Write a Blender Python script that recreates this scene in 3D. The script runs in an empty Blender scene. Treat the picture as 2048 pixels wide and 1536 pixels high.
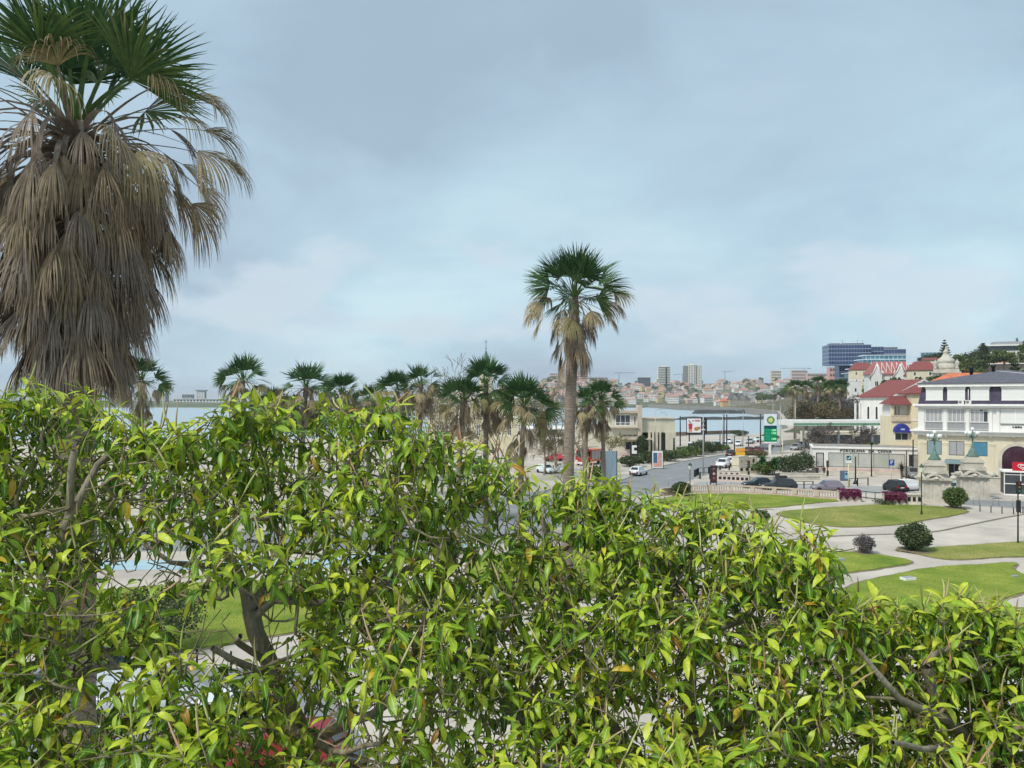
import bpy, bmesh, math, random
import numpy as np
from mathutils import Vector, Matrix, noise as mnoise
R = math.radians
scene = bpy.context.scene
COL = scene.collection
# ------------------------------------------------------------------ camera
F, H, HOR = 1500.0, 12.0, 800.0          # focal length in photo pixels, eye height, horizon row (2048 wide photo)
cam_d = bpy.data.cameras.new('camera')
cam_d.sensor_width = 36.0
cam_d.lens = 36.0 * F / 2048.0
cam_d.shift_y = (HOR - 768.0) / 2048.0
cam_d.clip_start = 0.1
cam_d.clip_end = 60000.0
cam = bpy.data.objects.new('camera', cam_d)
cam.location = (0, 0, H)
cam.rotation_euler = (R(90), 0, 0)
COL.objects.link(cam)
scene.camera = cam
# ------------------------------------------------------------------ light
SUN_DIR = Vector((-0.62, -0.50, 0.95)).normalized()
w = bpy.data.worlds.new('World'); scene.world = w; w.use_nodes = True
nt = w.node_tree; nt.nodes.clear()
def N(tree, t, **kw):
    n = tree.nodes.new(t)
    for k, v in kw.items(): setattr(n, k, v)
    return n
CUM_OFF, BIG_OFF = (7.1, 0.3, 2.2), (12.2, 4.4, 3.0)
def sky_nodes():
    L = nt.links.new
    out = N(nt, 'ShaderNodeOutputWorld')
    sky = N(nt, 'ShaderNodeTexSky', sky_type='NISHITA', sun_disc=False)
    sky.sun_elevation = math.asin(SUN_DIR.z); sky.sun_rotation = math.atan2(SUN_DIR.x, SUN_DIR.y)
    sky.air_density = 1.0; sky.dust_density = 2.0
    bs = N(nt, 'ShaderNodeBackground'); bs.inputs[1].default_value = 0.12
    L(sky.outputs[0], bs.inputs[0])
    tc = N(nt, 'ShaderNodeTexCoord')
    sep = N(nt, 'ShaderNodeSeparateXYZ'); L(tc.outputs['Generated'], sep.inputs[0])
    def M(op, a, b=None, clamp=False):
        m = N(nt, 'ShaderNodeMath', operation=op, use_clamp=clamp)
        for i, x in enumerate((a, b)):
            if x is None: continue
            if isinstance(x, (int, float)): m.inputs[i].default_value = x
            else: L(x, m.inputs[i])
        return m.outputs[0]
    zz = M('MAXIMUM', sep.outputs[2], 0.0)
    den = M('ADD', zz, 0.26)
    u = M('DIVIDE', sep.outputs[0], den); v = M('DIVIDE', sep.outputs[1], den)
    cmb = N(nt, 'ShaderNodeCombineXYZ'); L(u, cmb.inputs[0]); L(v, cmb.inputs[1]); cmb.inputs[2].default_value = 1.37
    def fbm(scale, detail, rough, off=(0, 0, 0), dist=0.0):
        mp = N(nt, 'ShaderNodeMapping'); mp.inputs['Location'].default_value = off
        L(cmb.outputs[0], mp.inputs[0])
        n = N(nt, 'ShaderNodeTexNoise'); n.inputs['Scale'].default_value = scale
        n.inputs['Detail'].default_value = detail; n.inputs['Roughness'].default_value = rough
        n.inputs['Distortion'].default_value = dist
        L(mp.outputs[0], n.inputs['Vector'])
        return n.outputs[0]
    big = fbm(0.55, 7, 0.52, BIG_OFF, 0.3)
    fine = fbm(1.9, 8, 0.55, (7.7, 2.0, 3.0), 0.5)
    mix = M('ADD', M('MULTIPLY', big, 0.72), M('MULTIPLY', fine, 0.28))
    ramp = N(nt, 'ShaderNodeValToRGB'); L(mix, ramp.inputs[0])
    cr = ramp.color_ramp
    cr.elements[0].position = 0.40; cr.elements[0].color = (0.340, 0.465, 0.570, 1)
    cr.elements[1].position = 0.62; cr.elements[1].color = (0.590, 0.770, 0.840, 1)
    e = cr.elements.new(0.47); e.color = (0.415, 0.575, 0.690, 1)
    e = cr.elements.new(0.56); e.color = (0.500, 0.685, 0.785, 1)
    # low cumulus bank: a puffy layer that belongs to the whole horizon ring
    cum = N(nt, 'ShaderNodeTexNoise'); cum.inputs['Scale'].default_value = 5.5; cum.inputs['Detail'].default_value = 9
    cum.inputs['Roughness'].default_value = 0.52
    mpc = N(nt, 'ShaderNodeMapping'); mpc.inputs['Scale'].default_value = (1, 1, 2.2); mpc.inputs['Location'].default_value = CUM_OFF
    L(tc.outputs['Generated'], mpc.inputs[0]); L(mpc.outputs[0], cum.inputs['Vector'])
    hgt = M('ABSOLUTE', M('SUBTRACT', sep.outputs[2], 0.11))
    band = M('SUBTRACT', cum.outputs[0], M('MULTIPLY', hgt, 1.35))
    cf = M('MULTIPLY', M('SUBTRACT', band, 0.46), 9.0, clamp=True)
    cmx = N(nt, 'ShaderNodeMix', data_type='RGBA'); cmx.inputs[7].default_value = (0.60, 0.70, 0.775, 1)
    L(M('MULTIPLY', cf, 0.8), cmx.inputs[0])
    lav = fbm(0.8, 4, 0.5, (1.3, 6.0, 2.0)); lf = M('MULTIPLY', M('SUBTRACT', lav, 0.42), 3.0, clamp=True)
    lmx = N(nt, 'ShaderNodeMix', data_type='RGBA'); lmx.inputs[7].default_value = (0.455, 0.535, 0.655, 1); L(M('MULTIPLY', lf, 0.55), lmx.inputs[0]); L(ramp.outputs[0], lmx.inputs[6]); L(lmx.outputs[2], cmx.inputs[6])
    bc = N(nt, 'ShaderNodeBackground'); bc.inputs[1].default_value = 1.02
    L(cmx.outputs[2], bc.inputs[0])
    ms = N(nt, 'ShaderNodeMixShader'); ms.inputs[0].default_value = 0.92
    L(bs.outputs[0], ms.inputs[1]); L(bc.outputs[0], ms.inputs[2]); L(ms.outputs[0], out.inputs[0])
sky_nodes()
sun_d = bpy.data.lights.new('sun', 'SUN'); sun_d.energy = 3.0; sun_d.angle = R(10); sun_d.color = (1.0, 0.95, 0.87)
sun = bpy.data.objects.new('sun', sun_d); COL.objects.link(sun)
sun.rotation_euler = SUN_DIR.to_track_quat('Z', 'Y').to_euler()
vs = scene.view_settings
vs.view_transform = 'Standard'; vs.look = 'None'; vs.exposure = 0.12; vs.gamma = 1.0; vs.use_curve_mapping = False
cy = scene.cycles
cy.max_bounces = 6; cy.diffuse_bounces = 3; cy.glossy_bounces = 2; cy.transmission_bounces = 4; cy.transparent_max_bounces = 8
cy.volume_bounces = 0
try: cy.use_denoising = True
except Exception: pass
rng = random.Random(7)
nrg = np.random.default_rng(11)
# ------------------------------------------------------------------ placing helpers (photo pixel + distance -> metres)
def P(px, py, Y): return Vector(((px - 1024.0) * Y / F, Y, H - (py - HOR) * Y / F))
def G(px, py, z=0.0):
    Y = F * (H - z) / (py - HOR)
    return Vector(((px - 1024.0) * Y / F, Y, z))
def GX(px, Y): return (px - 1024.0) * Y / F
def ZP(py, Y): return H - (py - HOR) * Y / F
# ------------------------------------------------------------------ materials
MATS = {}
def srgb(r, g, b):
    f = lambda c: (c / 255.0) / 12.92 if c / 255.0 <= 0.04045 else ((c / 255.0 + 0.055) / 1.055) ** 2.4
    return (f(r), f(g), f(b))
def mat(name, col, rough=0.8, var=0.18, scale=1.5, bump=0.0, bscale=None, metal=0.0, spec=0.3, col2=None, emit=None, stretch=None, trans=0.0):
    if name in MATS: return MATS[name]
    m = bpy.data.materials.new(name); m.use_nodes = True
    t = m.node_tree; L = t.links.new
    b = t.nodes['Principled BSDF']
    b.inputs['Roughness'].default_value = rough; b.inputs['Metallic'].default_value = metal
    b.inputs['Specular IOR Level'].default_value = spec
    tc = N(t, 'ShaderNodeTexCoord')
    mp = N(t, 'ShaderNodeMapping'); L(tc.outputs['Object'], mp.inputs[0])
    if stretch: mp.inputs['Scale'].default_value = stretch
    n = N(t, 'ShaderNodeTexNoise'); n.inputs['Scale'].default_value = scale; n.inputs['Detail'].default_value = 7; n.inputs['Roughness'].default_value = 0.62
    L(mp.outputs[0], n.inputs['Vector'])
    mx = N(t, 'ShaderNodeMix', data_type='RGBA')
    c2 = col2 or tuple(min(1, c * (1 + var)) for c in col); c1 = col if col2 else tuple(c * (1 - var) for c in col)
    mx.inputs[6].default_value = (*c1, 1); mx.inputs[7].default_value = (*c2, 1)
    rmp = N(t, 'ShaderNodeMapRange'); rmp.inputs[1].default_value = 0.34; rmp.inputs[2].default_value = 0.66
    L(n.outputs[0], rmp.inputs[0]); L(rmp.outputs[0], mx.inputs[0])
    L(mx.outputs[2], b.inputs['Base Color'])
    if bump:
        n2 = N(t, 'ShaderNodeTexNoise'); n2.inputs['Scale'].default_value = bscale or scale * 6; n2.inputs['Detail'].default_value = 5
        L(mp.outputs[0], n2.inputs['Vector'])
        bp = N(t, 'ShaderNodeBump'); bp.inputs['Strength'].default_value = bump; bp.inputs['Distance'].default_value = 0.05
        L(n2.outputs[0], bp.inputs['Height']); L(bp.outputs[0], b.inputs['Normal'])
    if emit: b.inputs['Emission Color'].default_value = (*emit[:3], 1); b.inputs['Emission Strength'].default_value = emit[3]
    MATS[name] = m
    return m
def leafmat(name, ramp, rib=None, trans=0.3, rough=0.45, spec=0.35, rand=False):
    """foliage: colour from the per-leaf 'tint' value, an optional paler midrib, light passing through the blade"""
    if name in MATS: return MATS[name]
    m = bpy.data.materials.new(name); m.use_nodes = True
    t = m.node_tree; L = t.links.new
    b = t.nodes['Principled BSDF']; b.inputs['Roughness'].default_value = rough; b.inputs['Specular IOR Level'].default_value = spec
    a = N(t, 'ShaderNodeAttribute', attribute_name='tint')
    cr = N(t, 'ShaderNodeValToRGB'); L(a.outputs['Fac'], cr.inputs[0])
    while len(cr.color_ramp.elements) < len(ramp): cr.color_ramp.elements.new(0.5)
    for e, (p, c) in zip(cr.color_ramp.elements, ramp): e.position = p; e.color = (*c, 1)
    colr = cr.outputs[0]
    if rib:
        ra = N(t, 'ShaderNodeAttribute', attribute_name='rib')
        mr = N(t, 'ShaderNodeMapRange'); mr.inputs[1].default_value = 0.78; mr.inputs[2].default_value = 0.95; mr.inputs[4].default_value = 0.75
        L(ra.outputs['Fac'], mr.inputs[0])
        mx = N(t, 'ShaderNodeMix', data_type='RGBA'); mx.inputs[7].default_value = (*rib, 1)
        L(mr.outputs[0], mx.inputs[0]); L(colr, mx.inputs[6]); colr = mx.outputs[2]
    tc = N(t, 'ShaderNodeTexCoord')
    n = N(t, 'ShaderNodeTexNoise'); n.inputs['Scale'].default_value = 9; n.inputs['Detail'].default_value = 4
    L(tc.outputs['Object'], n.inputs['Vector'])
    hv = N(t, 'ShaderNodeHueSaturation'); L(colr, hv.inputs['Color'])
    mr2 = N(t, 'ShaderNodeMapRange'); mr2.inputs[1].default_value = 0.3; mr2.inputs[2].default_value = 0.7; mr2.inputs[3].default_value = 0.78; mr2.inputs[4].default_value = 1.22
    L(n.outputs[0], mr2.inputs[0]); L(mr2.outputs[0], hv.inputs['Value'])
    L(hv.outputs[0], b.inputs['Base Color'])
    if trans:
        tr = N(t, 'ShaderNodeBsdfTranslucent'); L(hv.outputs[0], tr.inputs[0])
        ms = N(t, 'ShaderNodeMixShader'); ms.inputs[0].default_value = trans
        L(b.outputs[0], ms.inputs[1]); L(tr.outputs[0], ms.inputs[2])
        L(ms.outputs[0], t.nodes['Material Output'].inputs[0])
    MATS[name] = m
    return m
# ------------------------------------------------------------------ object helpers
def tag(o, label=None, cat=None, group=None, kind=None):
    if label: o['label'] = label
    if cat: o['category'] = cat
    if group: o['group'] = group
    if kind: o['kind'] = kind
    return o
def thing(name, label, cat, loc=(0, 0, 0), rz=0.0, group=None):
    o = bpy.data.objects.new(name, None); COL.objects.link(o)
    o.empty_display_size = 0.2; o.location = loc; o.rotation_euler = (0, 0, rz)
    return tag(o, label, cat, group)
def link(name, me, parent=None, loc=None, rot=None, scale=None):
    o = bpy.data.objects.new(name, me); COL.objects.link(o)
    if parent: o.parent = parent
    if loc is not None: o.location = loc
    if rot is not None: o.rotation_euler = rot
    if scale is not None: o.scale = scale if hasattr(scale, '__len__') else (scale,) * 3
    return o
def copy_tree(o, parent=None):
    c = o.copy(); COL.objects.link(c); c.parent = parent
    for ch in o.children: copy_tree(ch, c)
    return c
def np_mesh(name, V, F4, m, attrs=None, smooth=True, matidx=None):
    """mesh from numpy arrays: V (n,3), F4 (k,4) or (k,3)"""
    me = bpy.data.meshes.new(name)
    V = np.asarray(V, dtype=np.float32); F4 = np.asarray(F4, dtype=np.int32)
    k, s = F4.shape
    me.vertices.add(len(V)); me.vertices.foreach_set('co', V.ravel())
    me.loops.add(k * s); me.loops.foreach_set('vertex_index', F4.ravel())
    me.polygons.add(k)
    me.polygons.foreach_set('loop_start', np.arange(0, k * s, s, dtype=np.int32))
    try: me.polygons.foreach_set('loop_total', np.full(k, s, dtype=np.int32))
    except Exception: pass
    if smooth: me.polygons.foreach_set('use_smooth', np.ones(k, dtype=bool))
    for mm in (m if isinstance(m, (list, tuple)) else [m]): me.materials.append(mm)
    if matidx is not None: me.polygons.foreach_set('material_index', np.asarray(matidx, dtype=np.int32))
    me.update(calc_edges=True)
    for kx, vals in (attrs or {}).items():
        a = me.attributes.new(kx, 'FLOAT', 'POINT'); a.data.foreach_set('value', np.asarray(vals, dtype=np.float32))
    return me
class MB:
    """collects simple solids and links them as ONE mesh object"""
    def __init__(s): s.v = []; s.f = []; s.m = []; s.sm = []
    def add(s, vs, fs, m=0, smooth=False):
        o = len(s.v); s.v += [tuple(v) for v in vs]
        for f in fs: s.f.append([i + o for i in f]); s.m.append(m); s.sm.append(smooth)
        return s
    def box(s, x0, x1, y0, y1, z0, z1, m=0):
        return s.add([(x0,y0,z0),(x1,y0,z0),(x1,y1,z0),(x0,y1,z0),(x0,y0,z1),(x1,y0,z1),(x1,y1,z1),(x0,y1,z1)],
                     [(3,2,1,0),(4,5,6,7),(0,1,5,4),(1,2,6,5),(2,3,7,6),(3,0,4,7)], m)
    def quad(s, a, b, c, d, m=0): return s.add([a, b, c, d], [(0,1,2,3)], m)
    def prism(s, poly, z0, z1, m=0, mtop=None):
        n = len(poly)
        s.add([(x, y, z0) for x, y in poly] + [(x, y, z1) for x, y in poly],
              [(i, (i+1) % n, n+(i+1) % n, n+i) for i in range(n)] + [tuple(range(n-1, -1, -1))], m)
        return s.add([(x, y, z1) for x, y in poly], [tuple(range(n))], m if mtop is None else mtop)
    def lathe(s, prof, n=14, c=(0,0,0), m=0, smooth=True):
        vs = []; fs = []
        for r, z in prof:
            for i in range(n):
                a = 2*math.pi*i/n; vs.append((c[0]+r*math.cos(a), c[1]+r*math.sin(a), c[2]+z))
        for j in range(len(prof)-1):
            for i in range(n): fs.append((j*n+i, j*n+(i+1) % n, (j+1)*n+(i+1) % n, (j+1)*n+i))
        if prof[0][0] > 1e-4: fs.append(tuple(range(n-1, -1, -1)))
        if prof[-1][0] > 1e-4: fs.append(tuple(range((len(prof)-1)*n, len(prof)*n)))
        return s.add(vs, fs, m, smooth)
    def tube(s, pts, rads, n=6, m=0, smooth=True, cap=True):
        pts = [Vector(p) for p in pts]
        if not hasattr(rads, '__len__'): rads = [rads]*len(pts)
        vs = []; fs = []; up = None
        for i, p in enumerate(pts):
            d = (pts[min(i+1, len(pts)-1)] - pts[max(i-1, 0)])
            if d.length < 1e-9: d = Vector((0, 0, 1))
            d.normalize()
            if up is None: up = Vector((1, 0, 0)) if abs(d.x) < 0.8 else Vector((0, 1, 0))
            a = (up - d*up.dot(d)).normalized(); b = d.cross(a); up = a
            for k in range(n):
                t = 2*math.pi*k/n; q = p + (a*math.cos(t) + b*math.sin(t))*rads[i]; vs.append(tuple(q))
        for j in range(len(pts)-1):
            for i in range(n): fs.append((j*n+i, j*n+(i+1) % n, (j+1)*n+(i+1) % n, (j+1)*n+i))
        if cap: fs.append(tuple(range(n-1, -1, -1))); fs.append(tuple(range((len(pts)-1)*n, len(pts)*n)))
        return s.add(vs, fs, m, smooth)
    def mesh(s, name, mats):
        me = bpy.data.meshes.new(name); me.from_pydata(s.v, [], s.f)
        for mm in (mats if isinstance(mats, (list, tuple)) else [mats]): me.materials.append(mm)
        me.polygons.foreach_set('material_index', s.m); me.polygons.foreach_set('use_smooth', s.sm)
        me.update(); return me
    def build(s, name, mats, parent=None, **kw): return link(name, s.mesh(name, mats), parent, **kw)
def box(name, m, parent, x0, x1, y0, y1, z0, z1): return MB().box(x0, x1, y0, y1, z0, z1).build(name, m, parent)
def text_mesh(txt, size, depth, m, width=None, spacing=1.0, bold=0.0):
    cu = bpy.data.curves.new('lettering', 'FONT'); cu.body = txt; cu.size = size; cu.extrude = depth; cu.align_x = 'CENTER'; cu.align_y = 'CENTER'; cu.space_character = spacing
    cu.resolution_u = 3; cu.offset = bold
    ob = bpy.data.objects.new('lettering', cu)
    COL.objects.link(ob); dg = bpy.context.evaluated_depsgraph_get(); dg.update()
    me = bpy.data.meshes.new_from_object(ob.evaluated_get(dg)); bpy.data.objects.remove(ob)
    me.materials.clear(); me.materials.append(m)
    if width:
        xs = [v.co.x for v in me.vertices]; k = width / (max(xs) - min(xs))
        for v in me.vertices: v.co.x *= k
    return me
def setting(name, V, F4, m, **kw):
    o = link(name, np_mesh(name, V, F4, m, **kw)); o['kind'] = 'structure'; return o
def sheet(name, poly, z, m, thick=0.0, kind='structure'):
    """flat outline (n-gon) laid on the ground"""
    b = MB()
    if thick: b.prism(poly, z - thick, z)
    else: b.add([(x, y, z) for x, y in poly], [tuple(range(len(poly)))])
    o = b.build(name, m); o['kind'] = kind; return o
def smooth_poly(pts, it=2, closed=True):
    pts = [Vector((p[0], p[1])) for p in pts]
    for _ in range(it):
        q = []; n = len(pts)
        for i in range(n if closed else n-1):
            a, b = pts[i], pts[(i+1) % n]; q += [a*0.75+b*0.25, a*0.25+b*0.75]
        if not closed: q = [pts[0]] + q + [pts[-1]]
        pts = q
    return [(p.x, p.y) for p in pts]
# ================================================================== the setting: sea, land, roads, lawns
SEA = -8.0
def water_mat():
    m = bpy.data.materials.new('sea_water'); m.use_nodes = True; t = m.node_tree; L = t.links.new
    b = t.nodes['Principled BSDF']; b.inputs['Base Color'].default_value = (0.38, 0.47, 0.52, 1); b.inputs['Roughness'].default_value = 0.30
    b.inputs['IOR'].default_value = 1.33
    tc = N(t, 'ShaderNodeTexCoord'); mp = N(t, 'ShaderNodeMapping'); mp.inputs['Scale'].default_value = (0.05, 0.16, 1)
    L(tc.outputs['Object'], mp.inputs[0])
    n = N(t, 'ShaderNodeTexNoise'); n.inputs['Scale'].default_value = 1.6; n.inputs['Detail'].default_value = 8; n.inputs['Roughness'].default_value = 0.6
    L(mp.outputs[0], n.inputs['Vector'])
    bp = N(t, 'ShaderNodeBump'); bp.inputs['Strength'].default_value = 0.35; bp.inputs['Distance'].default_value = 0.6
    L(n.outputs[0], bp.inputs['Height']); L(bp.outputs[0], b.inputs['Normal'])
    return m
M_sea = water_mat()
sea = setting('sea', [(-26000, 150, SEA), (26000, 150, SEA), (26000, 42000, SEA), (-26000, 42000, SEA)], [(0, 1, 2, 3)], M_sea, smooth=False)
M_pave = mat('pale_paving', (0.57, 0.51, 0.435), 0.9, 0.10, 0.16, 0.25, 3.0, col2=(0.40, 0.355, 0.31))
M_path = mat('beige_path', (0.61, 0.545, 0.465), 0.9, 0.10, 0.22, 0.25, 5.0, col2=(0.42, 0.375, 0.325))
M_asph = mat('asphalt', (0.24, 0.245, 0.25), 0.85, 0.12, 0.3, 0.3, 9.0)
M_grass = mat('lawn', (0.125, 0.205, 0.016), 0.9, 0.3, 0.3, 0.6, 14.0, col2=(0.30, 0.325, 0.05))
M_drygrass = mat('dry_lawn', (0.14, 0.195, 0.022), 0.9, 0.3, 0.22, 0.6, 14.0, col2=(0.35, 0.31, 0.10))
M_kerb = mat('kerb_stone', (0.42, 0.40, 0.37), 0.9, 0.15, 2.0)
M_white_line = mat('road_paint', (0.72, 0.72, 0.70), 0.7, 0.12, 3.0)
# land: one sheet with the sea wall as its edge
coast = [(-900, 205), (-300, 212), (-120, 225), (-20, 238), (60, 252), (84, 262), (118, 320), (152, 420), (215, 600), (300, 850), (350, 1150), (360, 1300), (335, 1500), (360, 1992)]
land = [(-900, -80)] + coast + [(1500, 1992), (1500, -80)]
def coast_x(Y): return float(np.interp(Y, [c[1] for c in coast[5:]], [c[0] for c in coast[5:]]))
def sstep(a, b, x):
    x = max(0.0, min(1.0, (x-a)/(b-a))); return x*x*(3-2*x)
sheet('ground', land, 0.0, M_pave)
b = MB()
for (x0, y0), (x1, y1) in zip(coast[:-1], coast[1:]):
    b.quad((x0, y0, 0), (x1, y1, 0), (x1+2, y1+5, SEA-1), (x0+2, y0+5, SEA-1))
o = b.build('sea_wall', mat('sea_wall_stone', (0.30, 0.27, 0.24), 0.9, 0.3, 0.3, 0.5)); o['kind'] = 'structure'
def gpoly(pts, it=2): return smooth_poly([(G(*p).x, G(*p).y) for p in pts], it)
# roads
road = gpoly([(900, 1010), (1050, 985), (1235, 962), (1296, 938), (1365, 922), (1443, 909.5), (1500, 899), (1560, 888), (1640, 880), (1760, 876),
              (1760, 888), (1640, 893), (1570, 900), (1510, 913), (1478, 925), (1432, 939), (1388, 958), (1330, 984), (1180, 1010), (900, 1070)], 2)
sheet('road', road, 0.004, M_asph)
sheet('side_road', gpoly([(1925, 998), (2300, 1014), (2300, 1034), (1925, 1009.5)], 0), 0.005, M_asph)
sheet('parking_lane', gpoly([(1395, 962), (1480, 963), (1640, 972), (1760, 972), (1850, 975), (1850, 986), (1760, 988), (1690, 985), (1600, 981), (1480, 973), (1380, 972)], 2), 0.008, mat('parking_asphalt', (0.34, 0.335, 0.33), 0.9, 0.12, 0.3, 0.2))
sheet('near_street', [(-90, 20), (-3, 20), (-5.5, 27), (-9, 33.5), (-90, 35.5)], 0.004, M_asph)
sheet('far_street', [(-120, 57), (-8, 60), (20, 84), (12, 90), (-14, 69), (-120, 68)], 0.006, M_asph)
sheet('cycle_lane', [(-120, 51.5), (-14, 53.2), (-2, 61), (-4, 63), (-15, 56.2), (-120, 55)], 0.009, mat('blue_lane_paint', (0.36, 0.50, 0.56), 0.8, 0.12, 0.8))
for k in range(12):
    sheet('road_marking', [(-76 + k*6, 27.5), (-73 + k*6, 27.5), (-73 + k*6, 27.64), (-76 + k*6, 27.64)], 0.009, M_white_line)
# lawns, each with a little thickness so their edges read
LAWNS = []
M_soil_shade = mat('soil_edge_shade', (0.15, 0.115, 0.07), 0.95, 0.25, 1.2, 0.4, 8, col2=(0.28, 0.23, 0.16))
def ragged(poly):
    out = []
    for i, a in enumerate(poly):
        c = poly[(i+1) % len(poly)]; a, c = Vector(a), Vector(c); k = max(1, int((c-a).length/0.5))
        for j in range(k):
            p = a.lerp(c, j/k); out.append((p.x + 0.16*mnoise.noise(Vector((p.x*1.1, p.y*1.1, 0))) + 0.3*mnoise.noise(Vector((p.x*.25, p.y*.25, 4))), p.y + 0.16*mnoise.noise(Vector((p.x*1.1, p.y*1.1, 9))) + 0.3*mnoise.noise(Vector((p.x*.25, p.y*.25, 7)))))
    return out
def lawn(pts, m, it=2):
    poly = ragged(gpoly(pts, it)); o = sheet('lawn', poly, 0.07, m, thick=0.07); LAWNS.append(poly)
    rim = []; n = len(poly); ar = sum(poly[i][0]*poly[(i+1) % n][1]-poly[(i+1) % n][0]*poly[i][1] for i in range(n)); sg = 1 if ar > 0 else -1
    for i in range(n):
        a, c = Vector(poly[i-1]), Vector(poly[(i+1) % n]); d = (c-a).normalized(); p = Vector(poly[i]) + Vector((d.y, -d.x))*sg*(.16+.22*abs(mnoise.noise(Vector((poly[i][0]*.6, poly[i][1]*.6, 2))))); rim.append((p.x, p.y))
    sheet('lawn_edge_soil_shade', rim, 0.013+0.002*len(LAWNS), M_soil_shade); return o  # dark rim: bare soil plus the lawn's edge shading painted in as colour
lawn([(1310, 1000), (1372, 988.5), (1445, 987), (1560, 991), (1640, 998), (1692, 1001.5), (1660, 1003.5), (1543, 1016), (1445, 1021), (1367, 1011), (1310, 1006)], M_grass)
lawn([(1543, 1025), (1648, 1016), (1752, 1009), (1835, 1010), (1900, 1016), (1950, 1023), (1877, 1037), (1804, 1049), (1726, 1054.5), (1660, 1054), (1582, 1039)], M_drygrass)
lawn([(1780, 1101), (1856, 1096), (1950, 1090), (2060, 1083), (2300, 1076), (2300, 1108), (2048, 1113), (1908, 1120), (1869, 1117), (1826, 1107)], M_drygrass)
lawn([(1560, 1125), (1648, 1110), (1700, 1104), (1752, 1109), (1844, 1124), (1752, 1137), (1674, 1150), (1600, 1165), (1540, 1150)], M_grass)
lawn([(1640, 1195), (1778, 1149), (1882, 1135), (2020, 1126), (2034, 1128), (2026, 1136), (2034, 1147), (2060, 1152), (2300, 1150), (2300, 1180), (2060, 1182), (2015, 1194), (1998, 1208), (2014, 1216), (2070, 1217), (2300, 1217), (2300, 1300), (1640, 1300), (1500, 1260)], M_grass, 2)
lawn([(60, 1195), (300, 1172), (560, 1160), (760, 1165), (900, 1195), (760, 1250), (560, 1268), (420, 1296), (300, 1310), (60, 1320)], M_grass)
lawn([(-300, 1085), (60, 1080), (140, 1092), (40, 1106), (-300, 1112)], M_grass)
lawn([(920, 1120), (1100, 1095), (1250, 1085), (1420, 1095), (1380, 1150), (1150, 1210), (960, 1180)], M_grass)
# shaggy blades over the lawns nearest the camera
def grass_blades(n):
    polys = [np.array(p) for p in LAWNS]; pts = []
    def inside(pl, x, y):
        c = np.zeros(len(x), bool); j = len(pl)-1
        for i in range(len(pl)):
            xi, yi = pl[i]; xj, yj = pl[j]
            cond = ((yi > y) != (yj > y)) & (x < (xj-xi)*(y-yi)/(yj-yi+1e-12)+xi); c ^= cond; j = i
        return c
    areas = [abs(np.sum(p[:,0]*np.roll(p[:,1],1)-p[:,1]*np.roll(p[:,0],1)))/2 for p in polys]
    for p, a in zip(polys, areas):
        k = int(n*a/sum(areas)); lo, hi = p.min(0), p.max(0)
        q = nrg.uniform(lo, hi, (k*3, 2)); q = q[inside(p, q[:,0], q[:,1])]; pts.append(q)
        e = np.repeat(p, 9, 0); e2 = np.repeat(np.roll(p, -1, 0), 9, 0); t = nrg.random((len(e), 1))
        pts.append(e*(1-t)+e2*t + nrg.normal(0, 0.05, e.shape))
    q = np.concatenate(pts); k = len(q)
    an = nrg.uniform(0, 6.283, k); h = nrg.uniform(0.03, 0.075, k); wd = nrg.uniform(0.012, 0.025, k)
    base = np.stack([q[:,0], q[:,1], np.full(k, 0.05)], 1); dx = np.stack([np.cos(an)*wd, np.sin(an)*wd, np.zeros(k)], 1)
    tip = base + np.stack([nrg.normal(0, 0.04, k), nrg.normal(0, 0.04, k), h], 1)
    V = np.stack([base-dx, base+dx, tip], 1).reshape(-1, 3); T = np.arange(k*3).reshape(-1, 3)
    o = link('grass', np_mesh('grass', V, T, leafmat('grass_blade', [(0, (0.13, 0.22, 0.02)), (0.6, (0.18, 0.27, 0.03)), (1, (0.25, 0.28, 0.06))], trans=0.2, rough=0.7),
             {'tint': np.repeat(nrg.random(k), 3)}, smooth=False))
    tag(o, 'short green grass on the park lawns', 'grass', kind='stuff')
grass_blades(90000)
# kerb line across the plaza path
def ribbon(name, pts, w, z0, z1, m):
    pts = [Vector((p[0], p[1])) for p in pts]; b = MB(); L_ = []; R_ = []
    for i, p in enumerate(pts):
        d = (pts[min(i+1, len(pts)-1)] - pts[max(i-1, 0)]).normalized(); n = Vector((-d.y, d.x))*w*0.5
        L_.append(p+n); R_.append(p-n)
    for i in range(len(pts)-1):
        a, b2, c, d = R_[i], R_[i+1], L_[i+1], L_[i]
        b.add([(a.x,a.y,z0),(b2.x,b2.y,z0),(c.x,c.y,z0),(d.x,d.y,z0),(a.x,a.y,z1),(b2.x,b2.y,z1),(c.x,c.y,z1),(d.x,d.y,z1)],
              [(4,5,6,7),(0,1,5,4),(1,2,6,5),(2,3,7,6),(3,0,4,7)])
    o = b.build(name, m); o['kind'] = 'structure'; return o
ribbon('path_edge', smooth_poly([tuple(G(*p))[:2] for p in [(1560, 1082), (1648, 1073.5), (1752, 1069.5), (1861, 1067), (1934, 1051), (2048, 1028), (2300, 990)]], 2, False), 0.28, 0.0, 0.06, mat('mossy_edging', (0.22, 0.20, 0.15), 0.95, 0.3, 1.5))
ribbon('road_kerb', smooth_poly([tuple(G(*p))[:2] for p in [(1180, 980), (1235, 964), (1296, 939.5), (1365, 923), (1443, 910.5), (1500, 900)]], 2, False), 0.35, 0.0, 0.13, M_kerb)
ribbon('road_kerb', smooth_poly([tuple(G(*p))[:2] for p in [(1510, 914), (1478, 926), (1432, 940), (1392, 957)]], 2, False), 0.3, 0.0, 0.13, M_kerb)
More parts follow.
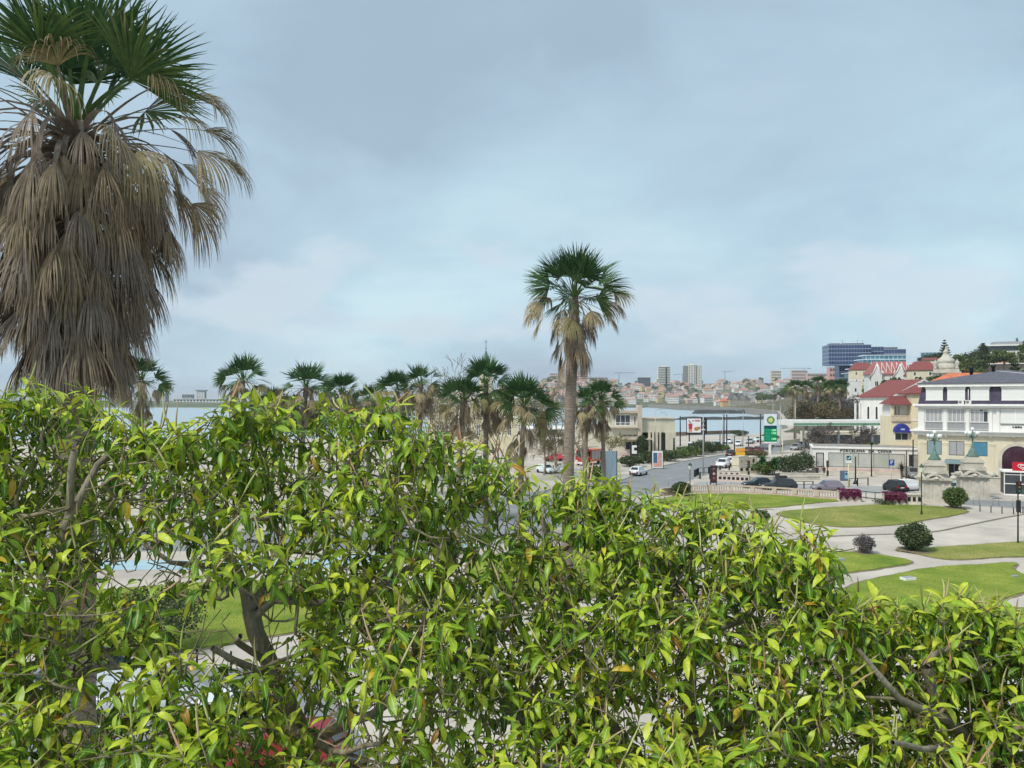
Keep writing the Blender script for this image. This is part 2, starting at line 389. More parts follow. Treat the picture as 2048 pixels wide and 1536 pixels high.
# worn plaza surface beside the lawns: slightly paler sheet
sheet('plaza_path', gpoly([(1400, 1090), (1560, 1080), (1648, 1072), (1752, 1068), (1861, 1065), (1934, 1049), (2048, 1026), (2300, 1000), (2300, 1078), (2048, 1082), (1856, 1093), (1780, 1099), (1700, 1102), (1640, 1110), (1480, 1130)], 1), 0.004, M_path)
# ------------------------------------------------------------------ far shore and hill
def hill_h(X, Y):
    q = X - 0.25*Y
    h = float(np.interp(q, [20, 35, 54, 84, 124, 181, 260, 400], [0, 0, 4.0, 12.5, 23, 34, 42, 46]))
    h *= sstep(135, 230, Y)*(1-0.75*sstep(680, 1200, Y))
    return h + 1.2*mnoise.noise(Vector((X*0.02, Y*0.02, 3)))*sstep(250, 330, Y)
def land_h(X, Y):
    return hill_h(X, Y) + 4*sstep(1100, 1700, Y)*sstep(0, 120, X-coast_x(Y))
def grid_terrain(name, xs, ys, h, m):
    nx, ny = len(xs), len(ys); V = [(x, y, h(x, y)) for y in ys for x in xs]
    Fq = [(j*nx+i, j*nx+i+1, (j+1)*nx+i+1, (j+1)*nx+i) for j in range(ny-1) for i in range(nx-1)]
    return setting(name, V, Fq, m)
M_scrub = mat('hill_scrub', (0.07, 0.085, 0.04), 0.95, 0.3, 0.06, 0.3, 0.4, col2=(0.19, 0.16, 0.115))
def hill_grid():
    ys_ = list(np.linspace(200, 700, 42)) + list(np.linspace(740, 1992, 30)); V = []; n = 46
    for y in ys_:
        x0 = max(coast_x(y)+3, 96 if y < 300 else 0)
        for i in range(n):
            x = x0 + (1500-x0)*(i/(n-1))**1.7 - (1.5 if i == 0 else 0); V.append((x, y, -3.0 if i == 0 else land_h(x, y) - 0.7 + 0.85*sstep(215, 300, y)))
    Fq = [(j*n+i, j*n+i+1, (j+1)*n+i+1, (j+1)*n+i) for j in range(len(ys_)-1) for i in range(n-1)]
    setting('hill', V, Fq, M_scrub, smooth=False)
hill_grid()
def far_h(X, Y):
    u = X/Y*F + 1024
    s = max(0.0, min(1.0, (Y-2040)/600.0))
    top = 34 + 34*math.exp(-((u-1500)/420.0)**2) + 26*math.exp(-((u-1130)/90.0)**2)
    top *= max(0.16, min(1.0, (u-560)/420.0))
    wob = 5*mnoise.noise(Vector((X*0.006, Y*0.006, 0)))
    if Y < 2040: return SEA + (Y-1990)/50.0*9
    return 1 + (s**0.8)*top + wob*s*1.6
ys = [1990, 2010, 2040, 2060] + list(np.linspace(2100, 3300, 26))
grid_terrain('far_hill', list(np.linspace(-1900, 1900, 96)), ys, far_h, mat('far_green_hill', (0.075, 0.105, 0.06), 0.95, 0.3, 0.012, col2=(0.16, 0.165, 0.10)))
# breakwaters and the beach
def rock_strip(name, pts, w, h, m, seed=0):
    rr = random.Random(seed); pts = [Vector(p) for p in pts]; V = []; Fq = []; n = 0; sec = []
    fine = []
    for a, c in zip(pts[:-1], pts[1:]):
        k = max(2, int((c-a).length/6)); fine += [a.lerp(c, i/k) for i in range(k)]
    fine.append(pts[-1])
    for i, p in enumerate(fine):
        e = 0.35 if i in (0, len(fine)-1) else 1.0
        row = []
        for off, zz in ((-w, -1.5), (-w*0.5, h*0.75), (0, h), (w*0.5, h*0.85), (w, -1.5)):
            row.append((p.x + rr.uniform(-1, 1), p.y + off*e + rr.uniform(-1.2, 1.2), SEA + (zz*e if zz > 0 else zz) + rr.uniform(-0.5, 0.5)*(zz > 0)))
        V += row
    for i in range(len(fine)-1):
        for j in range(4): Fq.append((i*5+j, (i+1)*5+j, (i+1)*5+j+1, i*5+j+1))
    return setting(name, V, Fq, m, smooth=False)
M_rock = mat('dark_rock', (0.055, 0.06, 0.06), 0.95, 0.35, 0.2, 0.4)
rock_strip('breakwater', [(GX(1352, 760), 760), (GX(1450, 765), 765), (GX(1640, 790), 790)], 5, 3.0, M_rock, 1)
rock_strip('breakwater', [(GX(1385, 1090), 1090), (GX(1400, 1100), 1100), (GX(1545, 1120), 1120)], 12, 5.5, M_rock, 2)
rock_strip('breakwater', [(GX(1150, 2480), 2480*0.8), (GX(1290, 1960), 1960)], 6, 3, M_rock, 3)
rock_strip('breakwater', [(GX(150, 2300), 2330), (GX(340, 2330), 2330), (GX(500, 2380), 2360)], 8, 5, mat('pale_rock', (0.30, 0.29, 0.27), 0.9, 0.25, 0.1), 4)
setting('beach', [(GX(1330, 1975), 1950, SEA+.3), (GX(1400, 1960), 1930, SEA+.3), (GX(1400, 1990), 1992, SEA+2.2), (GX(1330, 1990), 1992, SEA+2.0)], [(0, 1, 2, 3)], mat('beach_sand', (0.55, 0.46, 0.34), 0.95, 0.1, 0.2))

# bare earth under the shrubs
for k, (px, py, r_) in enumerate([(1828, 1102, 1.2), (1728, 1107, .8), (1910, 1017, 1.1), (1362, 992, 1.1), (1518, 1049, .9)]):
    c = G(px, py); poly = [(c.x + r_*math.cos(a*.35)*(1+.45*mnoise.noise(Vector((math.cos(a*.35)*1.4+k*3, math.sin(a*.35)*1.4, 0)))), c.y + r_*1.15*math.sin(a*.35)*(1+.45*mnoise.noise(Vector((math.cos(a*.35)*1.4+k*3, math.sin(a*.35)*1.4, 5))))) for a in range(18)]
    sheet('bare_soil', poly, 0.078, M_soil_shade)
# ================================================================== plant builders
def tubes_np(paths, nside=5):
    """paths: list of (points (k,3), radii (k,)) -> one vertex / quad array pair"""
    Vs = []; Fs = []; off = 0
    ang = np.arange(nside)*2*np.pi/nside; ca, sa = np.cos(ang), np.sin(ang)
    for pts, rad in paths:
        pts = np.asarray(pts, float); k = len(pts)
        d = np.gradient(pts, axis=0); d /= (np.linalg.norm(d, axis=1, keepdims=True)+1e-9)
        ref = np.where(np.abs(d[:, 2:3]) > 0.9, np.array([[1., 0, 0]]), np.array([[0, 0, 1.]]))
        a = np.cross(d, ref); a /= (np.linalg.norm(a, axis=1, keepdims=True)+1e-9)
        for i in range(1, k):
            if np.dot(a[i], a[i-1]) < 0: a[i] = -a[i]
        b_ = np.cross(d, a)
        ring = pts[:, None, :] + (a[:, None, :]*ca[None, :, None] + b_[:, None, :]*sa[None, :, None])*np.asarray(rad)[:, None, None]
        Vs.append(ring.reshape(-1, 3))
        i = np.arange(k-1)[:, None]*nside; j = np.arange(nside)[None, :]; j2 = (j+1) % nside
        Fs.append(np.stack([i+j, i+j2, i+nside+j2, i+nside+j], -1).reshape(-1, 4) + off); off += k*nside
    return np.concatenate(Vs), np.concatenate(Fs)
# ---- broad ficus leaf: 3 columns x 7 rows, folded along the midrib, arching down, with its own stalk
def leaf_template(bend, fold, wid, twist, droop0=0.0, seed=0):
    rr = random.Random(seed); rows = 7; V = []; rib = []; Fq = []
    pos = Vector((0.0, 0.0, 0.0)); ang = droop0
    V += [(-0.012, -0.006, 0), (0, 0, 0), (0.012, 0.006, 0)]; rib += [0.86, 1, 0.86]   # stalk foot (along +Y)
    y, z = 0.0, 0.0; st = 0.16
    prev = (0.0, 0.0)
    for i in range(rows):
        t = i/(rows-1); step = st if i == 0 else (1-st)/(rows-1)
        ang = droop0 + bend*((st + t*(1-st))**1.15)
        y += step*math.cos(ang); z += -step*math.sin(ang)
        wv = 0.86*wid*(math.sin(math.pi*min(1, (t*0.97+0.03))**0.82)**0.85) if i else 0.02
        if i == rows-1: wv = 0.004
        tw = twist*t; wob = rr.uniform(-0.012, 0.012)
        lx = wv; lz = abs(wv)*fold + wob
        for sx, rv in ((-1, 0.0), (0, 1.0), (1, 0.0)):
            x = sx*lx*math.cos(tw); dz = (lz if sx else 0) + sx*lx*math.sin(tw)
            V.append((x, y + dz*math.sin(ang), z + dz*math.cos(ang))); rib.append(rv)
    for i in range(rows):
        a = i*3
        Fq += [(a, a+1, a+4, a+3), (a+1, a+2, a+5, a+4)]
    return np.array(V), np.array(rib), np.array(Fq)
LEAFT = [leaf_template(bd, fo, wi, tw, d0, s) for s, (bd, fo, wi, tw, d0) in enumerate([
    (0.9, 0.35, 0.155, 0.15, 0.0), (1.3, 0.25, 0.165, -0.2, -0.2), (0.6, 0.45, 0.150, 0.3, 0.1), (1.7, 0.3, 0.160, 0.0, -0.3),
    (0.35, 0.2, 0.172, -0.35, 0.15), (1.1, 0.5, 0.145, 0.5, 0.0), (0.8, 0.15, 0.168, -0.6, 0.25), (1.5, 0.2, 0.150, 0.2, 0.1)])]
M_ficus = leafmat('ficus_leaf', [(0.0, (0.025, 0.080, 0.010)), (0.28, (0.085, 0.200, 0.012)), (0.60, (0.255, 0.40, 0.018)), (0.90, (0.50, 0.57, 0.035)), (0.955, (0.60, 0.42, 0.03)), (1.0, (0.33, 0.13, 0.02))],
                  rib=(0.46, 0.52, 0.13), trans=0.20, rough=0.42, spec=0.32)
M_bark = mat('grey_bark', (0.17, 0.14, 0.10), 0.9, 0.35, 6.0, 0.5, 30, col2=(0.34, 0.30, 0.23), stretch=(1, 1, 0.4))
M_twig = mat('brown_twig', (0.11, 0.09, 0.055), 0.85, 0.3, 8.0, col2=(0.29, 0.25, 0.155))
M_bud = leafmat('leaf_bud', [(0, (0.36, 0.42, 0.10)), (0.5, (0.55, 0.55, 0.22)), (0.8, (0.62, 0.42, 0.26)), (1, (0.38, 0.16, 0.07))], trans=0.15, rough=0.5)
def frames(dirs, roll):
    """rotation matrices whose Y axis is dirs, X axis level then rolled"""
    y = dirs/(np.linalg.norm(dirs, axis=1, keepdims=True)+1e-9)
    up = np.tile(np.array([[0, 0, 1.0]]), (len(y), 1)); up[np.abs(y[:, 2]) > 0.97] = (0, 1.0, 0)
    x = np.cross(y, up); x /= (np.linalg.norm(x, axis=1, keepdims=True)+1e-9); z = np.cross(x, y)
    c, s = np.cos(roll)[:, None], np.sin(roll)[:, None]
    x2 = x*c + z*s; z2 = -x*s + z*c
    return np.stack([x2, y, z2], 2)          # columns x,y,z
def interp_path(poly, step=0.22):
    pts = [Vector(p) for p in poly]; out = []
    n = len(pts)
    for i in range(n-1):
        p0, p1, p2, p3 = pts[max(i-1, 0)], pts[i], pts[i+1], pts[min(i+2, n-1)]
        k = max(2, int((p2-p1).length/step))
        for j in range(k):
            t = j/k; out.append(0.5*((2*p1)+(p2-p0)*t+(2*p0-5*p1+4*p2-p3)*t*t+(3*p1-p0-3*p2+p3)*t*t*t))
    out.append(pts[-1]); return out
def ficus(label, limbs, tips, tipdirs, seed, group, bare=None, baredirs=None):
    """limbs: list of (polyline, r0, r1); tips: (n,3) ends of the leafy shoots"""
    rr = random.Random(seed); nr = np.random.default_rng(seed)
    root = limbs[0][0][0]
    t = thing('rubber_tree', label, 'tree', (root[0], root[1], 0.0), 0, group); org = np.array([root[0], root[1], 0.0])
    nodes = []; ndir = []; parent = []; cnt = []; paths = []; minr = []
    for poly, r0, r1 in limbs:
        pts = interp_path(poly); k = len(pts); idx = []
        a0 = None
        if nodes:
            arr = np.array(nodes); a0 = int(np.argmin(np.linalg.norm(arr-np.array(pts[0]), axis=1)))
        for i, p in enumerate(pts):
            wob = Vector((rr.uniform(-1, 1), rr.uniform(-1, 1), rr.uniform(-1, 1)))*0.018
            nodes.append(tuple(p+wob)); parent.append(a0 if i == 0 else len(nodes)-2); idx.append(len(nodes)-1); cnt.append(0)
            minr.append(0.78*(r0+(r1-r0)*i/(k-1))); d = (pts[min(i+1, k-1)]-pts[max(i-1, 0)]).normalized(); ndir.append(tuple(d))
        paths.append((idx, True))
    nl = len(nodes); leafy_tips, leafy_dirs = tips, tipdirs
    if bare is not None and len(bare): tips = np.concatenate([tips, bare]); tipdirs = np.concatenate([tipdirs, baredirs])
    arr = np.zeros((nl+len(tips)*14+10, 3)); arr[:nl] = nodes; n = nl
    ok = np.ones(len(arr), bool)
    dd = np.array([np.min(np.linalg.norm(arr[:nl]-tp, axis=1)) for tp in tips]); order = np.argsort(dd)
    for ti in order:
        tp = tips[ti]; td = tipdirs[ti]
        start_goal = tp - td*0.22
        dist = np.linalg.norm(arr[:n]-start_goal, axis=1) + np.where(arr[:n, 2] > start_goal[2]+0.05, 0.35, 0.0) + np.where(ok[:n], 0, 9)
        a = int(np.argmin(dist)); A = arr[a]; L = float(np.linalg.norm(start_goal-A))
        k = max(2, min(9, int(L/0.16))); pd = np.array(ndir[a])
        c1 = A + pd*L*0.35 + np.array([0, 0, -0.04*L]); c2 = start_goal - td*L*0.35
        idx = [a]; pv = a
        for i in range(1, k+1):
            s = i/k; p = (1-s)**3*A + 3*(1-s)**2*s*c1 + 3*(1-s)*s*s*c2 + s**3*start_goal
            p = p + nr.normal(0, 0.012, 3)*(1 if i < k else 0.3)
            arr[n] = p; nodes.append(tuple(p)); parent.append(pv); cnt.append(0); minr.append(0.0); ndir.append(tuple((p-arr[pv])/(np.linalg.norm(p-arr[pv])+1e-9)))
            pv = n; idx.append(n); n += 1
        for i in (1, 2):
            p = start_goal + td*0.11*i
            arr[n] = p; nodes.append(tuple(p)); parent.append(pv); cnt.append(0); minr.append(0.0); ndir.append(tuple(td)); ok[n] = False
            pv = n; idx.append(n); n += 1
        cnt[pv] = 1; paths.append((idx, False))
    tot = np.array(cnt, float)
    for i in range(n-1, -1, -1):
        if parent[i] is not None: tot[parent[i]] += tot[i]
    rad = np.maximum(0.0050*np.maximum(tot, 1)**0.335, np.array(minr))
    thick = []; thin = []
    for idx, is_limb in paths:
        pts = arr[idx]; rd = rad[idx].copy()
        if not is_limb: rd[0] = min(rd[0], rd[1]*1.25)
        (thick if is_limb else thin).append((pts-org, rd))
    V, Fq = tubes_np(thick[:1], 9); link('trunk', np_mesh('trunk', V, Fq, M_bark), t)
    for th in thick[1:]:
        V, Fq = tubes_np([th], 8); link('limb', np_mesh('limb', V, Fq, M_bark), t)
    V, Fq = tubes_np(thin, 5); o = link('twigs', np_mesh('twigs', V, Fq, M_twig), t); o['kind'] = 'stuff'
    # leaves: a whorl under every shoot tip, younger ones higher
    pos = []; dr = []; sz = []; tint = []
    tips, tipdirs = leafy_tips, leafy_dirs
    for tp, td in zip(tips, tipdirs):
        k = rr.randint(7, 12); a0 = rr.uniform(0, 6.28); tb = rr.gauss(0, 0.13)
        e1 = np.cross(td, (0.3, 0.9, 0.1)); e1 /= np.linalg.norm(e1); e2 = np.cross(td, e1)
        for i in range(k):
            s = i/(k-1); az = a0 + i*2.4 + rr.uniform(-.3, .3)
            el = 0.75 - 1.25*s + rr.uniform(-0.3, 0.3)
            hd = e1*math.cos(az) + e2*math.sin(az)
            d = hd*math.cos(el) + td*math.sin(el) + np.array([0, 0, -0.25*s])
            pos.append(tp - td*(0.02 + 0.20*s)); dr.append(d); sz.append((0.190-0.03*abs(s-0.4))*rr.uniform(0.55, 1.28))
            v = 0.80 - 0.60*s + tb + rr.gauss(0, 0.11)  # older, lower leaves darker; gradient steepened to put interior shade into the colour
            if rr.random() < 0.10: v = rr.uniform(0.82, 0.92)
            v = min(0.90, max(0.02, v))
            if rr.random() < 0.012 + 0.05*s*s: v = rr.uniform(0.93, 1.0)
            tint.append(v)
    pos = np.array(pos); dr = np.array(dr); sz = np.array(sz); tint = np.array(tint); nL = len(pos)
    Rm = frames(dr, nr.normal(0, 0.35, nL)); var = nr.integers(0, len(LEAFT), nL)
    campos = np.array([0, 0, H]); dcam = np.linalg.norm(pos-campos, axis=1)
    sx = pos[:, 0]/pos[:, 1]*F+1024; sy = HOR-(pos[:, 2]-H)/pos[:, 1]*F
    inview = (sx > 10) & (sx < 2038) & (sy < 1526) & (sy > 500)
    showsize = np.where(inview, sz/dcam, 0)*nr.uniform(0.85, 1.15, nL)
    own = set(np.argsort(-showsize)[:300].tolist()); rest = np.array([i for i in range(nL) if i not in own])
    Vs = []; Fs = []; tn = []; rb = []; off = 0
    for vi, (TV, TR, TF) in enumerate(LEAFT):
        sel = rest[var[rest] == vi]
        if not len(sel): continue
        W = np.einsum('nij,kj->nki', Rm[sel], TV)*sz[sel][:, None, None] + (pos[sel]-org)[:, None, :]
        kk = len(TV); Vs.append(W.reshape(-1, 3)); Fs.append((TF[None]+(np.arange(len(sel))*kk)[:, None, None]).reshape(-1, 4)+off); off += len(sel)*kk
        tn.append(np.repeat(tint[sel], kk)); rb.append(np.tile(TR, len(sel)))
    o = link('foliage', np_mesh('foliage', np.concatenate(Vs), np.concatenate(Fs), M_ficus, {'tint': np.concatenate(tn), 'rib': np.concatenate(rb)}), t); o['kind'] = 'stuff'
    for i in own:
        key = (int(var[i]), round(float(tint[i])*20))
        if key not in LEAFMESH:
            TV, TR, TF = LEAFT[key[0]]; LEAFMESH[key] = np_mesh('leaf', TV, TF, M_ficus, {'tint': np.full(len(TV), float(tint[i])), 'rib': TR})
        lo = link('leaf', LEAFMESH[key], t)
        lo.matrix_local = Matrix.Translation(Vector(pos[i]-org)) @ (Matrix(Rm[i].tolist()).to_4x4()) @ Matrix.Diagonal((*([float(sz[i])]*3), 1))
    # pointed bud sheaths standing on the shoot tips
    Vs = []; Fs = []; tn = []; off = 0
    for tp, td in zip(tips, tipdirs):
        if rr.random() > 0.62: continue
        L = rr.uniform(0.12, 0.28); d = td + nr.normal(0, 0.12, 3) + np.array([0, 0, 0.15]); d /= np.linalg.norm(d); bx = nr.normal(0, 0.12, 3)
        s = np.array([0, .25, .55, .8, 1.0]); pts = tp-org + (d[None]*s[:, None] + bx[None]*(s**2)[:, None])*L
        V, Fq = tubes_np([(pts, np.array([.0055, .0080, .0070, .0044, .0008]))], 5); Vs.append(V); Fs.append(Fq+off); off += len(V); tn.append(np.full(len(V), rr.random()**1.3))
    o = link('bud_sheaths', np_mesh('bud_sheaths', np.concatenate(Vs), np.concatenate(Fs), M_bud, {'tint': np.concatenate(tn)}), t); o['kind'] = 'stuff'
    return t
LEAFMESH = {}
# ---- fan palm frond, grown by following gravity
def frond(nr, az, el, Lp, bend, Rf, nseg, steps, spread, limp, dead, r0=0.12, z0=0.0, pet_w=0.03, folded=True, foldlen=0.5, thin=1.0):
    """returns V, F, tint, in crown space; tint 0..1 green->tan->grey-brown (see M_frond)"""
    ca, sa = math.cos(az), math.sin(az); out = np.array([ca, sa, 0.0]); side = np.array([-sa, ca, 0.0]); up = np.array([0, 0, 1.0])
    Vs = []; Fs = []; tn = []; off = 0
    p = out*r0 + up*z0; pts = [p]; k = 6; e = el
    for i in range(k):
        e = el - bend*((i+0.5)/k)**1.3
        p = p + (out*math.cos(e)+up*math.sin(e))*Lp/k; pts.append(p)
    pts = np.array(pts); d = out*math.cos(e)+up*math.sin(e); nrm = np.cross(d, side); nrm = nrm if nrm[2] >= 0 or abs(e) > 1.2 else -nrm
    fs_, roll = side, nr.normal(0, 0.55)*(1 if dead < 0.9 else 0.5); side = fs_*math.cos(roll) + nrm*math.sin(roll); nrm = nrm*math.cos(roll) - fs_*math.sin(roll)
    # petiole as a flat strap, wide at its foot
    w = pet_w*np.linspace(1.9, 0.8, len(pts))
    row = np.stack([pts-fs_*w[:, None], pts+np.cross(fs_, d)*w[:, None]*0.35, pts+fs_*w[:, None]], 1); Vs.append(row.reshape(-1, 3))
    i = np.arange(len(pts)-1)[:, None]*3; j = np.arange(2)[None]; Fs.append(np.stack([i+j, i+j+1, i+j+4, i+j+3], -1).reshape(-1, 4)); off = len(row)*3
    tn.append(np.full(off, 0.28 if dead < 0.3 else (0.80 if dead < 0.75 else 0.90)))
    T = pts[-1]; gdown = np.array([0, 0, -1.0])
    for s in range(nseg):
        f = (s+0.5)/nseg*2-1; ph = f*spread + nr.normal(0, 0.03)
        dv = d*math.cos(ph) + side*math.sin(ph) + nrm*0.22*abs(math.sin(ph))*(1-dead)
        dv /= np.linalg.norm(dv); L = Rf*(0.70+0.30*math.cos(ph*0.8))*nr.uniform(0.85, 1.08)
        q = T.copy(); ctr = [q]; ddv = dv.copy(); lim = limp*nr.uniform(0.7, 1.35)
        for i in range(steps):
            tt = (i+1)/steps
            ddv = ddv + gdown*lim*(tt**1.6)*(1.6/steps)*3.0 + nr.normal(0, 0.045, 3)*tt
            ddv /= np.linalg.norm(ddv); q = q + ddv*L/steps; ctr.append(q)
        ctr = np.array(ctr); tt = np.linspace(0, 1, steps+1)
        wmax = Rf*foldlen*2*spread/nseg*0.56*thin
        wd = np.where(tt < foldlen, tt/foldlen, ((1-tt)/(1-foldlen))**0.8)*wmax + 0.0015
        wv = -d*math.sin(ph) + side*math.cos(ph)
        lift = np.cross(wv, dv); lift = lift if lift[2] > 0 else -lift
        if folded:
            row = np.stack([ctr-wv*wd[:, None], ctr+lift*(wd*0.55)[:, None], ctr+wv*wd[:, None]], 1); nc = 3
        else:
            row = np.stack([ctr-wv*wd[:, None], ctr+wv*wd[:, None]], 1); nc = 2
        Vs.append(row.reshape(-1, 3)); i = np.arange(steps)[:, None]*nc; j = np.arange(nc-1)[None]
        Fs.append(np.stack([i+j, i+j+1, i+nc+j+1, i+nc+j], -1).reshape(-1, 4)+off); off += row.shape[0]*nc
        base = dead*0.62 + 0.12 + nr.normal(0, 0.06)
        tv = base + (0.30 if dead < 0.6 else 0.05)*np.clip((tt-0.55)/0.45, 0, 1)*nr.uniform(0, 1)*(0.4+dead)
        tn.append(np.repeat(np.clip(tv, 0, 1), nc))
    return np.concatenate(Vs), np.concatenate(Fs), np.concatenate(tn)
M_frond = leafmat('palm_frond', [(0.0, (0.018, 0.052, 0.022)), (0.16, (0.045, 0.105, 0.035)), (0.34, (0.105, 0.16, 0.045)), (0.50, (0.30, 0.25, 0.12)), (0.66, (0.36, 0.28, 0.18)), (0.80, (0.20, 0.155, 0.115)), (1.0, (0.30, 0.26, 0.22))],
                  trans=0.22, rough=0.6, spec=0.25)
M_palmtrunk = mat('palm_trunk', (0.17, 0.135, 0.105), 0.95, 0.3, 3.0, 0.8, 9.0, col2=(0.30, 0.25, 0.20), stretch=(1, 1, 5))
def palm(label, foot, height, rt, fronds, name='fan_palm', group=None, lean=(0, 0), ringed=True):
    """fronds: list of (V,F,tint) in crown space (origin at the crown heart)"""
    t = thing(name, label, 'palm tree', foot, 0, group)
    pts = []; rad = []; k = 40
    for i in range(k+1):
        s = i/k; x = lean[0]*s*s; y = lean[1]*s*s
        pts.append((x, y, height*s)); rad.append(rt*(1.25-0.35*min(1, s*3))*(1+(0.05 if ringed and i % 2 else 0))*(1 if s < 0.95 else 0.55+0.45*(1-s)/0.05))
    V, Fq = tubes_np([(np.array(pts), np.array(rad))], 12); link('trunk', np_mesh('trunk', V, Fq, M_palmtrunk), t)
    for V, Fq, tn in fronds:
        link('frond', np_mesh('frond', V, Fq, M_frond, {'tint': tn}, smooth=False), t, loc=(lean[0], lean[1], height))
    return t
def crown_fronds(nr, n_green, n_dying, n_dead, Rf, Lp, nseg, steps, skirt_len, folded=True, rt=0.2, dead_r=1.0):
    out = []
    for i in range(n_green):                      # upright fans of the living crown
        s = (i+0.5)/n_green; el = 1.5-1.6*s + nr.normal(0, 0.08)
        out.append(frond(nr, i*2.4+nr.uniform(-.2, .2), el, Lp*(0.75+0.35*s)*nr.uniform(.85, 1.1), 0.15+0.35*s, Rf*nr.uniform(.88, 1.08), nseg, steps, 1.3-0.15*s, 0.03+0.12*s+nr.uniform(0, .06), 0.02+0.18*s*s, rt*0.5, nr.uniform(-0.1, 0.15)*Rf, folded=folded))
    for i in range(n_dying):                      # browning fans held out on long stalks
        el = nr.uniform(-0.6, 0.35)
        out.append(frond(nr, i*2.4+nr.uniform(-.4, .4), el, Lp*nr.uniform(1.0, 1.55), nr.uniform(0.3, 0.8), Rf*nr.uniform(.75, .95), nseg, steps, nr.uniform(0.8, 1.25), nr.uniform(0.75, 1.3), nr.uniform(0.55, 0.85), rt*0.7, nr.uniform(-0.25, 0.0)*Rf, folded=folded))
    for i in range(n_dead):                       # skirt of hanging dead fans
        s = i/max(1, n_dead-1); z = -0.15-s*skirt_len
        out.append(frond(nr, i*2.4+nr.uniform(-.4, .4), nr.uniform(-0.5, 0.1)-0.35*s, Lp*nr.uniform(.6, 1.0)*dead_r*(1-0.45*s), nr.uniform(0.9, 1.35)-0.25*s, Rf*nr.uniform(.75, 1.0), max(8, int(nseg*0.8)), steps, nr.uniform(0.35, 0.7), nr.uniform(0.6, 1.3), nr.uniform(0.85, 1.25), rt*0.9, z, folded=folded))
    return out
# ---- leafy crown of small leaf faces gathered in clumps
def leafy(nr, n, rx, ry, rz, size, clumps=14, tint=(0.2, 0.8), flip=True, hollow=0.55, shell=0.0):
    cc = nr.normal(0, 1, (clumps, 3)); cc /= np.linalg.norm(cc, axis=1, keepdims=True); cc *= nr.uniform(hollow*0.75, 0.85, (clumps, 1)); cc[:, 2] = np.where(cc[:, 2] < -0.35, -cc[:, 2]*0.5, cc[:, 2]) if flip else cc[:, 2]
    ci = nr.integers(0, clumps, n); v = nr.normal(0, 1, (n, 3)); v /= np.linalg.norm(v, axis=1, keepdims=True)
    pos = cc[ci] + v*(nr.uniform(0.2, 1, (n, 1))**0.6)*nr.uniform(0.26, 0.46, clumps)[ci][:, None]
    if shell:
        k = nr.random(n) < shell; u = nr.normal(0, 1, (n, 3)); u /= np.linalg.norm(u, axis=1, keepdims=True); pos[k] = u[k]*nr.uniform(.72, 1.0, (n, 1))[k]
    pos *= np.array([rx, ry, rz])
    d = v + nr.normal(0, 0.7, (n, 3)); d[:, 2] += 0.2
    Rm = frames(d, nr.uniform(0, 6.28, n)); s = size*nr.uniform(0.6, 1.4, n)
    T = np.array([(0, -.6, 0), (.42, 0, .12), (0, .75, 0), (-.42, 0, .12)])
    V = np.einsum('nij,kj->nki', Rm, T)*s[:, None, None] + pos[:, None]
    tc = nr.uniform(tint[0], tint[1], clumps)[ci] + nr.normal(0, 0.1, n)
    return V.reshape(-1, 3), np.arange(n*4).reshape(-1, 4), np.repeat(np.clip(tc, 0, 1), 4)
G_RAMP = [(0, (0.04, 0.07, 0.02)), (0.5, (0.095, 0.145, 0.04)), (1, (0.19, 0.24, 0.07))]
M_leafgreen = leafmat('green_foliage', G_RAMP, trans=0.2, rough=0.6)
M_leafdark = leafmat('dark_foliage', [(0, (0.025, 0.04, 0.02)), (0.5, (0.055, 0.085, 0.035)), (1, (0.12, 0.155, 0.06))], trans=0.15, rough=0.65)
M_leafbrown = leafmat('brown_foliage', [(0, (0.055, 0.045, 0.03)), (0.5, (0.13, 0.105, 0.06)), (1, (0.24, 0.20, 0.10))], trans=0.15, rough=0.7)
M_leafgrey = leafmat('grey_foliage', [(0, (0.06, 0.055, 0.06)), (0.5, (0.115, 0.10, 0.11)), (1, (0.20, 0.175, 0.18))], trans=0.15, rough=0.7)
def branching(nr, height, r, levels=4, spread=0.6, n0=5, base=0.35, up=0.35):
    """bare branch skeleton as tube paths"""
    paths = []
    def grow(p, d, L, rad, lev):
        k = 4; pts = [p]; rr_ = [rad]; q = p.copy(); dd = d.copy()
        for i in range(k):
            dd = dd + nr.normal(0, 0.16, 3) + np.array([0, 0, up*0.12]); dd /= np.linalg.norm(dd); q = q + dd*L/k; pts.append(q); rr_.append(max(0.028, rad*(1-0.45*(i+1)/k)))
        paths.append((np.array(pts), np.array(rr_)))
        if lev >= levels: return
        for c in range(3 if lev else n0):
            i = k if c == 0 and lev else nr.integers(2, k+1); a = nr.uniform(0, 6.28) if lev else c*6.28/n0+nr.uniform(-.3, .3)
            s1 = np.cross(dd, (0.1, 0.2, 1.0) if abs(dd[2]) < 0.9 else (1.0, 0, 0)); s1 /= np.linalg.norm(s1); s2 = np.cross(dd, s1)
            nd = dd + (s1*math.cos(a)+s2*math.sin(a))*spread*nr.uniform(0.7, 1.5); nd /= np.linalg.norm(nd)
            grow(pts[i], nd, L*nr.uniform(0.58, 0.8), rr_[i]*0.68, lev+1)
    grow(np.zeros(3), np.array([0, 0, 1.0]), height*base, r, 0)
    return paths
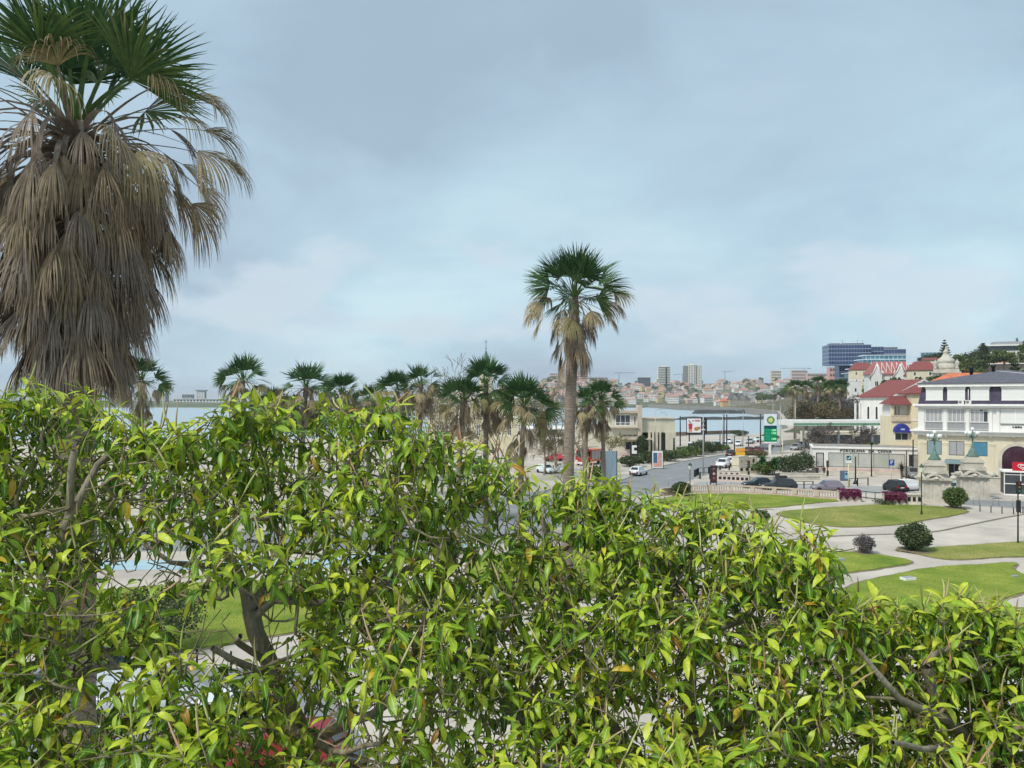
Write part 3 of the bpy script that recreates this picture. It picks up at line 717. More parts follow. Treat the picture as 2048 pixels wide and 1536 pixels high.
def bare_tree(label, foot, height, r, seed, leaf=None, group=None, name='bare_tree', levels=4, **kw):
    nr = np.random.default_rng(seed); t = thing(name, label, 'tree', foot, 0, group)
    ps = branching(nr, height, r, levels, **kw)
    zmax = max(p[0][:, 2].max() for p in ps); k = height/zmax
    V, Fq = tubes_np([(ps[0][0]*k, ps[0][1])], 8); link('trunk', np_mesh('trunk', V, Fq, M_bark), t)
    V, Fq = tubes_np([(p*k, q) for p, q in ps[1:]], 4); link('branches', np_mesh('branches', V, Fq, M_twig), t)
    if leaf:
        n, size, m = leaf; ends = np.concatenate([p[0][1:]*k for p in ps if len(p[0]) and p[1][0] < r*0.35])
        ix = nr.integers(0, len(ends), n); pos = ends[ix] + nr.normal(0, size*1.2, (n, 3)); d = nr.normal(0, 1, (n, 3))
        Rm = frames(d, nr.uniform(0, 6, n)); T = np.array([(0, -.6, 0), (.4, 0, .1), (0, .75, 0), (-.4, 0, .1)])
        W = np.einsum('nij,kj->nki', Rm, T)*(size*nr.uniform(.6, 1.4, n))[:, None, None]+pos[:, None]
        link('crown', np_mesh('crown', W.reshape(-1, 3), np.arange(n*4).reshape(-1, 4), m, {'tint': np.repeat(nr.random(n), 4)}, smooth=False), t)
    return t
def bushy_tree(label, foot, height, cr, seed, m=None, n=900, size=None, name='leafy_tree', group=None, crz=None, tr=0.25, cat='tree', trunk_frac=None, clumps=14, tint=(0.15, 0.85)):
    nr = np.random.default_rng(seed); t = thing(name, label, cat, foot, 0, group); crz = crz or cr*0.8
    zc = height - crz
    pts = [(0, 0, -0.5), (nr.normal(0, .05)*height*.3, nr.normal(0, .05)*height*.3, zc*0.6), (0, 0, zc+crz*0.3)]
    paths = [(np.array(interp_path([Vector(p) for p in pts], height/8)), None)]; paths[0] = (paths[0][0], np.linspace(tr, tr*0.5, len(paths[0][0])))
    for i in range(6):
        a = i*1.05+nr.uniform(0, .5); s = nr.uniform(0.45, 0.8)
        st = np.array([0, 0, zc*s]); en = np.array([math.cos(a)*cr*0.75, math.sin(a)*cr*0.75, zc+crz*nr.uniform(-.2, .5)])
        paths.append((np.array([st, st*0.5+en*0.5+np.array([0, 0, 0.08*height]), en]), np.array([tr*0.45, tr*0.3, tr*0.1])))
    V, Fq = tubes_np(paths, 6); link('trunk', np_mesh('trunk', V, Fq, M_bark), t)
    V, Fq, tn = leafy(nr, n, cr, cr, crz, size or cr*0.11, clumps=clumps, tint=tint)
    link('crown', np_mesh('crown', V, Fq, m or M_leafgreen, {'tint': tn}, smooth=False), t, loc=(0, 0, zc))
    return t
def shrub(label, foot, r, h, seed, m=None, n=1600, size=0.10, name='round_shrub', group=None, stems=True, tint=(0.15, 0.9)):
    nr = np.random.default_rng(seed); t = thing(name, label, 'shrub', foot, 0, group)
    ps = []
    for i in range(9):
        a = i*0.7+nr.uniform(0, .4); e = np.array([math.cos(a)*r*nr.uniform(.3, .75), math.sin(a)*r*nr.uniform(.3, .75), h*nr.uniform(.5, .8)])
        ps.append((np.array([np.array([math.cos(a)*.08, math.sin(a)*.08, -.05]), e*np.array([.5, .5, .4]), e]), np.array([.045, .03, .012])))
    V, Fq = tubes_np(ps, 5); link('stems', np_mesh('stems', V, Fq, M_bark), t)
    V, Fq, tn = leafy(nr, n, r, r, h*0.46, size, clumps=40, tint=tint, hollow=0.66, flip=False, shell=0.22)
    link('foliage', np_mesh('foliage', V, Fq, m or M_leafgreen, {'tint': tn}, smooth=False), t, loc=(0, 0, h*0.54))
    return t
# ================================================================== the rubber trees under the window
SIL = [(-300, 775), (0, 785), (60, 765), (120, 752), (170, 765), (215, 800), (280, 838), (345, 846), (400, 836), (455, 794), (540, 794), (620, 784), (700, 808), (760, 788), (820, 815), (880, 868), (960, 890), (1040, 915), (1080, 945), (1130, 949), (1200, 950), (1260, 971), (1330, 990), (1420, 994), (1500, 1013), (1570, 1033), (1635, 1044), (1660, 1096), (1690, 1190), (1760, 1195), (1850, 1185), (1920, 1185), (1990, 1205), (2060, 1240), (2300, 1260)]
def sil(px): return float(np.interp(px, [s[0] for s in SIL], [s[1] for s in SIL]))
GAPS = [(460, 1225, 150, 85, 0.98), (275, 1128, 100, 50, 0.9), (350, 1330, 170, 62, 0.6), (370, 1060, 210, 50, 0.6), (690, 1425, 90, 75, 0.8), (820, 1480, 70, 60, 0.5), (960, 1500, 60, 40, 0.5), (560, 1450, 90, 50, 0.6), (260, 1400, 130, 45, 0.45), (1640, 1330, 60, 26, 0.75), (2015, 1505, 50, 45, 0.8), (660, 1090, 60, 40, 0.4), (160, 985, 60, 40, 0.45), (950, 1030, 60, 30, 0.5), (1480, 1330, 50, 40, 0.4), (880, 1290, 50, 35, 0.4), (1330, 1420, 60, 50, 0.5)]
def sample_tips(n, seed):
    r = random.Random(seed); out = []; dirs = []
    while len(out) < n:
        px = r.uniform(-330, 2330); top = sil(px)
        py = top + (1760-top)*(r.random()**1.12)
        if py < top: continue
        keep = 1.0
        for gx, gy, rx, ry, s in GAPS:
            d = ((px-gx)/rx)**2 + ((py-gy)/ry)**2
            if d < 1: keep = min(keep, 1-s)
        nz = mnoise.noise(Vector((px*0.011, py*0.013, 1.7)))
        keep *= 0.5 if nz < -0.22 else 1.0
        if r.random() > keep: continue
        s = (py-top)/(1700-top)
        Y = 6.3 - 1.75*s + 0.8*mnoise.noise(Vector((px*0.004, py*0.004, 5.0)))
        if px > 900 and px < 1500: Y += 0.7*(1-s)
        edge = min(1.0, (py-top)/170.0)
        Y += abs(r.gauss(0, 1.45))*(0.35+0.65*edge)
        p = P(px, py, Y)
        out.append((p.x, p.y, p.z))
        d = Vector((r.gauss(0, .5), r.gauss(0, .5)-0.25, 0.85+r.gauss(0, .25))).normalized(); dirs.append(tuple(d))
    return np.array(out), np.array(dirs)
tips, tdirs = sample_tips(4600, 5)
tpx = tips[:, 0]/tips[:, 1]*F+1024
def LP(*pts): return [tuple(P(*p)) for p in pts]
def trunk_to(px, Y, *pts):
    f = P(px, 1400, Y); return [(f.x, f.y, -0.2), (f.x+0.05, f.y, 3.0), (f.x, f.y+0.05, 6.2)] + LP(*pts)
FIC = [
 ('rubber tree under the big palm, its leafy top at the left edge', -2000, 335, [
  (trunk_to(95, 7.2, (90, 1560, 7.0), (98, 1400, 6.8), (112, 1230, 6.6), (135, 1020, 6.4), (150, 900, 6.3)), 0.20, 0.035),
  (LP((95, 1440, 6.8), (20, 1330, 6.6), (-90, 1240, 6.4), (-200, 1130, 6.6)), 0.085, 0.03), (LP((130, 1060, 6.4), (200, 930, 6.6), (300, 845, 6.9)), 0.055, 0.02),
  (LP((100, 1380, 6.8), (180, 1340, 6.2), (260, 1330, 5.7)), 0.06, 0.025), (LP((112, 1230, 6.6), (60, 1100, 7.3), (10, 960, 7.7), (-60, 860, 7.8)), 0.06, 0.02), (LP((95, 1500, 6.9), (170, 1480, 6.0), (220, 1520, 5.3)), 0.06, 0.02)]),
 ('rubber tree with a forked bare trunk in front of the left lawn', 335, 950, [
  (trunk_to(640, 7.4, (625, 1560, 7.2), (592, 1440, 7.0), (535, 1325, 6.9), (500, 1222, 6.8)), 0.19, 0.10),
  (LP((500, 1222, 6.8), (470, 1130, 6.8), (430, 1062, 6.9), (400, 960, 7.0), (380, 880, 7.0)), 0.075, 0.02), (LP((470, 1135, 6.8), (400, 1130, 6.5), (345, 1125, 6.3), (270, 1075, 6.2)), 0.045, 0.016),
  (LP((500, 1220, 6.8), (560, 1130, 7.0), (610, 1060, 7.2), (690, 960, 7.3), (740, 880, 7.2)), 0.075, 0.022), (LP((512, 1235, 6.8), (545, 1205, 6.7), (640, 1208, 6.6), (735, 1190, 6.6), (830, 1125, 6.8), (900, 1070, 7.0)), 0.05, 0.02),
  (LP((535, 1325, 6.9), (480, 1290, 6.6), (478, 1275, 6.5)), 0.045, 0.03), (LP((590, 1440, 7.0), (520, 1345, 6.3), (420, 1300, 5.9)), 0.05, 0.03),
  (LP((610, 1480, 7.1), (700, 1440, 6.6), (780, 1405, 6.3), (830, 1300, 6.3), (850, 1210, 6.5)), 0.07, 0.02), (LP((600, 1460, 7.0), (660, 1500, 6.0), (760, 1490, 5.4)), 0.06, 0.02), (LP((570, 1110, 7.0), (540, 1000, 7.4), (520, 890, 7.5)), 0.045, 0.015)]),
 ('wide rubber tree in the middle, its top below the pavilion and road', 950, 1690, [
  (trunk_to(1290, 7.3, (1285, 1560, 7.2), (1240, 1490, 7.0), (1200, 1420, 6.9)), 0.20, 0.09),
  (LP((1240, 1490, 7.0), (1130, 1470, 6.6), (1040, 1440, 6.4), (970, 1350, 6.5)), 0.10, 0.025), (LP((1200, 1420, 6.9), (1180, 1300, 7.1), (1120, 1170, 7.4), (1080, 1030, 7.6)), 0.075, 0.02),
  (LP((1285, 1540, 7.1), (1370, 1480, 6.9), (1385, 1330, 6.8), (1420, 1265, 6.8), (1500, 1225, 6.8), (1570, 1130, 7.0)), 0.10, 0.02), (LP((1385, 1350, 6.8), (1360, 1220, 7.1), (1330, 1090, 7.3)), 0.06, 0.02),
  (LP((1340, 1500, 7.0), (1460, 1440, 6.3), (1560, 1385, 6.0), (1610, 1330, 6.0)), 0.085, 0.025), (LP((1250, 1500, 7.0), (1180, 1540, 6.0), (1080, 1530, 5.3)), 0.07, 0.025), (LP((1200, 1420, 6.9), (1240, 1300, 7.2), (1240, 1180, 7.4)), 0.05, 0.02)]),
 ('rubber tree with large leaves at the lower right, below the lawns', 1690, 4000, [
  (trunk_to(1960, 6.6, (1955, 1560, 6.4), (1900, 1440, 6.2), (1850, 1330, 6.1)), 0.16, 0.06),
  (LP((1945, 1530, 6.4), (2060, 1440, 6.0), (2180, 1330, 5.9)), 0.09, 0.025), (LP((1900, 1440, 6.2), (1800, 1400, 5.8), (1720, 1300, 5.7)), 0.06, 0.02), (LP((1850, 1330, 6.1), (1900, 1295, 6.3), (1960, 1285, 6.5)), 0.04, 0.015), (LP((1930, 1500, 6.3), (1850, 1500, 5.3), (1780, 1480, 4.9)), 0.05, 0.02)]),
]
for k, (lab, x0, x1, limbs) in enumerate(FIC):
    sel = (tpx >= x0) & (tpx < x1)
    nr = np.random.default_rng(70+k); src = tips[sel][nr.random(sel.sum()) < 0.75]; bt = src + np.stack([nr.normal(0, .28, len(src)), nr.normal(.1, .25, len(src)), -nr.uniform(.05, .55, len(src))], 1); bd = nr.normal(0, 1, (len(bt), 3))*.55 + np.array([0, 0, .6]); bd /= np.linalg.norm(bd, axis=1, keepdims=True)
    ficus(lab, limbs, tips[sel], tdirs[sel], 40+k, 'rubber trees under the window', bt, bd)
# ================================================================== palms
def big_palm():
    nr = np.random.default_rng(3); fr = []
    for i in range(19):
        s = i/18; el = 1.50-0.95*s + nr.normal(0, .07)
        fr.append(frond(nr, i*2.4+0.3, el, 1.25*(0.8+0.35*s), 0.15+0.3*s, 1.45*nr.uniform(.9, 1.1), 44, 7, 1.3, 0.03+0.14*s, 0.02+0.2*s*s, 0.14, nr.uniform(-.1, .2), 0.032))
    for i in range(18):
        el = nr.uniform(-0.3, 0.65)
        fr.append(frond(nr, i*2.4+0.9, el, nr.uniform(1.5, 2.3), nr.uniform(0.25, 0.8), nr.uniform(.95, 1.2), 34, 7, nr.uniform(0.6, 0.95), nr.uniform(1.0, 1.7), nr.uniform(0.6, 0.9), 0.2, nr.uniform(-.45, .05), 0.022, foldlen=0.42))
    for az, el, Lp, bd, Rf, wl in ((.15, .55, 1.9, .35, 1.15, .75), (-.35, .62, 1.7, .4, 1.1, .65), (.35, .20, 2.15, .45, 1.05, .7), (-.2, -.02, 2.3, .5, 1.1, .8), (.05, -.25, 2.1, .6, 1.15, .85), (-.5, -.1, 1.8, .6, 1.1, .75), (.25, -.5, 1.9, .7, 1.0, .9), (-.15, -.75, 1.8, .6, 1.0, .95), (-1.25, 1.0, 1.35, .5, 1.1, .62), (-1.9, .75, 1.5, .5, 1.1, .7), (-2.5, .55, 1.7, .4, 1.15, .72), (2.9, .35, 2.0, .4, 1.1, .68), (-2.9, .05, 2.0, .5, 1.1, .8), (3.1, -.3, 2.0, .6, 1.0, .8)):
        fr.append(frond(nr, az, el, Lp, bd, Rf, 36, 7, nr.uniform(.75, 1.05), nr.uniform(1.0, 1.6), wl, .2, nr.uniform(-.35, .05), .022, foldlen=.42))
    for i in range(56):
        fr.append(frond(nr, i*2.4+nr.uniform(-.3, .3), nr.uniform(-.1, .75), nr.uniform(1.2, 1.75), nr.uniform(1.35, 2.0), nr.uniform(.8, 1.05), 26, 6, 0.55, nr.uniform(.8, 1.3), nr.uniform(0.85, 1.25), 0.22, nr.uniform(-.65, .05), 0.038))
    for i in range(250):
        s = i/249; z = -0.25-3.35*s
        fr.append(frond(nr, i*2.4+nr.uniform(-.3, .3), nr.uniform(-0.35, 0.15)-0.5*s, (1.38-0.95*s)*nr.uniform(.85, 1.12), nr.uniform(1.05, 1.4)-0.55*s, nr.uniform(.85, 1.2), 22, 6, nr.uniform(0.35, 0.62), nr.uniform(0.5, 1.1), nr.uniform(0.82, 1.3), 0.30, z, 0.034, foldlen=0.45))
    return fr
YB = 13.2
foot = P(150, 800, YB)
palm('huge fan palm with a thick grey brown skirt of dead fronds at the left edge', (foot.x, foot.y, 0), ZP(262, YB), 0.36, big_palm())
nr = np.random.default_rng(21); YM = 38.0; foot = P(1133, 800, YM)
palm('tall slender fan palm standing alone against the sky', (foot.x, foot.y, 0), ZP(592, YM), 0.30, crown_fronds(nr, 32, 15, 34, 1.55, 1.35, 30, 6, 2.7, rt=0.28, dead_r=0.9), lean=(GX(1150, YM)-foot.x, 0))
def grove(specs):
    kinds = []
    for k in range(4):
        nr = np.random.default_rng(60+k); ng, nd, ns = ((24, 12, 22), (20, 10, 30), (26, 14, 16), (18, 18, 30))[k]
        kinds.append([np_mesh('frond', V, Fq, M_frond, {'tint': tn}, smooth=False) for V, Fq, tn in crown_fronds(nr, ng, nd, ns, 1.15, 0.95, 16, 4, 1.7+0.5*(k % 3), folded=False, rt=0.24)])
    for k, (px, py, Y, sc, lab) in enumerate(specs):
        f = P(px, 800, Y); hgt = ZP(py, Y); t = thing('fan_palm', lab, 'palm tree', (f.x, f.y, 0), 0, 'fan palms along the seafront')
        r0 = np.random.default_rng(90+k); lean = r0.uniform(-.5, .5); zz = np.linspace(0, 1, 22)
        pts = np.stack([lean*zz*zz, 0*zz, hgt*zz], 1); V, Fq = tubes_np([(pts, 0.25*sc*(1.2-0.35*np.minimum(1, zz*3))*(1+0.05*(np.arange(22) % 2)))], 9)
        link('trunk', np_mesh('trunk', V, Fq, M_palmtrunk), t)
        rz = r0.uniform(0, 6.28); tx, ty = r0.uniform(-.16, .16, 2); vs_ = r0.uniform(.84, 1.12)
        for me in kinds[k % 4]: link('frond', me, t, loc=(lean, 0, hgt), rot=(tx, ty, rz), scale=sc*1.32*vs_)
grove([(285, 762, 68, 1.0, 'fan palm just right of the huge palm, sea behind it'), (490, 760, 72, 1.0, 'fan palm standing right of the gap with the marina view'),
       (545, 805, 80, .85, 'low fan palm tucked between two taller seafront palms'), (602, 772, 74, 1.08, 'broad crowned fan palm, left one of the dense row'), (690, 785, 80, 1.0, 'fan palm in the dense row, right of the broad crowned one'),
       (735, 800, 90, .9, 'small fan palm half hidden in the dense row'), (790, 782, 82, 1.0, 'fan palm in the dense row, third from its right end'), (838, 766, 70, .98, 'taller fan palm at the right end of the dense row'),
       (915, 800, 60, 1.0, 'fan palm with a pale brown skirt left of the green spire'), (972, 768, 62, .95, 'tall fan palm standing in front of the green spire'),
       (1040, 812, 60, 1.0, 'fan palm with a spiky open crown left of the tall palm'), (1168, 806, 76, .95, 'left of two fan palms right of the tall palm'), (1209, 800, 78, .95, 'right of two fan palms beside the cream pavilion')])
# ================================================================== bare and leafy trees in the middle distance
bare_tree('leafless tree with fine twigs beside the green spire', G(900, 990), 18.0, 0.28, 5, levels=5, spread=0.62)
bare_tree('leafless tree low behind the palms by the cream wall', G(1010, 960), 14.5, 0.25, 8, levels=5, spread=0.7)
bare_tree('dark leafless tree left of the tall palm trunk', G(1115, 945), 15.5, 0.25, 9, levels=5, spread=0.6)
bare_tree('leafless tree forking right behind the tall palm trunk', G(1168, 960), 15.0, 0.22, 14, levels=5, spread=0.65)
bare_tree('brown half bare tree right of the spiky palm', G(1088, 950), 14.0, 0.2, 17, leaf=(2600, 0.16, M_leafbrown), levels=5)
bare_tree('small yellow green tree before the pavilion corner', G(1222, 925), 6.6, 0.14, 19, leaf=(1400, 0.18, leafmat('yellowgreen_foliage', [(0, (0.12, 0.13, 0.03)), (1, (0.28, 0.27, 0.08))], trans=0.25)), levels=4, n0=4)
bare_tree('leafless tree in the cream courtyard, leftmost of the bare trees', G(870, 975), 15.5, 0.25, 23, levels=5)
for k, (px, py, h, r, lab) in enumerate([(660, 965, 13.6, 5.5, 'dark green bushy tree under the dense palm row'), (760, 965, 13.2, 5.5, 'dark bushy tree under the palms left of the cream wall'), (560, 970, 12.6, 4.5, 'dark bushy tree low between the seafront palms')]):
    f = G(px, py); bushy_tree(lab, f, h, r, 300+k, M_leafdark, 2200, 0.32)
# ================================================================== buildings near the square
M_cream = mat('cream_render', (0.71, 0.65, 0.50), 0.85, 0.08, 0.7, 0.1, 20, col2=(0.60, 0.54, 0.40), stretch=(1, 1, .35))
M_white = mat('white_render', (0.77, 0.76, 0.73), 0.8, 0.06, 0.7, 0.1, 20, col2=(0.67, 0.66, 0.63), stretch=(1, 1, .35))
M_yellow = mat('yellow_render', (0.74, 0.65, 0.46), 0.85, 0.07, 0.6)
M_trim = mat('white_trim', (0.80, 0.79, 0.75), 0.7, 0.07, 1.2)
M_glass = mat('dark_glass', (0.045, 0.055, 0.07), 0.08, 0.3, 0.8, spec=0.7)
M_curtain = mat('curtained_glass', (0.36, 0.36, 0.37), 0.25, 0.16, 0.8, spec=0.5, stretch=(9, 1, 0.3))
M_blind = mat('teal_blind', (0.22, 0.30, 0.33), 0.3, 0.2, 1.0, spec=0.5, stretch=(14, 1, 0.2))
M_bluewin = mat('blue_glass', (0.07, 0.22, 0.32), 0.2, 0.25, 1.0, spec=0.6, stretch=(14, 1, 0.2))
M_shutter = mat('roller_shutter', (0.72, 0.72, 0.70), 0.7, 0.05, 1.0, 0.5, 7, stretch=(0.05, 1, 6))
M_slate = mat('slate', (0.115, 0.115, 0.14), 0.7, 0.2, 2.0, 0.4, 10)
M_mansard = mat('dark_mansard', (0.060, 0.050, 0.085), 0.7, 0.25, 1.2, 0.3, 8)
M_redtile = mat('red_tile', (0.225, 0.070, 0.066), 0.85, 0.2, 1.2, 0.6, 6, stretch=(6, 1, 1))
M_orangetile = mat('orange_tile', (0.55, 0.17, 0.09), 0.85, 0.2, 1.2, 0.6, 6)
M_stone = mat('weathered_limestone', (0.60, 0.56, 0.48), 0.9, 0.2, 0.9, 0.4, 8, col2=(0.42, 0.39, 0.33))
M_darkmetal = mat('dark_metal', (0.03, 0.032, 0.035), 0.5, 0.2, 2.0, metal=0.3)
M_greymetal = mat('galvanised_steel', (0.42, 0.44, 0.45), 0.5, 0.12, 2.0, metal=0.4)
M_verdigris = mat('verdigris_bronze', (0.06, 0.12, 0.095), 0.7, 0.3, 6.0, col2=(0.17, 0.27, 0.23))
M_dark = mat('black_void', (0.02, 0.02, 0.022), 0.6, 0.2, 1.0)
M_blueawn = mat('blue_canvas', (0.035, 0.045, 0.26), 0.8, 0.15, 1.0)
M_pinkstone = mat('pink_marble', (0.56, 0.44, 0.40), 0.6, 0.18, 0.8)
def window(par, x0, x1, z0, z1, y, cols=2, rows=1, fm=None, gm=None, fw=0.07, depth=0.10, transom=None, out=0.03):
    """frame with bars (part) and its glass panes (sub-parts); the wall face is at y, outside is -y"""
    fm = fm or M_trim; gm = gm or M_glass; b = MB(); yo, yi = y-out, y+depth
    b.box(x0, x0+fw, yo, yi, z0, z1); b.box(x1-fw, x1, yo, yi, z0, z1); b.box(x0+fw, x1-fw, yo, yi, z0, z0+fw); b.box(x0+fw, x1-fw, yo, yi, z1-fw, z1)
    xs = [x0+fw+(x1-x0-2*fw)*i/cols for i in range(cols+1)]; zs = [z0+fw+(z1-z0-2*fw)*i/rows for i in range(rows+1)]
    if transom: zs = [z0+fw] + [z0+(z1-z0)*q for q in transom] + [z1-fw]
    bw = fw*0.4
    for x in xs[1:-1]: b.box(x-bw, x+bw, yo+.008, yi-.004, z0+fw, z1-fw)
    for z in zs[1:-1]: b.box(x0+fw, x1-fw, yo+.012, yi-.008, z-bw, z+bw)
    w_ = b.build('window', fm, par)
    for i in range(len(xs)-1):
        for j in range(len(zs)-1):
            g = gm[(i+j) % len(gm)] if isinstance(gm, (list, tuple)) else gm
            MB().box(xs[i]+bw*.6, xs[i+1]-bw*.6, y-0.004, y+0.006, zs[j]+bw*.6, zs[j+1]-bw*.6).build('pane', g, w_)
    return w_
def hip_roof(par, x0, x1, y0, y1, z0, z1, ridge, m, name='roof', thick=0.16, axis='x'):
    b = MB(); cx0, cx1 = x0+ridge, x1-ridge; cy = (y0+y1)/2
    if axis == 'y': r0, r1 = ((x0+x1)/2, y0+ridge, z1), ((x0+x1)/2, y1-ridge, z1)
    else: r0, r1 = (cx0, cy, z1), (cx1, cy, z1)
    A, B, C, D = (x0, y0, z0), (x1, y0, z0), (x1, y1, z0), (x0, y1, z0)
    lo = [(p[0], p[1], p[2]-thick) for p in (A, B, C, D)]
    if axis == 'y': b.add([A, B, C, D, r0, r1]+lo, [(0, 1, 4), (1, 2, 5, 4), (2, 3, 5), (3, 0, 4, 5), (0, 6, 7, 1), (1, 7, 8, 2), (2, 8, 9, 3), (3, 9, 6, 0), (9, 8, 7, 6)])
    else: b.add([A, B, C, D, r0, r1]+lo, [(0, 1, 5, 4), (1, 2, 5), (2, 3, 4, 5), (3, 0, 4), (0, 6, 7, 1), (1, 7, 8, 2), (2, 8, 9, 3), (3, 9, 6, 0), (9, 8, 7, 6)])
    return b.build(name, m, par)
def main_building():
    t = thing('corner_building', 'white and cream corner building with dark mansard, slate roof and arched entrance', 'building', (59.5, 110.0, 0), math.atan2(-7.0, 10.8))
    W, D = 21.0, 16.0
    box('ground_floor_wall', M_cream, t, 0, W, 0, D, 0, 6.95)
    box('upper_wall', M_white, t, 0.12, W-.1, 0.15, D, 7.62, 10.9)
    b = MB(); b.box(-0.75, W+.5, -0.80, D, 7.30, 7.50); b.box(-0.5, W+.4, -0.55, D, 6.95, 7.298); b.box(-.95, W+.6, -1.0, D, 7.502, 7.62)
    b.build('belt_cornice', M_trim, t)
    b = MB(); b.box(-0.35, W+.4, -0.45, D, 10.9, 11.15); b.box(-0.6, W+.5, -0.7, D, 11.152, 11.42); b.build('upper_cornice', M_trim, t)
    # mansard storey, walls leaning in
    b = MB(); z0, z1 = 11.42, 13.9
    A = [(0.05, 0.0), (W, 0.0), (W, D), (0.05, D)]; B = [(0.55, 0.35), (W, 0.35), (W, D), (0.55, D)]
    b.add([(x, y, z0) for x, y in A]+[(x, y, z1) for x, y in B], [(0, 1, 5, 4), (1, 2, 6, 5), (2, 3, 7, 6), (3, 0, 4, 7), (4, 5, 6, 7)])
    b.build('mansard_wall', M_mansard, t)
    box('eave_fascia', M_trim, t, 0.05, W+.6, -0.35, D+.4, 13.9, 14.32)
    rf = hip_roof(t, -0.1, W+.8, -0.5, D+.5, 14.5, 16.6, 0.0, M_slate, axis='x'); 
    bpy.data.objects.remove(rf)
    b = MB(); ap = (9.6, 5.6, 16.25); ap2 = (11.2, 12.0, 16.6); E = [(-.1, -.5, 14.45), (W+.8, -.5, 14.45), (W+.8, D+.5, 14.45), (-.1, D+.5, 14.45)]; L_ = [(x, y, 14.33) for x, y, z in E]
    b.add(E+[ap, ap2]+L_, [(0, 1, 4), (1, 2, 5, 4), (2, 3, 5), (3, 0, 4, 5), (0, 6, 7, 1), (1, 7, 8, 2), (2, 8, 9, 3), (3, 9, 6, 0), (9, 8, 7, 6)])
    rf = b.build('roof', M_slate, t)
    b = MB(); b.tube([ap, (E[1][0], E[1][1], E[1][2]+.05)], 0.07, 5); b.build('hip_flashing', mat('zinc_flashing', (.5, .52, .55), .5, .1, 2), rf)
    for cx, cyy, zt in ((6.6, 4.6, 16.95), (9.3, 5.4, 17.2)):
        b = MB(); b.lathe([(0.22, 15.4), (0.22, zt-.45), (0.33, zt-.42), (0.33, zt-.05), (0.24, zt)], 10, (cx, cyy, 0)); b.build('chimney', M_darkmetal, rf)
    # windows
    for x0, x1 in ((1.0, 3.15), (3.8, 5.95), (6.55, 8.75)):
        window(t, x0, x1, 8.85, 10.75, 0.15, 4, 1, M_trim, [M_curtain, M_curtain, M_curtain, M_glass] if x0 > 6 else [M_curtain], transom=(0.82,))
        b = MB(); n = 14
        for i in range(n): xx = x0+0.05+(x1-x0-.1)*i/(n-1); b.box(xx-.02, xx+.02, 0.02, 0.06, 7.9, 8.78)
        b.box(x0, x1, 0.0, 0.08, 8.785, 8.84); b.box(x0, x1, 0.0, 0.08, 7.78, 7.895)
        b.build('balustrade', mat('grey_railing', (.45, .45, .45), .6, .1, 3), t)
        MB().box(x0, x1, 0.125, 0.145, 7.7, 8.8).build('spandrel_panel', mat('grey_panel', (.33, .33, .35), .6, .12, 2, stretch=(8, 1, 1)), t)
    sh = MB().box(10.2, 14.6, 0.06, 0.14, 8.72, 10.75).build('shutter', M_shutter, t)
    MB().box(11.85, 11.97, 0.02, 0.058, 8.72, 10.75).build('guide_rail', M_trim, sh); MB().box(13.6, 13.72, 0.02, 0.058, 8.72, 10.75).build('guide_rail', M_trim, sh)
    MB().box(10.15, 14.65, -0.02, 0.10, 8.62, 8.71).build('ledge', mat('dark_ledge', (.12, .12, .11), .7), t)
    for k in range(9):
        if k != 4: MB().box(11.55+k*.30, 11.55+k*.30+(.25 if k % 3 else .21), 0.09, 0.148, 8.12 if k % 4 else 8.15, 8.36 if k % 3 else 8.32).build('sign_letter', M_dark, t)
    for x0, x1 in ((0.05, .9), (3.25, 3.7), (6.05, 6.45), (8.85, 9.2), (9.7, 10.08)):
        b = MB(); b.box(x0, x1, -0.02, 0.148, 7.63, 10.88); b.box(x0-.05, x1+.05, -0.08, 0.148, 10.6, 10.7); b.build('pilaster', M_white, t)
    for x0, x1 in ((1.05, 3.2), (3.75, 5.95), (6.6, 8.85), (10.3, 14.7)):
        yy = 0.10; s = MB().box(x0, x1, yy-.06, yy+.2, 12.02, 13.62).build('shutter', M_shutter, t)
        MB().box(x0-.08, x1+.08, yy-.12, yy+.3, 13.625, 13.86).build('shutter_box', M_trim, s)
        MB().box(x0-.05, x1+.05, yy-.1, yy+.1, 11.93, 12.015).build('sill', M_trim, s)
    for x in (5.1, 6.0):
        a = MB().box(x, x+.72, -0.42, -0.10, 11.44, 11.98).build('air_conditioner', mat('appliance_white', (.66, .65, .62), .5, .08, 3), t)
        MB().lathe([(0.0, 0), (.2, 0), (.2, .015), (0, .015)], 14).build('fan_grille', mat('grille_grey', (.2, .2, .2), .6), a, loc=(x+.26, -.422, 11.71), rot=(R(90), 0, 0))
    MB().tube([(6.35, -0.05, 12.0), (6.35, -0.02, 13.5)], .05, 6).build('downpipe', M_trim, t)
    for (x0, x1), g in zip(((1.2, 3.05), (3.95, 5.85), (6.75, 8.65)), ((M_blind,), (M_curtain, M_curtain), (M_bluewin,))):
        window(t, x0, x1, 4.1, 6.1, 0.0, len(g), 1, M_dark, list(g), 0.06)
    for x in (0.75, 3.45, 6.25, 9.2):
        b = MB(); b.box(x-.28, x+.28, -0.07, 0.0, 0, 5.7); b.box(x-.36, x+.36, -0.12, 0.0, 5.72, 5.86); b.box(x-.32, x+.32, -.1, 0, 5.5, 5.58); b.build('pilaster', M_cream, t)
    d = box('door', M_dark, t, 3.95, 5.3, -0.03, 0.1, 0, 3.0); MB().box(4.6, 4.66, -.06, -.032, .1, 2.9).build('mullion', M_greymetal, d)
    b = MB(); pr = [(0, .62), (.35, .58), (.75, .42), (1.05, .15), (1.12, 0)]; n = 9; V = []; x0, x1 = 3.4, 5.8
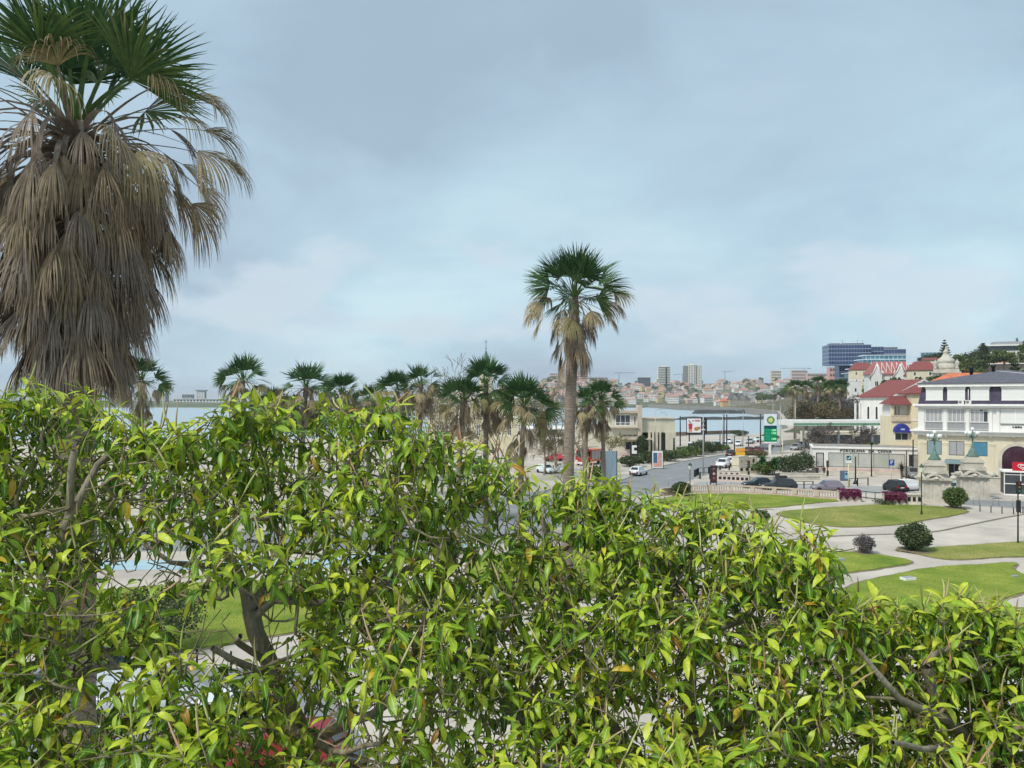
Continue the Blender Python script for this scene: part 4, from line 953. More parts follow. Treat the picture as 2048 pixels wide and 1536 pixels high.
    for y, z in pr:
        ins = (1.12-y)*0.0+0.35*(1-y/1.12)*0
        V += [(x0+0.12*(z/.62), -y, 2.9+z), (x1-0.12*(z/.62), -y, 2.9+z)]
    b.add(V, [(2*i, 2*i+1, 2*i+3, 2*i+2) for i in range(len(pr)-1)] + [tuple(2*i for i in range(len(pr)-1, -1, -1)), tuple(2*i+1 for i in range(len(pr)))]); b.build('awning', mat('grey_green_canvas', (.16, .22, .23), .8, .15, 2), t)
    # arched entrance with stone surround
    xc, rr_, zc = 12.1, 1.75, 3.9; n = 18; V = [(xc-rr_, -.012, 0.0), (xc+rr_, -.012, 0.0)] + [(xc+rr_*math.cos(math.pi*i/n), -.012, zc+rr_*math.sin(math.pi*i/n)) for i in range(n+1)]
    ar = MB().add(V, [tuple(range(len(V)))]).build('arched_window', mat('plum_glass', (.05, .018, .035), .15, .4, .6, spec=.6), t)
    b = MB()
    for i in range(n):
        a0, a1 = math.pi*i/n, math.pi*(i+1)/n; ro = rr_+.42
        q = lambda a, r, y: (xc+r*math.cos(a), y, zc+r*math.sin(a))
        b.add([q(a0, rr_, -.13), q(a0, ro, -.13), q(a1, ro, -.13), q(a1, rr_, -.13), q(a0, rr_, 0), q(a0, ro, 0), q(a1, ro, 0), q(a1, rr_, 0)], [(3, 2, 1, 0), (1, 2, 6, 5), (3, 0, 4, 7)])
    b.box(xc-rr_-.42, xc-rr_, -.13, 0, 0, zc); b.box(xc+rr_, xc+rr_+.42, -.13, 0, 0, zc); b.build('arch_surround', M_stone, t)
    for q in (-.6, .55): MB().box(xc+q-.04, xc+q+.04, -.06, -.014, 0, 5.2).build('mullion', M_dark, ar)
    s = box('wall_sign', M_dark, t, -.55, -.47, -1.6, -.4, 2.2, 6.2)
    for k, w_ in enumerate((.12, .2, .08, .08, .1, .08, .09, .08, .1, .08, .09, .22, .3)): MB().box(-.565, -.551, -1.0-w_/2, -1.0+w_/2, 5.5-k*.235, 5.5-k*.235+.13).build('sign_letter', M_trim, s)
    for i in range(6):
        b = MB().box(.9+i*2.7-.12, .9+i*2.7+.12, -.5, -.05, 6.75, 6.94); b.build('bracket', M_stone, t)
main_building()
def yellow_building():
    t = thing('yellow_building', 'narrow yellow building with blue arched awning and balcony, left of the corner building', 'building', (GX(1782, 127), 127, 0), -0.22)
    box('wall', M_yellow, t, 0, 3.05, 0.0, 7, 0, 9.25); box('tower_wall', M_yellow, t, 3.05, 6.4, -0.35, 7, 0, 13.0)
    box('loggia_back_wall', M_white, t, 0.35, 3.0, 1.4, 7, 9.26, 11.3)
    for x in (0.0, ): box('corner_pier', M_yellow, t, x, x+.42, 0, .5, 9.26, 11.3)
    b = MB()
    for i in range(3): b.box(.55+i*.5, .62+i*.5, 1.30, 1.39, 9.5, 11.0)
    b.build('window', M_dark, t)
    b = MB(); b.box(0, 3.04, -.25, .02, 8.4, 8.62); b.box(0, 3.04, -.22, -.08, 9.3, 9.42); b.box(.02, 3.04, -.18, -.1, 8.63, 9.28); b.build('balcony', mat('pale_stone_balcony', (.58, .48, .36), .9, .15, 3), t)
    r = MB().add([(-.3, -.45, 11.3), (3.05, -.45, 11.3), (3.05, 3.2, 12.7), (.9, 3.2, 12.7), (-.3, 7, 11.3), (-.3, -.45, 11.15), (3.05, -.45, 11.15)], [(0, 1, 2, 3), (0, 3, 4), (0, 5, 6, 1)]).build('roof', M_redtile, t)
    tile_ribs(r, (-.3, -.45, 11.31), (3.05, -.45, 11.31), (0.75, 3.2, 12.71), (3.05, 3.2, 12.71), 13)
    hip_roof(t, 2.7, 6.9, -.8, 7, 13.15, 14.6, 1.8, M_redtile)
    box('string_course', M_trim, t, 3.0, 6.42, -.42, -.35, 8.5, 8.66)
    aw = MB(); n = 12; xc, rr_, zc = 1.62, 1.30, 6.7
    for i in range(n):
        a0, a1 = math.pi*i/n, math.pi*(i+1)/n
        p = lambda a, y, k: (xc+rr_*k*math.cos(a), y, zc+rr_*k*math.sin(a))
        aw.add([p(a0, -.02, 1.04), p(a1, -.02, 1.04), p(a1, -.75, .92), p(a0, -.75, .92), (xc, -.8, zc)], [(0, 1, 2, 3), (3, 2, 4)])
    aw.box(xc-rr_*.95, xc+rr_*.95, -.8, -.7, zc-.18, zc); a_ = aw.build('awning', M_blueawn, t)
    MB().box(xc-.32, xc+.32, -.815, -.803, zc+.25, zc+.5).build('emblem', mat('pale_blue_print', (.45, .5, .75), .8), a_)
    window(t, .55, 2.7, 5.15, 6.5, 0.0, 2, 1, M_trim, M_glass, .1); window(t, 4.2, 5.4, 1.2, 2.6, -.35, 1, 1, M_trim, M_glass)
    box('doorway', M_dark, t, 4.1, 5.5, -.37, -.3, 0, 0.9)
def tile_ribs(par, a, b_, c, d, n, r=0.05, name='tile_course', m=None):
    a, b_, c, d = map(Vector, (a, b_, c, d)); m = m or M_redtile
    for i in range(n):
        s = i/(n-1); p, q = a.lerp(b_, s), c.lerp(d, s); MB().tube([p, q], r, 5).build(name, m, par)
yellow_building()
def shop():
    t = thing('shop_building', 'low white shop with a long grey window under black lettering', 'building', (GX(1625, 124.5), 124.5, 0), math.atan2(-5.2, 15.0))
    W = 15.9; box('wall', M_white, t, 0, W, 0, 8, 0.9, 4.05); box('plinth', M_pinkstone, t, 0.0, W, -.05, 8, 0, .9)
    b = MB(); b.box(-.15, W+.15, -.22, 8.1, 4.05, 4.32); b.build('parapet', M_trim, t); box('roof', mat('roof_gravel', (.30, .28, .26), .95, .2, 1), t, .2, W-.2, .3, 7.8, 4.322, 4.34)
    window(t, 2.45, 13.75, 1.0, 3.35, 0.0, 5, 1, M_dark, [mat('pale_shop_glass', (.46, .46, .43), .25, .12, .5, spec=.5), mat('shop_glass_green', (.40, .42, .37), .25, .12, .5, spec=.5)], .07)
    window(t, .55, 1.75, .92, 3.3, 0.0, 1, 1, M_dark, mat('pale_door_glass', (.44, .42, .41), .3, .1, 1), .14); window(t, 14.3, 15.6, .92, 3.3, 0.0, 2, 1, M_dark, [M_dark, mat('door_glass', (.30, .31, .29), .2, .2, 1)], .1)
    link('lettering', text_mesh('PORCELANA  DA  CHINA', .56, .03, M_dark, 7.6, 1.25, .022), t, (8.0, -.035, 3.68), (R(90), 0, 0))
    for i in range(3): box('step', M_stone, t, -1-.3*i, W+.2, -.7-.4*i, -.06-.4*i if i == 0 else -.702-.4*(i-1), 0, .36-.12*i)
shop()
def forecourt():
    t = thing('fuel_canopy', 'long white petrol station canopy with two green stripes', 'canopy', (GX(1585, 182), 182, 0), 0.02)
    W = 23.3; z0 = 5.75; box('fascia', M_white, t, 0, W, 0, 9, z0, 7.05)
    for z, h in ((6.22, .17), (5.88, .24)): MB().box(.25, W+.02, -.03, -.004, z, z+h).build('stripe', mat('petrol_green', (.03, .22, .10), .4, .1, 1), t)
    for x in (4.2, 13, 21.5): box('column', M_greymetal, t, x, x+.4, 4, 4.4, 0, z0)
    k = thing('station_shop', 'pale petrol station shop in the shade under the canopy', 'building', (GX(1690, 196), 196, 0), 0)
    box('wall', M_cream, k, -9, 12, 0, 7, 0, 3.7); window(k, -7, 2, .6, 2.9, 0, 5, 1, M_dark, M_glass); window(k, 4, 10, .6, 2.9, 0, 3, 1, M_dark, M_glass)
forecourt()
def nave():
    C = Vector((GX(1785, 200), 200.0)); g = Vector((11.0, 5.5)); ang = math.atan2(g.y, g.x)
    t = thing('church', 'white church with a dark red gable roof and three narrow windows', 'church', (C.x, C.y, 0), ang)
    hw = g.length; L = 10.0; ze, zr = 13.1, 17.6; b = MB()
    b.box(0, 2*hw, 0, L, 0, ze); b.add([(0, 0, ze), (2*hw, 0, ze), (hw, 0, zr), (0, L, ze), (2*hw, L, ze), (hw, L, zr)], [(0, 1, 2), (5, 4, 3)]); b.build('wall', M_white, t)
    b = MB(); o = .7
    for s in (0, 1):
        ex = -o if s == 0 else 2*hw+o; e = ze-o*(zr-ze)/hw
        b.add([(ex, -.5, e+.1), (hw, -.5, zr+.1), (hw, L+.5, zr+.1), (ex, L+.5, e+.1), (ex, -.5, e-.12), (hw, -.5, zr-.12), (hw, L+.5, zr-.12), (ex, L+.5, e-.12)], [(0, 1, 2, 3), (7, 6, 5, 4), (0, 4, 5, 1), (2, 6, 7, 3), (3, 7, 4, 0)])
    rf = b.build('roof', M_redtile, t)
    for s in (0, 1):
        ex = -o if s == 0 else 2*hw+o; e = ze-o*(zr-ze)/hw
        MB().add([(ex, -.62, e-.35), (hw, -.62, zr-.3), (hw, -.62, zr+.2), (ex, -.62, e+.2), (ex, -.51, e-.35), (hw, -.51, zr-.3), (hw, -.51, zr+.2), (ex, -.51, e+.2)], [(0, 1, 2, 3), (3, 2, 6, 7), (4, 5, 1, 0)]).build('bargeboard', M_trim, t)
    for k in range(3):
        y = 2.2+k*2.6; b = MB(); n = 6; V = [(-.02, y-.28, 6.8), (-.02, y+.28, 6.8)] + [(-.02, y+.28*math.cos(math.pi*i/n), 9.9+.28*math.sin(math.pi*i/n)) for i in range(n+1)]
        b.add(V, [tuple(range(len(V)))[::-1]]); b.build('window', M_dark, t)
    for y in (L-.4, L+1.0): box('buttress', M_white, t, -.5, .0, y, y+.5, 0, ze-2)
nave()
def gable_house(name, label, px, Y, z, w, d, h, roof_h, rz, wm, rm, wins=3, group=None, floors=2, axis='x', ridge=0.0):
    t = thing(name, label, 'house', (GX(px, Y), Y, z), rz, group)
    box('wall', wm, t, -w/2, w/2, 0, d, -6, h); hip_roof(t, -w/2-.4, w/2+.4, -.4, d+.4, h+.14, h+roof_h, ridge, rm, axis=axis)
    for f in range(floors):
        for i in range(wins):
            x = -w/2+w*(i+.5)/wins; zz = h*(f+.3)/floors; window(t, x-.5, x+.5, zz, zz+min(1.6, h/floors*.5), 0, 1, 1, M_trim, M_glass, .12)
    return t
def chalet():
    Y = 330.0; t = thing('chalet', 'white chalet with twin gables and zigzag red and white roof', 'house', (GX(1783, Y), Y, 12.0), -0.25)
    w, d = 18.5, 10.0; ze = 11.2; zr = 17.2; box('wall', M_white, t, -w/2, w/2, 0, d, -8, ze)
    rf = hip_roof(t, -w/2-.6, w/2+.6, -.6, d+.6, ze+.2, zr, 3.4, mat('pink_red_tile', (.33, .125, .12), .8, .15, .8))
    MW = mat('white_roof_tiles', (.70, .56, .54), .8, .08, 1)
    for k in range(9):                                  # pale zigzag bands laid on the front slope
        x = -w/2+1.2+k*2.0; up = 0.85; y0, z0 = -.6+.55, ze+.55
        for dx in (1.0, -1.0):
            p0 = Vector((x+(0 if dx > 0 else 2.0), y0, z0)); s = 5.0/5.6
            p1 = Vector((x+1.0, y0+4.4, z0+4.9)); 
            if abs(p1.x) > w/2-2.2: continue
            MB().tube([p0+Vector((0, -.12, .12)), p1+Vector((0, -.12, .12))], .17, 4).build('roof_band', MW, rf)
    for gx in (-6.2, 3.2):                              # front gables
        b = MB(); gw, gz = 2.6, 16.2
        b.add([(gx-gw, -1.0, ze-.6), (gx+gw, -1.0, ze-.6), (gx, -1.0, gz-.9), (gx-gw, 0, ze-.6), (gx+gw, 0, ze-.6)], [(0, 1, 2)]); b.box(gx-gw+.4, gx+gw-.4, -1.0, 0, -6, ze-.6); b.build('gable', M_white, t)
        b = MB()
        for sx in (-1, 1): b.tube([(gx+sx*(gw+.5), -1.2, ze-1.3), (gx+sx*gw*.5, -1.2, ze+1.2), (gx, -1.2, gz-.5)], .22, 5)
        b.build('bargeboard', M_trim, t)
        b = MB()
        for sx in (-1, 1): b.add([(gx+sx*(gw+.5), -1.2, ze-1.2), (gx, -1.2, gz-.4), (gx, 4.5, gz-.4), (gx+sx*(gw+.5), 1.0, ze-1.2)], [(0, 1, 2, 3)])
        b.build('gable_roof', MATS['pink_red_tile'], t)
        window(t, gx-.8, gx+.8, 6.0, 8.4, -1.0, 2, 1, M_trim, M_glass, .15); window(t, gx-.8, gx+.8, 1.5, 4.0, -1.0, 2, 1, M_trim, M_glass, .15)
    for x in (-2.2, 6.8): window(t, x-.8, x+.8, 6.0, 8.2, 0, 2, 1, M_trim, M_glass, .15); window(t, x-.8, x+.8, 1.5, 3.8, 0, 2, 1, M_trim, M_glass, .15)
    b = MB(); b.box(-4, 1, -2.2, 0, 4.9, 5.2)
    for i in range(5): b.box(-4+i*1.2, -3.85+i*1.2, -2.2, -2.0, 0, 5.2)
    b.build('balcony', M_trim, t)
    for x in (-3.6, 1.4, 7.5):
        b = MB(); b.add([(x-.7, -.2, ze+.7), (x+.7, -.2, ze+.7), (x, -.2, ze+1.9), (x-.7, 1.5, ze+.9), (x+.7, 1.5, ze+.9), (x, 2.0, ze+1.9)], [(0, 1, 2), (0, 2, 5, 3), (1, 4, 5, 2)]); b.build('dormer', M_trim, rf)
chalet()
gable_house('yellow_house', 'yellow house with a red hipped roof behind the white tower', 1728, 385, 20, 11, 9, 7.5, 4.0, -.2, M_yellow, M_redtile, 3, ridge=2.5)
gable_house('villa', 'cream villa with dark red hipped roof left of the stone belfry', 1845, 290, 17.5, 10.5, 9, 6.0, 3.6, -.45, M_cream, M_redtile, 2, ridge=3.0)
gable_house('villa', 'small white villa with round windows and red roof beside the chalet', 1826, 300, 16.5, 6, 8, 5.2, 2.6, -.45, M_white, M_redtile, 2, ridge=2.0)
gable_house('orange_roofed_house', 'house with bright orange tiled roof behind the corner building', 1938, 137, 0, 12.5, 9, 15.2, 1.9, -.5, M_cream, M_orangetile, 2, ridge=3.5)
gable_house('cream_house', 'cream house with tall windows right behind the villa', 1862, 310, 20, 6, 8, 8.5, 1.2, -.4, M_cream, M_redtile, 2, ridge=1.0)
def white_tower():
    Y = 300.; t = thing('white_tower', 'small white crenellated tower with arched terrace on the hillside', 'tower', (GX(1711, Y), Y, 8), -.2)
    box('shaft', M_white, t, -2.2, 2.2, 0, 4.4, -3, 11.5); b = MB()
    for i in range(5): b.box(-2.3+i*1.0, -1.75+i*1.0, -.15, .35, 11.502, 12.3)
    b.build('battlement', M_trim, t); window(t, -.4, .5, 7.2, 8.8, 0, 1, 1, M_trim, M_glass, .1)
    tw = box('terrace_wall', M_white, t, -8.5, -2.21, .8, 5, -4, 5.0)
    for x in (-7.2, -4.4):
        n = 6; V = [(x-.7, .78, 1.2), (x+.7, .78, 1.2)] + [(x+.7*math.cos(math.pi*i/n), .78, 3+.7*math.sin(math.pi*i/n)) for i in range(n+1)]
        MB().add(V, [tuple(range(len(V)))]).build('arch_opening', M_dark, tw)
    box('lower_block', M_white, t, -3.5, 3.0, -3, -.05, -6, 2.0)
white_tower()
def belfry():
    Y = 255.; t = thing('belfry', 'weathered baroque stone belfry with onion dome and corner urns', 'church tower', (GX(1892, Y), Y, 0), -.5)
    s = 3.6; box('shaft', M_stone, t, -s, s, -s, s, 0, 21.0)
    b = MB(); b.box(-s-.7, s+.7, -s-.7, s+.7, 21.0, 21.5); b.box(-s-.3, s+.3, -s-.3, s+.3, 20.3, 20.99); b.box(-s-.2, s+.2, -s-.2, s+.2, 21.502, 22.4); b.build('cornice', M_stone, t)
    MB().lathe([(3.5, 22.4), (3.55, 23.1), (3.0, 24.2), (2.6, 24.6), (3.0, 24.9), (2.5, 25.8), (1.5, 26.6), (1.0, 27.4), (.85, 28.0), (1.15, 28.3), (.5, 28.9), (.25, 29.5), (.05, 30.4)], 8).build('dome', M_stone, t)
    for sx in (-1, 1):
        for sy in (-1, 1): MB().lathe([(.5, 22.4), (.6, 22.8), (.3, 23.2), (.75, 24.1), (.6, 24.8), (.15, 25.2), (.05, 25.7)], 8, (sx*3.2, sy*3.2, 0)).build('urn', M_stone, t)
    for x in (-1.3,): MB().box(x, x+2.6, -s-.02, -s+.1, 13.5, 19.0).build('louvre', M_dark, t)
    for x in (-3.2, 2.5): MB().box(x, x+.7, -s-.25, -s, 6, 20.2).build('pilaster', M_stone, t)
belfry()
def glass_hotel():
    Y = 620.; M_hg = mat('hotel_blue_glass', (.035, .065, .16), .18, .35, .12, spec=.6); M_slab = mat('pale_slab', (.34, .40, .52), .6, .08, .2)
    t = thing('glass_hotel', 'dark blue glass hotel block cantilevered over its stem on the hilltop', 'hotel', (GX(1657, Y), Y, 0), -.12)
    def block(x0, x1, y0, y1, z0, z1, fl, nm='glass_block'):
        g = box(nm, M_hg, t, x0, x1, y0, y1, z0, z1)
        for i in range(fl+1):
            z = z0+(z1-z0)*i/fl; MB().box(x0-.15, x1+.15, y0-.25, y1, z-.28, z+.22).build('floor_slab', M_slab, g)
        n = int((x1-x0)/2.2)
        for i in range(n): MB().box(x0+(x1-x0)*i/n, x0+(x1-x0)*i/n+.12, y0-.1, y0-.002, z0, z1).build('mullion', M_slab, g)
        return g
    block(0, 33.5, 0, 18, 41, 57.5, 5); block(33.6, 45, 5, 20, 41, 56, 4); block(9.5, 21, 4, 16, 20, 40.6, 4, 'stem'); block(44, 72, 30, 44, 44, 55.5, 3)
    for x, w_ in ((3, 8), (13, 17), (46, 20)): box('roof_plant', mat('plant_grey', (.14, .14, .16), .8), t, x, x+w_, 6, 14, 57.73, 59.2) if x < 40 else box('roof_plant', MATS['plant_grey'], t, x, x+w_, 32, 40, 55.8, 57.4)
    for x in (13.5, 25.5, 29.2): MB().tube([(x, 8, 58), (x, 8, 62.5)], .12, 4).build('antenna', M_darkmetal, t)
    M_aqua = mat('aqua_glass', (.16, .34, .42), .25, .2, .15, spec=.5); M_wslab = mat('white_slab', (.62, .70, .74), .6, .05, .3)
    Y2 = 560.; u = thing('terraced_hotel', 'stepped hotel of white slabs and aqua glass below the dark block', 'hotel', (GX(1730, Y2), Y2, 0), -.15)
    for i in range(5):
        z = 46-i*3.4; x0 = 4-i*3.2; x1 = 33.5-i*1.2; y0 = 10-i*2.0
        g = box('glass_band', M_aqua, u, x0, x1-1, y0+1.5, 22, z-3.1, z-.3); MB().box(x0-2.5, x1, y0, 22, z-.3, z+.25).build('floor_slab', M_wslab, g)
        for k in range(9): MB().box(x0+k*3.2, x0+k*3.2+.5, y0+1.3, y0+1.499, z-3.1, z-.3).build('pier', M_wslab, g)
    v = thing('terraced_hotel', 'smaller stepped hotel wing of white slabs, right of the aqua one', 'hotel', (GX(1822, Y2), Y2-12, 0), -.2)
    for i in range(4):
        z = 47.5-i*3.5; x0 = 7-i*2.3; x1 = 19.5-(i == 0)*1; y0 = 10-i*2
        g = box('glass_band', MATS['hotel_blue_glass'] if i % 2 else M_aqua, v, x0, x1-1, y0+1.5, 20, z-3.1, z-.3); MB().box(x0-1.5, x1+1, y0, 20, z-.3, z+.25).build('floor_slab', M_wslab, g)
        for k in range(5): MB().box(x0+k*2.6, x0+k*2.6+.7, y0+1.3, y0+1.499, z-3.1, z-.3).build('pier', M_wslab, g)
glass_hotel()
def modern_house():
    Y = 430.; t = thing('modern_villa', 'flat roofed modern white villa at the top right of the hill', 'house', (GX(1968, Y), Y, 38), -.3)
    box('wall', M_white, t, 0, 30, 0, 10, -8, 2.0); box('glass_band', M_glass, t, .5, 16, -.1, 6, 2.01, 4.8); box('roof_slab', M_trim, t, -1.5, 30, -1.5, 11, 4.81, 5.6); box('upper_roof', mat('grey_roof', (.3, .31, .32), .7), t, 6, 24, 2, 10, 5.61, 7.4)
    for i in range(3): box('terrace_slab', M_trim, t, -4-i*2, 10, -3-i*2, -.11 if i == 0 else -3.01-(i-1)*2, -.4-2.2*i, .2-2.2*i)
    Y = 330.; r = thing('retaining_wall', 'long dark garden wall with a pale coping on the right hillside', 'wall', (GX(1942, Y), Y, 22), -.3)
    box('wall', mat('dark_wall', (.13, .11, .10), .9, .3, .4), r, 0, 40, 0, 1, -6, 5.6); box('coping', M_trim, r, -.3, 40, -.3, 1.2, 5.61, 6.0)
    gable_house('red_roofed_house', 'small house with a red roof above the garden wall', 2008, 350, 26.5, 6.5, 5, 1.2, 2.2, -.3, M_cream, mat('salmon_tile', (.55, .22, .18), .85, .15, 1.5), 2, floors=1, ridge=1.4)
modern_house()
# ---- cream seafront pavilion left of the road
def pavilion():
    Y0 = 160.; t = thing('seafront_pavilion', 'cream modernist pavilion with tall pier, pillared porch and square windows', 'building', (GX(1195, Y0), Y0, 0), 0.0)
    M_pav = mat('pavilion_cream', (.60, .56, .44), .85, .08, .5); M_pav2 = mat('pavilion_stone', (.52, .45, .37), .85, .1, 1)
    sx = lambda px: GX(px, Y0)-GX(1195, Y0); zz = lambda py: ZP(py, Y0)
    box('left_block', M_pav, t, sx(1150), sx(1280), 0, 10, 0, zz(853)); box('upper_block', M_pav, t, sx(1222), sx(1276), .5, 9, zz(853), zz(826)); box('roof_slab', M_pav2, t, sx(1216), sx(1280), -.3, 9.4, zz(826), zz(821))
    box('pier', M_pav2, t, sx(1275), sx(1283.5), -.6, 2, 0, zz(810)); box('right_block', M_pav, t, sx(1283.6), sx(1351), 0.6, 10, zz(865), zz(838)); box('right_wall', M_pav, t, sx(1330), sx(1351), -.4, 10, 0, zz(865.2)); box('porch_back', M_dark, t, sx(1284), sx(1329.8), 3.2, 4, 0, zz(865.2))
    box('parapet', M_pav2, t, sx(1283.6), sx(1352), .3, 10.2, zz(837.9), zz(836))
    for px in (1297, 1304.5, 1311.5, 1318.5): box('pillar', M_pav, t, sx(px), sx(px+4.2), .0, .6, 0, zz(865.2))
    window(t, sx(1231), sx(1262), zz(852), zz(829), .5, 3, 1, M_trim, M_glass, .14); window(t, sx(1268), sx(1273), zz(851), zz(832), .5, 1, 1, M_trim, M_glass, .1)
    b = MB(); b.box(sx(1218), sx(1276), -1.0, .48, zz(856), zz(853.4)); b.build('balcony_slab', M_pav2, t)
    b = MB()
    for i in range(15): b.box(sx(1224+i*3.4), sx(1224.5+i*3.4), -.95, -.9, zz(853.4), zz(845))
    b.box(sx(1224), sx(1273), -.96, -.88, zz(845), zz(844.3)); b.build('railing', M_trim, t)
    window(t, sx(1243), sx(1277), zz(875), zz(868), 0, 3, 1, M_pav2, M_glass, .2); window(t, sx(1249), sx(1278), zz(901), zz(881), 0, 2, 1, M_pav2, M_glass, .2)
    b = MB(); b.box(sx(1237), sx(1301), -2.2, -.02, zz(878.5), zz(876)); b.build('canopy', M_pav2, t)
    box('doorway', M_dark, t, sx(1322), sx(1330), -.42, -.2, 0, zz(866)); box('base', M_pinkstone, t, sx(1236), sx(1280), -.5, -.02, 0, zz(905))
    for py in (873, 880, 890): window(t, sx(1156), sx(1166), zz(py+3.5), zz(py), 0, 1, 1, M_pav2, M_glass, .12)
    Y1 = 170.; u = thing('beach_hall', 'long low hall with flat roof behind the tall palm trunk', 'building', (GX(1052, Y1), Y1, 0), 0)
    s1 = lambda px: GX(px, Y1)-GX(1052, Y1); z1 = lambda py: ZP(py, Y1)
    box('wall', mat('hall_wall', (.44, .42, .37), .85, .1, .6), u, 0, s1(1152), 0, 8, 0, z1(858)); box('roof', M_trim, u, s1(1040), s1(1156), -1.5, 9, z1(858), z1(855)); window(u, s1(1080), s1(1115), z1(869), z1(859.5), 0, 4, 1, M_dark, mat('green_glass', (.05, .12, .11), .2))
    box('porch_roof', M_trim, u, s1(1070), s1(1150), -5, -.02, z1(877), z1(874)); 
    for px in (1075, 1110, 1145): box('post', M_trim, u, s1(px), s1(px+2.2), -4.9, -4.5, 0, z1(877.1))
    b = MB()
    for i in range(40): b.box(s1(1060)+i*.28, s1(1060)+i*.28+.12, -5.6, -5.5, .2, 2.0)
    b.build('picket_fence', M_pav2, u)
    Y2 = 185.; v = thing('cream_hall', 'large cream hall with a cornice behind the palms, under the spire', 'building', (GX(855, Y2), Y2, 0), .03)
    s2 = lambda px: GX(px, Y2)-GX(855, Y2); z2 = lambda py: ZP(py, Y2)
    box('wall', mat('hall_cream', (.66, .60, .42), .85, .1, .5), v, 0, s2(1062), 0, 12, 0, z2(797)); box('cornice', M_trim, v, -.6, s2(1066), -.7, 12.6, z2(797), z2(793.5)); box('string_course', M_trim, v, -.1, s2(1062), -.2, -.01, z2(836), z2(833))
    for i in range(9): window(v, s2(868+i*21), s2(877+i*21), z2(828), z2(806), 0, 2, 2, M_trim, M_curtain, .16); window(v, s2(868+i*21), s2(877+i*21), z2(872), z2(848), 0, 2, 2, M_trim, M_glass, .16)
    Y3 = 215.; w_ = thing('spire_tower', 'slim tower with a green copper spire and cross', 'tower', (GX(972, Y3), Y3, 0), .4)
    box('shaft', M_cream, w_, -1.45, 1.45, -1.45, 1.45, 0, ZP(744, Y3)); z0 = ZP(744, Y3); z3 = ZP(698, Y3)
    MB().add([(-1.7, -1.7, z0), (1.7, -1.7, z0), (1.7, 1.7, z0), (-1.7, 1.7, z0), (0, 0, z3)], [(0, 1, 4), (1, 2, 4), (2, 3, 4), (3, 0, 4), (3, 2, 1, 0)]).build('spire', mat('copper_green', (.11, .20, .17), .7, .2, .6), w_)
    b = MB(); b.tube([(0, 0, z3-.5), (0, 0, ZP(679, Y3))], .07, 5); b.lathe([(.0, 0), (.25, .2), (0, .4)], 8, (0, 0, z3)); b.tube([(-.5, 0, ZP(684, Y3)), (.5, 0, ZP(684, Y3))], .06, 4); b.build('cross', M_darkmetal, w_)
pavilion()
# ================================================================== far town
WALLS = [mat('far_white', (.72, .70, .66), .85, .06, .2), mat('far_cream', (.66, .58, .44), .85, .06, .2), mat('far_pink', (.62, .44, .38), .85, .06, .2), mat('far_yellow', (.62, .52, .28), .85, .06, .2), mat('far_grey', (.46, .45, .43), .85, .06, .2)]
ROOFS = [mat('far_terracotta', (.40, .215, .175), .9, .15, .2), mat('far_salmon', (.50, .31, .26), .9, .12, .2), mat('far_slate', (.11, .11, .13), .9, .15, .2)]
def house_mesh(w_, d, h, rh, fl, cols, wm, rm, flat=False):
    b = MB(); b.box(-w_/2, w_/2, -d/2, d/2, -4, h, 0)
    if flat: b.box(-w_/2-.2, w_/2+.2, -d/2-.2, d/2+.2, h, h+.5, 0)
    else:
        A, B, C, D = (-w_/2-.4, -d/2-.4, h), (w_/2+.4, -d/2-.4, h), (w_/2+.4, d/2+.4, h), (-w_/2-.4, d/2+.4, h); r = w_*.22
        b.add([A, B, C, D, (-w_/2+r, 0, h+rh), (w_/2-r, 0, h+rh)], [(0, 1, 5, 4), (1, 2, 5), (2, 3, 4, 5), (3, 0, 4)], 1); b.box(w_*.2, w_*.2+.9, -.4, .4, h, h+rh+.8, 0)
    for f in range(fl):
        for c in range(cols):
            x = -w_/2+w_*(c+.5)/cols; z = h*(f+.28)/fl; b.box(x-.65, x+.65, -d/2-.07, -d/2, z, z+h/fl*.5, 2)
    return b.mesh('house', [wm, rm, M_glass])
HM = []
for i, (w_, d, h, rh, fl, cols, a, c) in enumerate([(11, 10, 6.5, 3, 2, 4, 0, 0), (14, 10, 8.5, 3, 3, 5, 0, 1), (9, 9, 6, 2.6, 2, 3, 2, 1), (16, 11, 7, 3, 2, 6, 1, 0), (12, 10, 9.5, 2.8, 3, 4, 3, 0), (10, 9, 7, 3.4, 2, 3, 2, 0), (18, 11, 10, 2.5, 3, 7, 0, 0), (12, 10, 6, 3, 2, 4, 4, 2)]):
    HM.append(house_mesh(w_, d, h, rh, fl, cols, WALLS[a], ROOFS[c]))
KIND = ['white terracotta-roofed house', 'tall white salmon-roofed house', 'small pink salmon-roofed house', 'wide cream terracotta-roofed house', 'yellow terracotta-roofed house', 'small pink terracotta-roofed house', 'long white terracotta-roofed house', 'grey slate-roofed house']
ORD = ['leftmost', 'second', 'third', 'fourth', 'fifth', 'sixth', 'seventh', 'eighth', 'ninth', 'tenth']
def zone(px):
    for lim, nm in ((1075, 'left of the tall palm'), (1150, 'behind the tall palm trunk'), (1190, 'behind the two palms'), (1235, 'just right of the two palms'), (1270, 'below the left crane'), (1302, 'below the dark glass block'), (1345, 'below the stepped tower'), (1385, 'below the dark tower'), (1420, 'right of the dark tower'), (1460, 'above the ochre house'), (1500, 'above the stone house'), (1540, 'above the grey hall'), (1580, 'below the terraced block'), (1620, 'below the brownish block')):
        if px < lim: return nm
    return 'left of the glass hotel'
def own_labels(items, template):
    by = {}
    for o, px, key in items: by.setdefault(key, []).append((px, o))
    for key, lst in by.items():
        lst.sort(key=lambda q: q[0])
        for i, (px, o) in enumerate(lst): o['label'] = (template(key) if len(lst) == 1 else ORD[min(i, 9)] + ('' if i == 0 else ' from left') + ' ' + template(key))
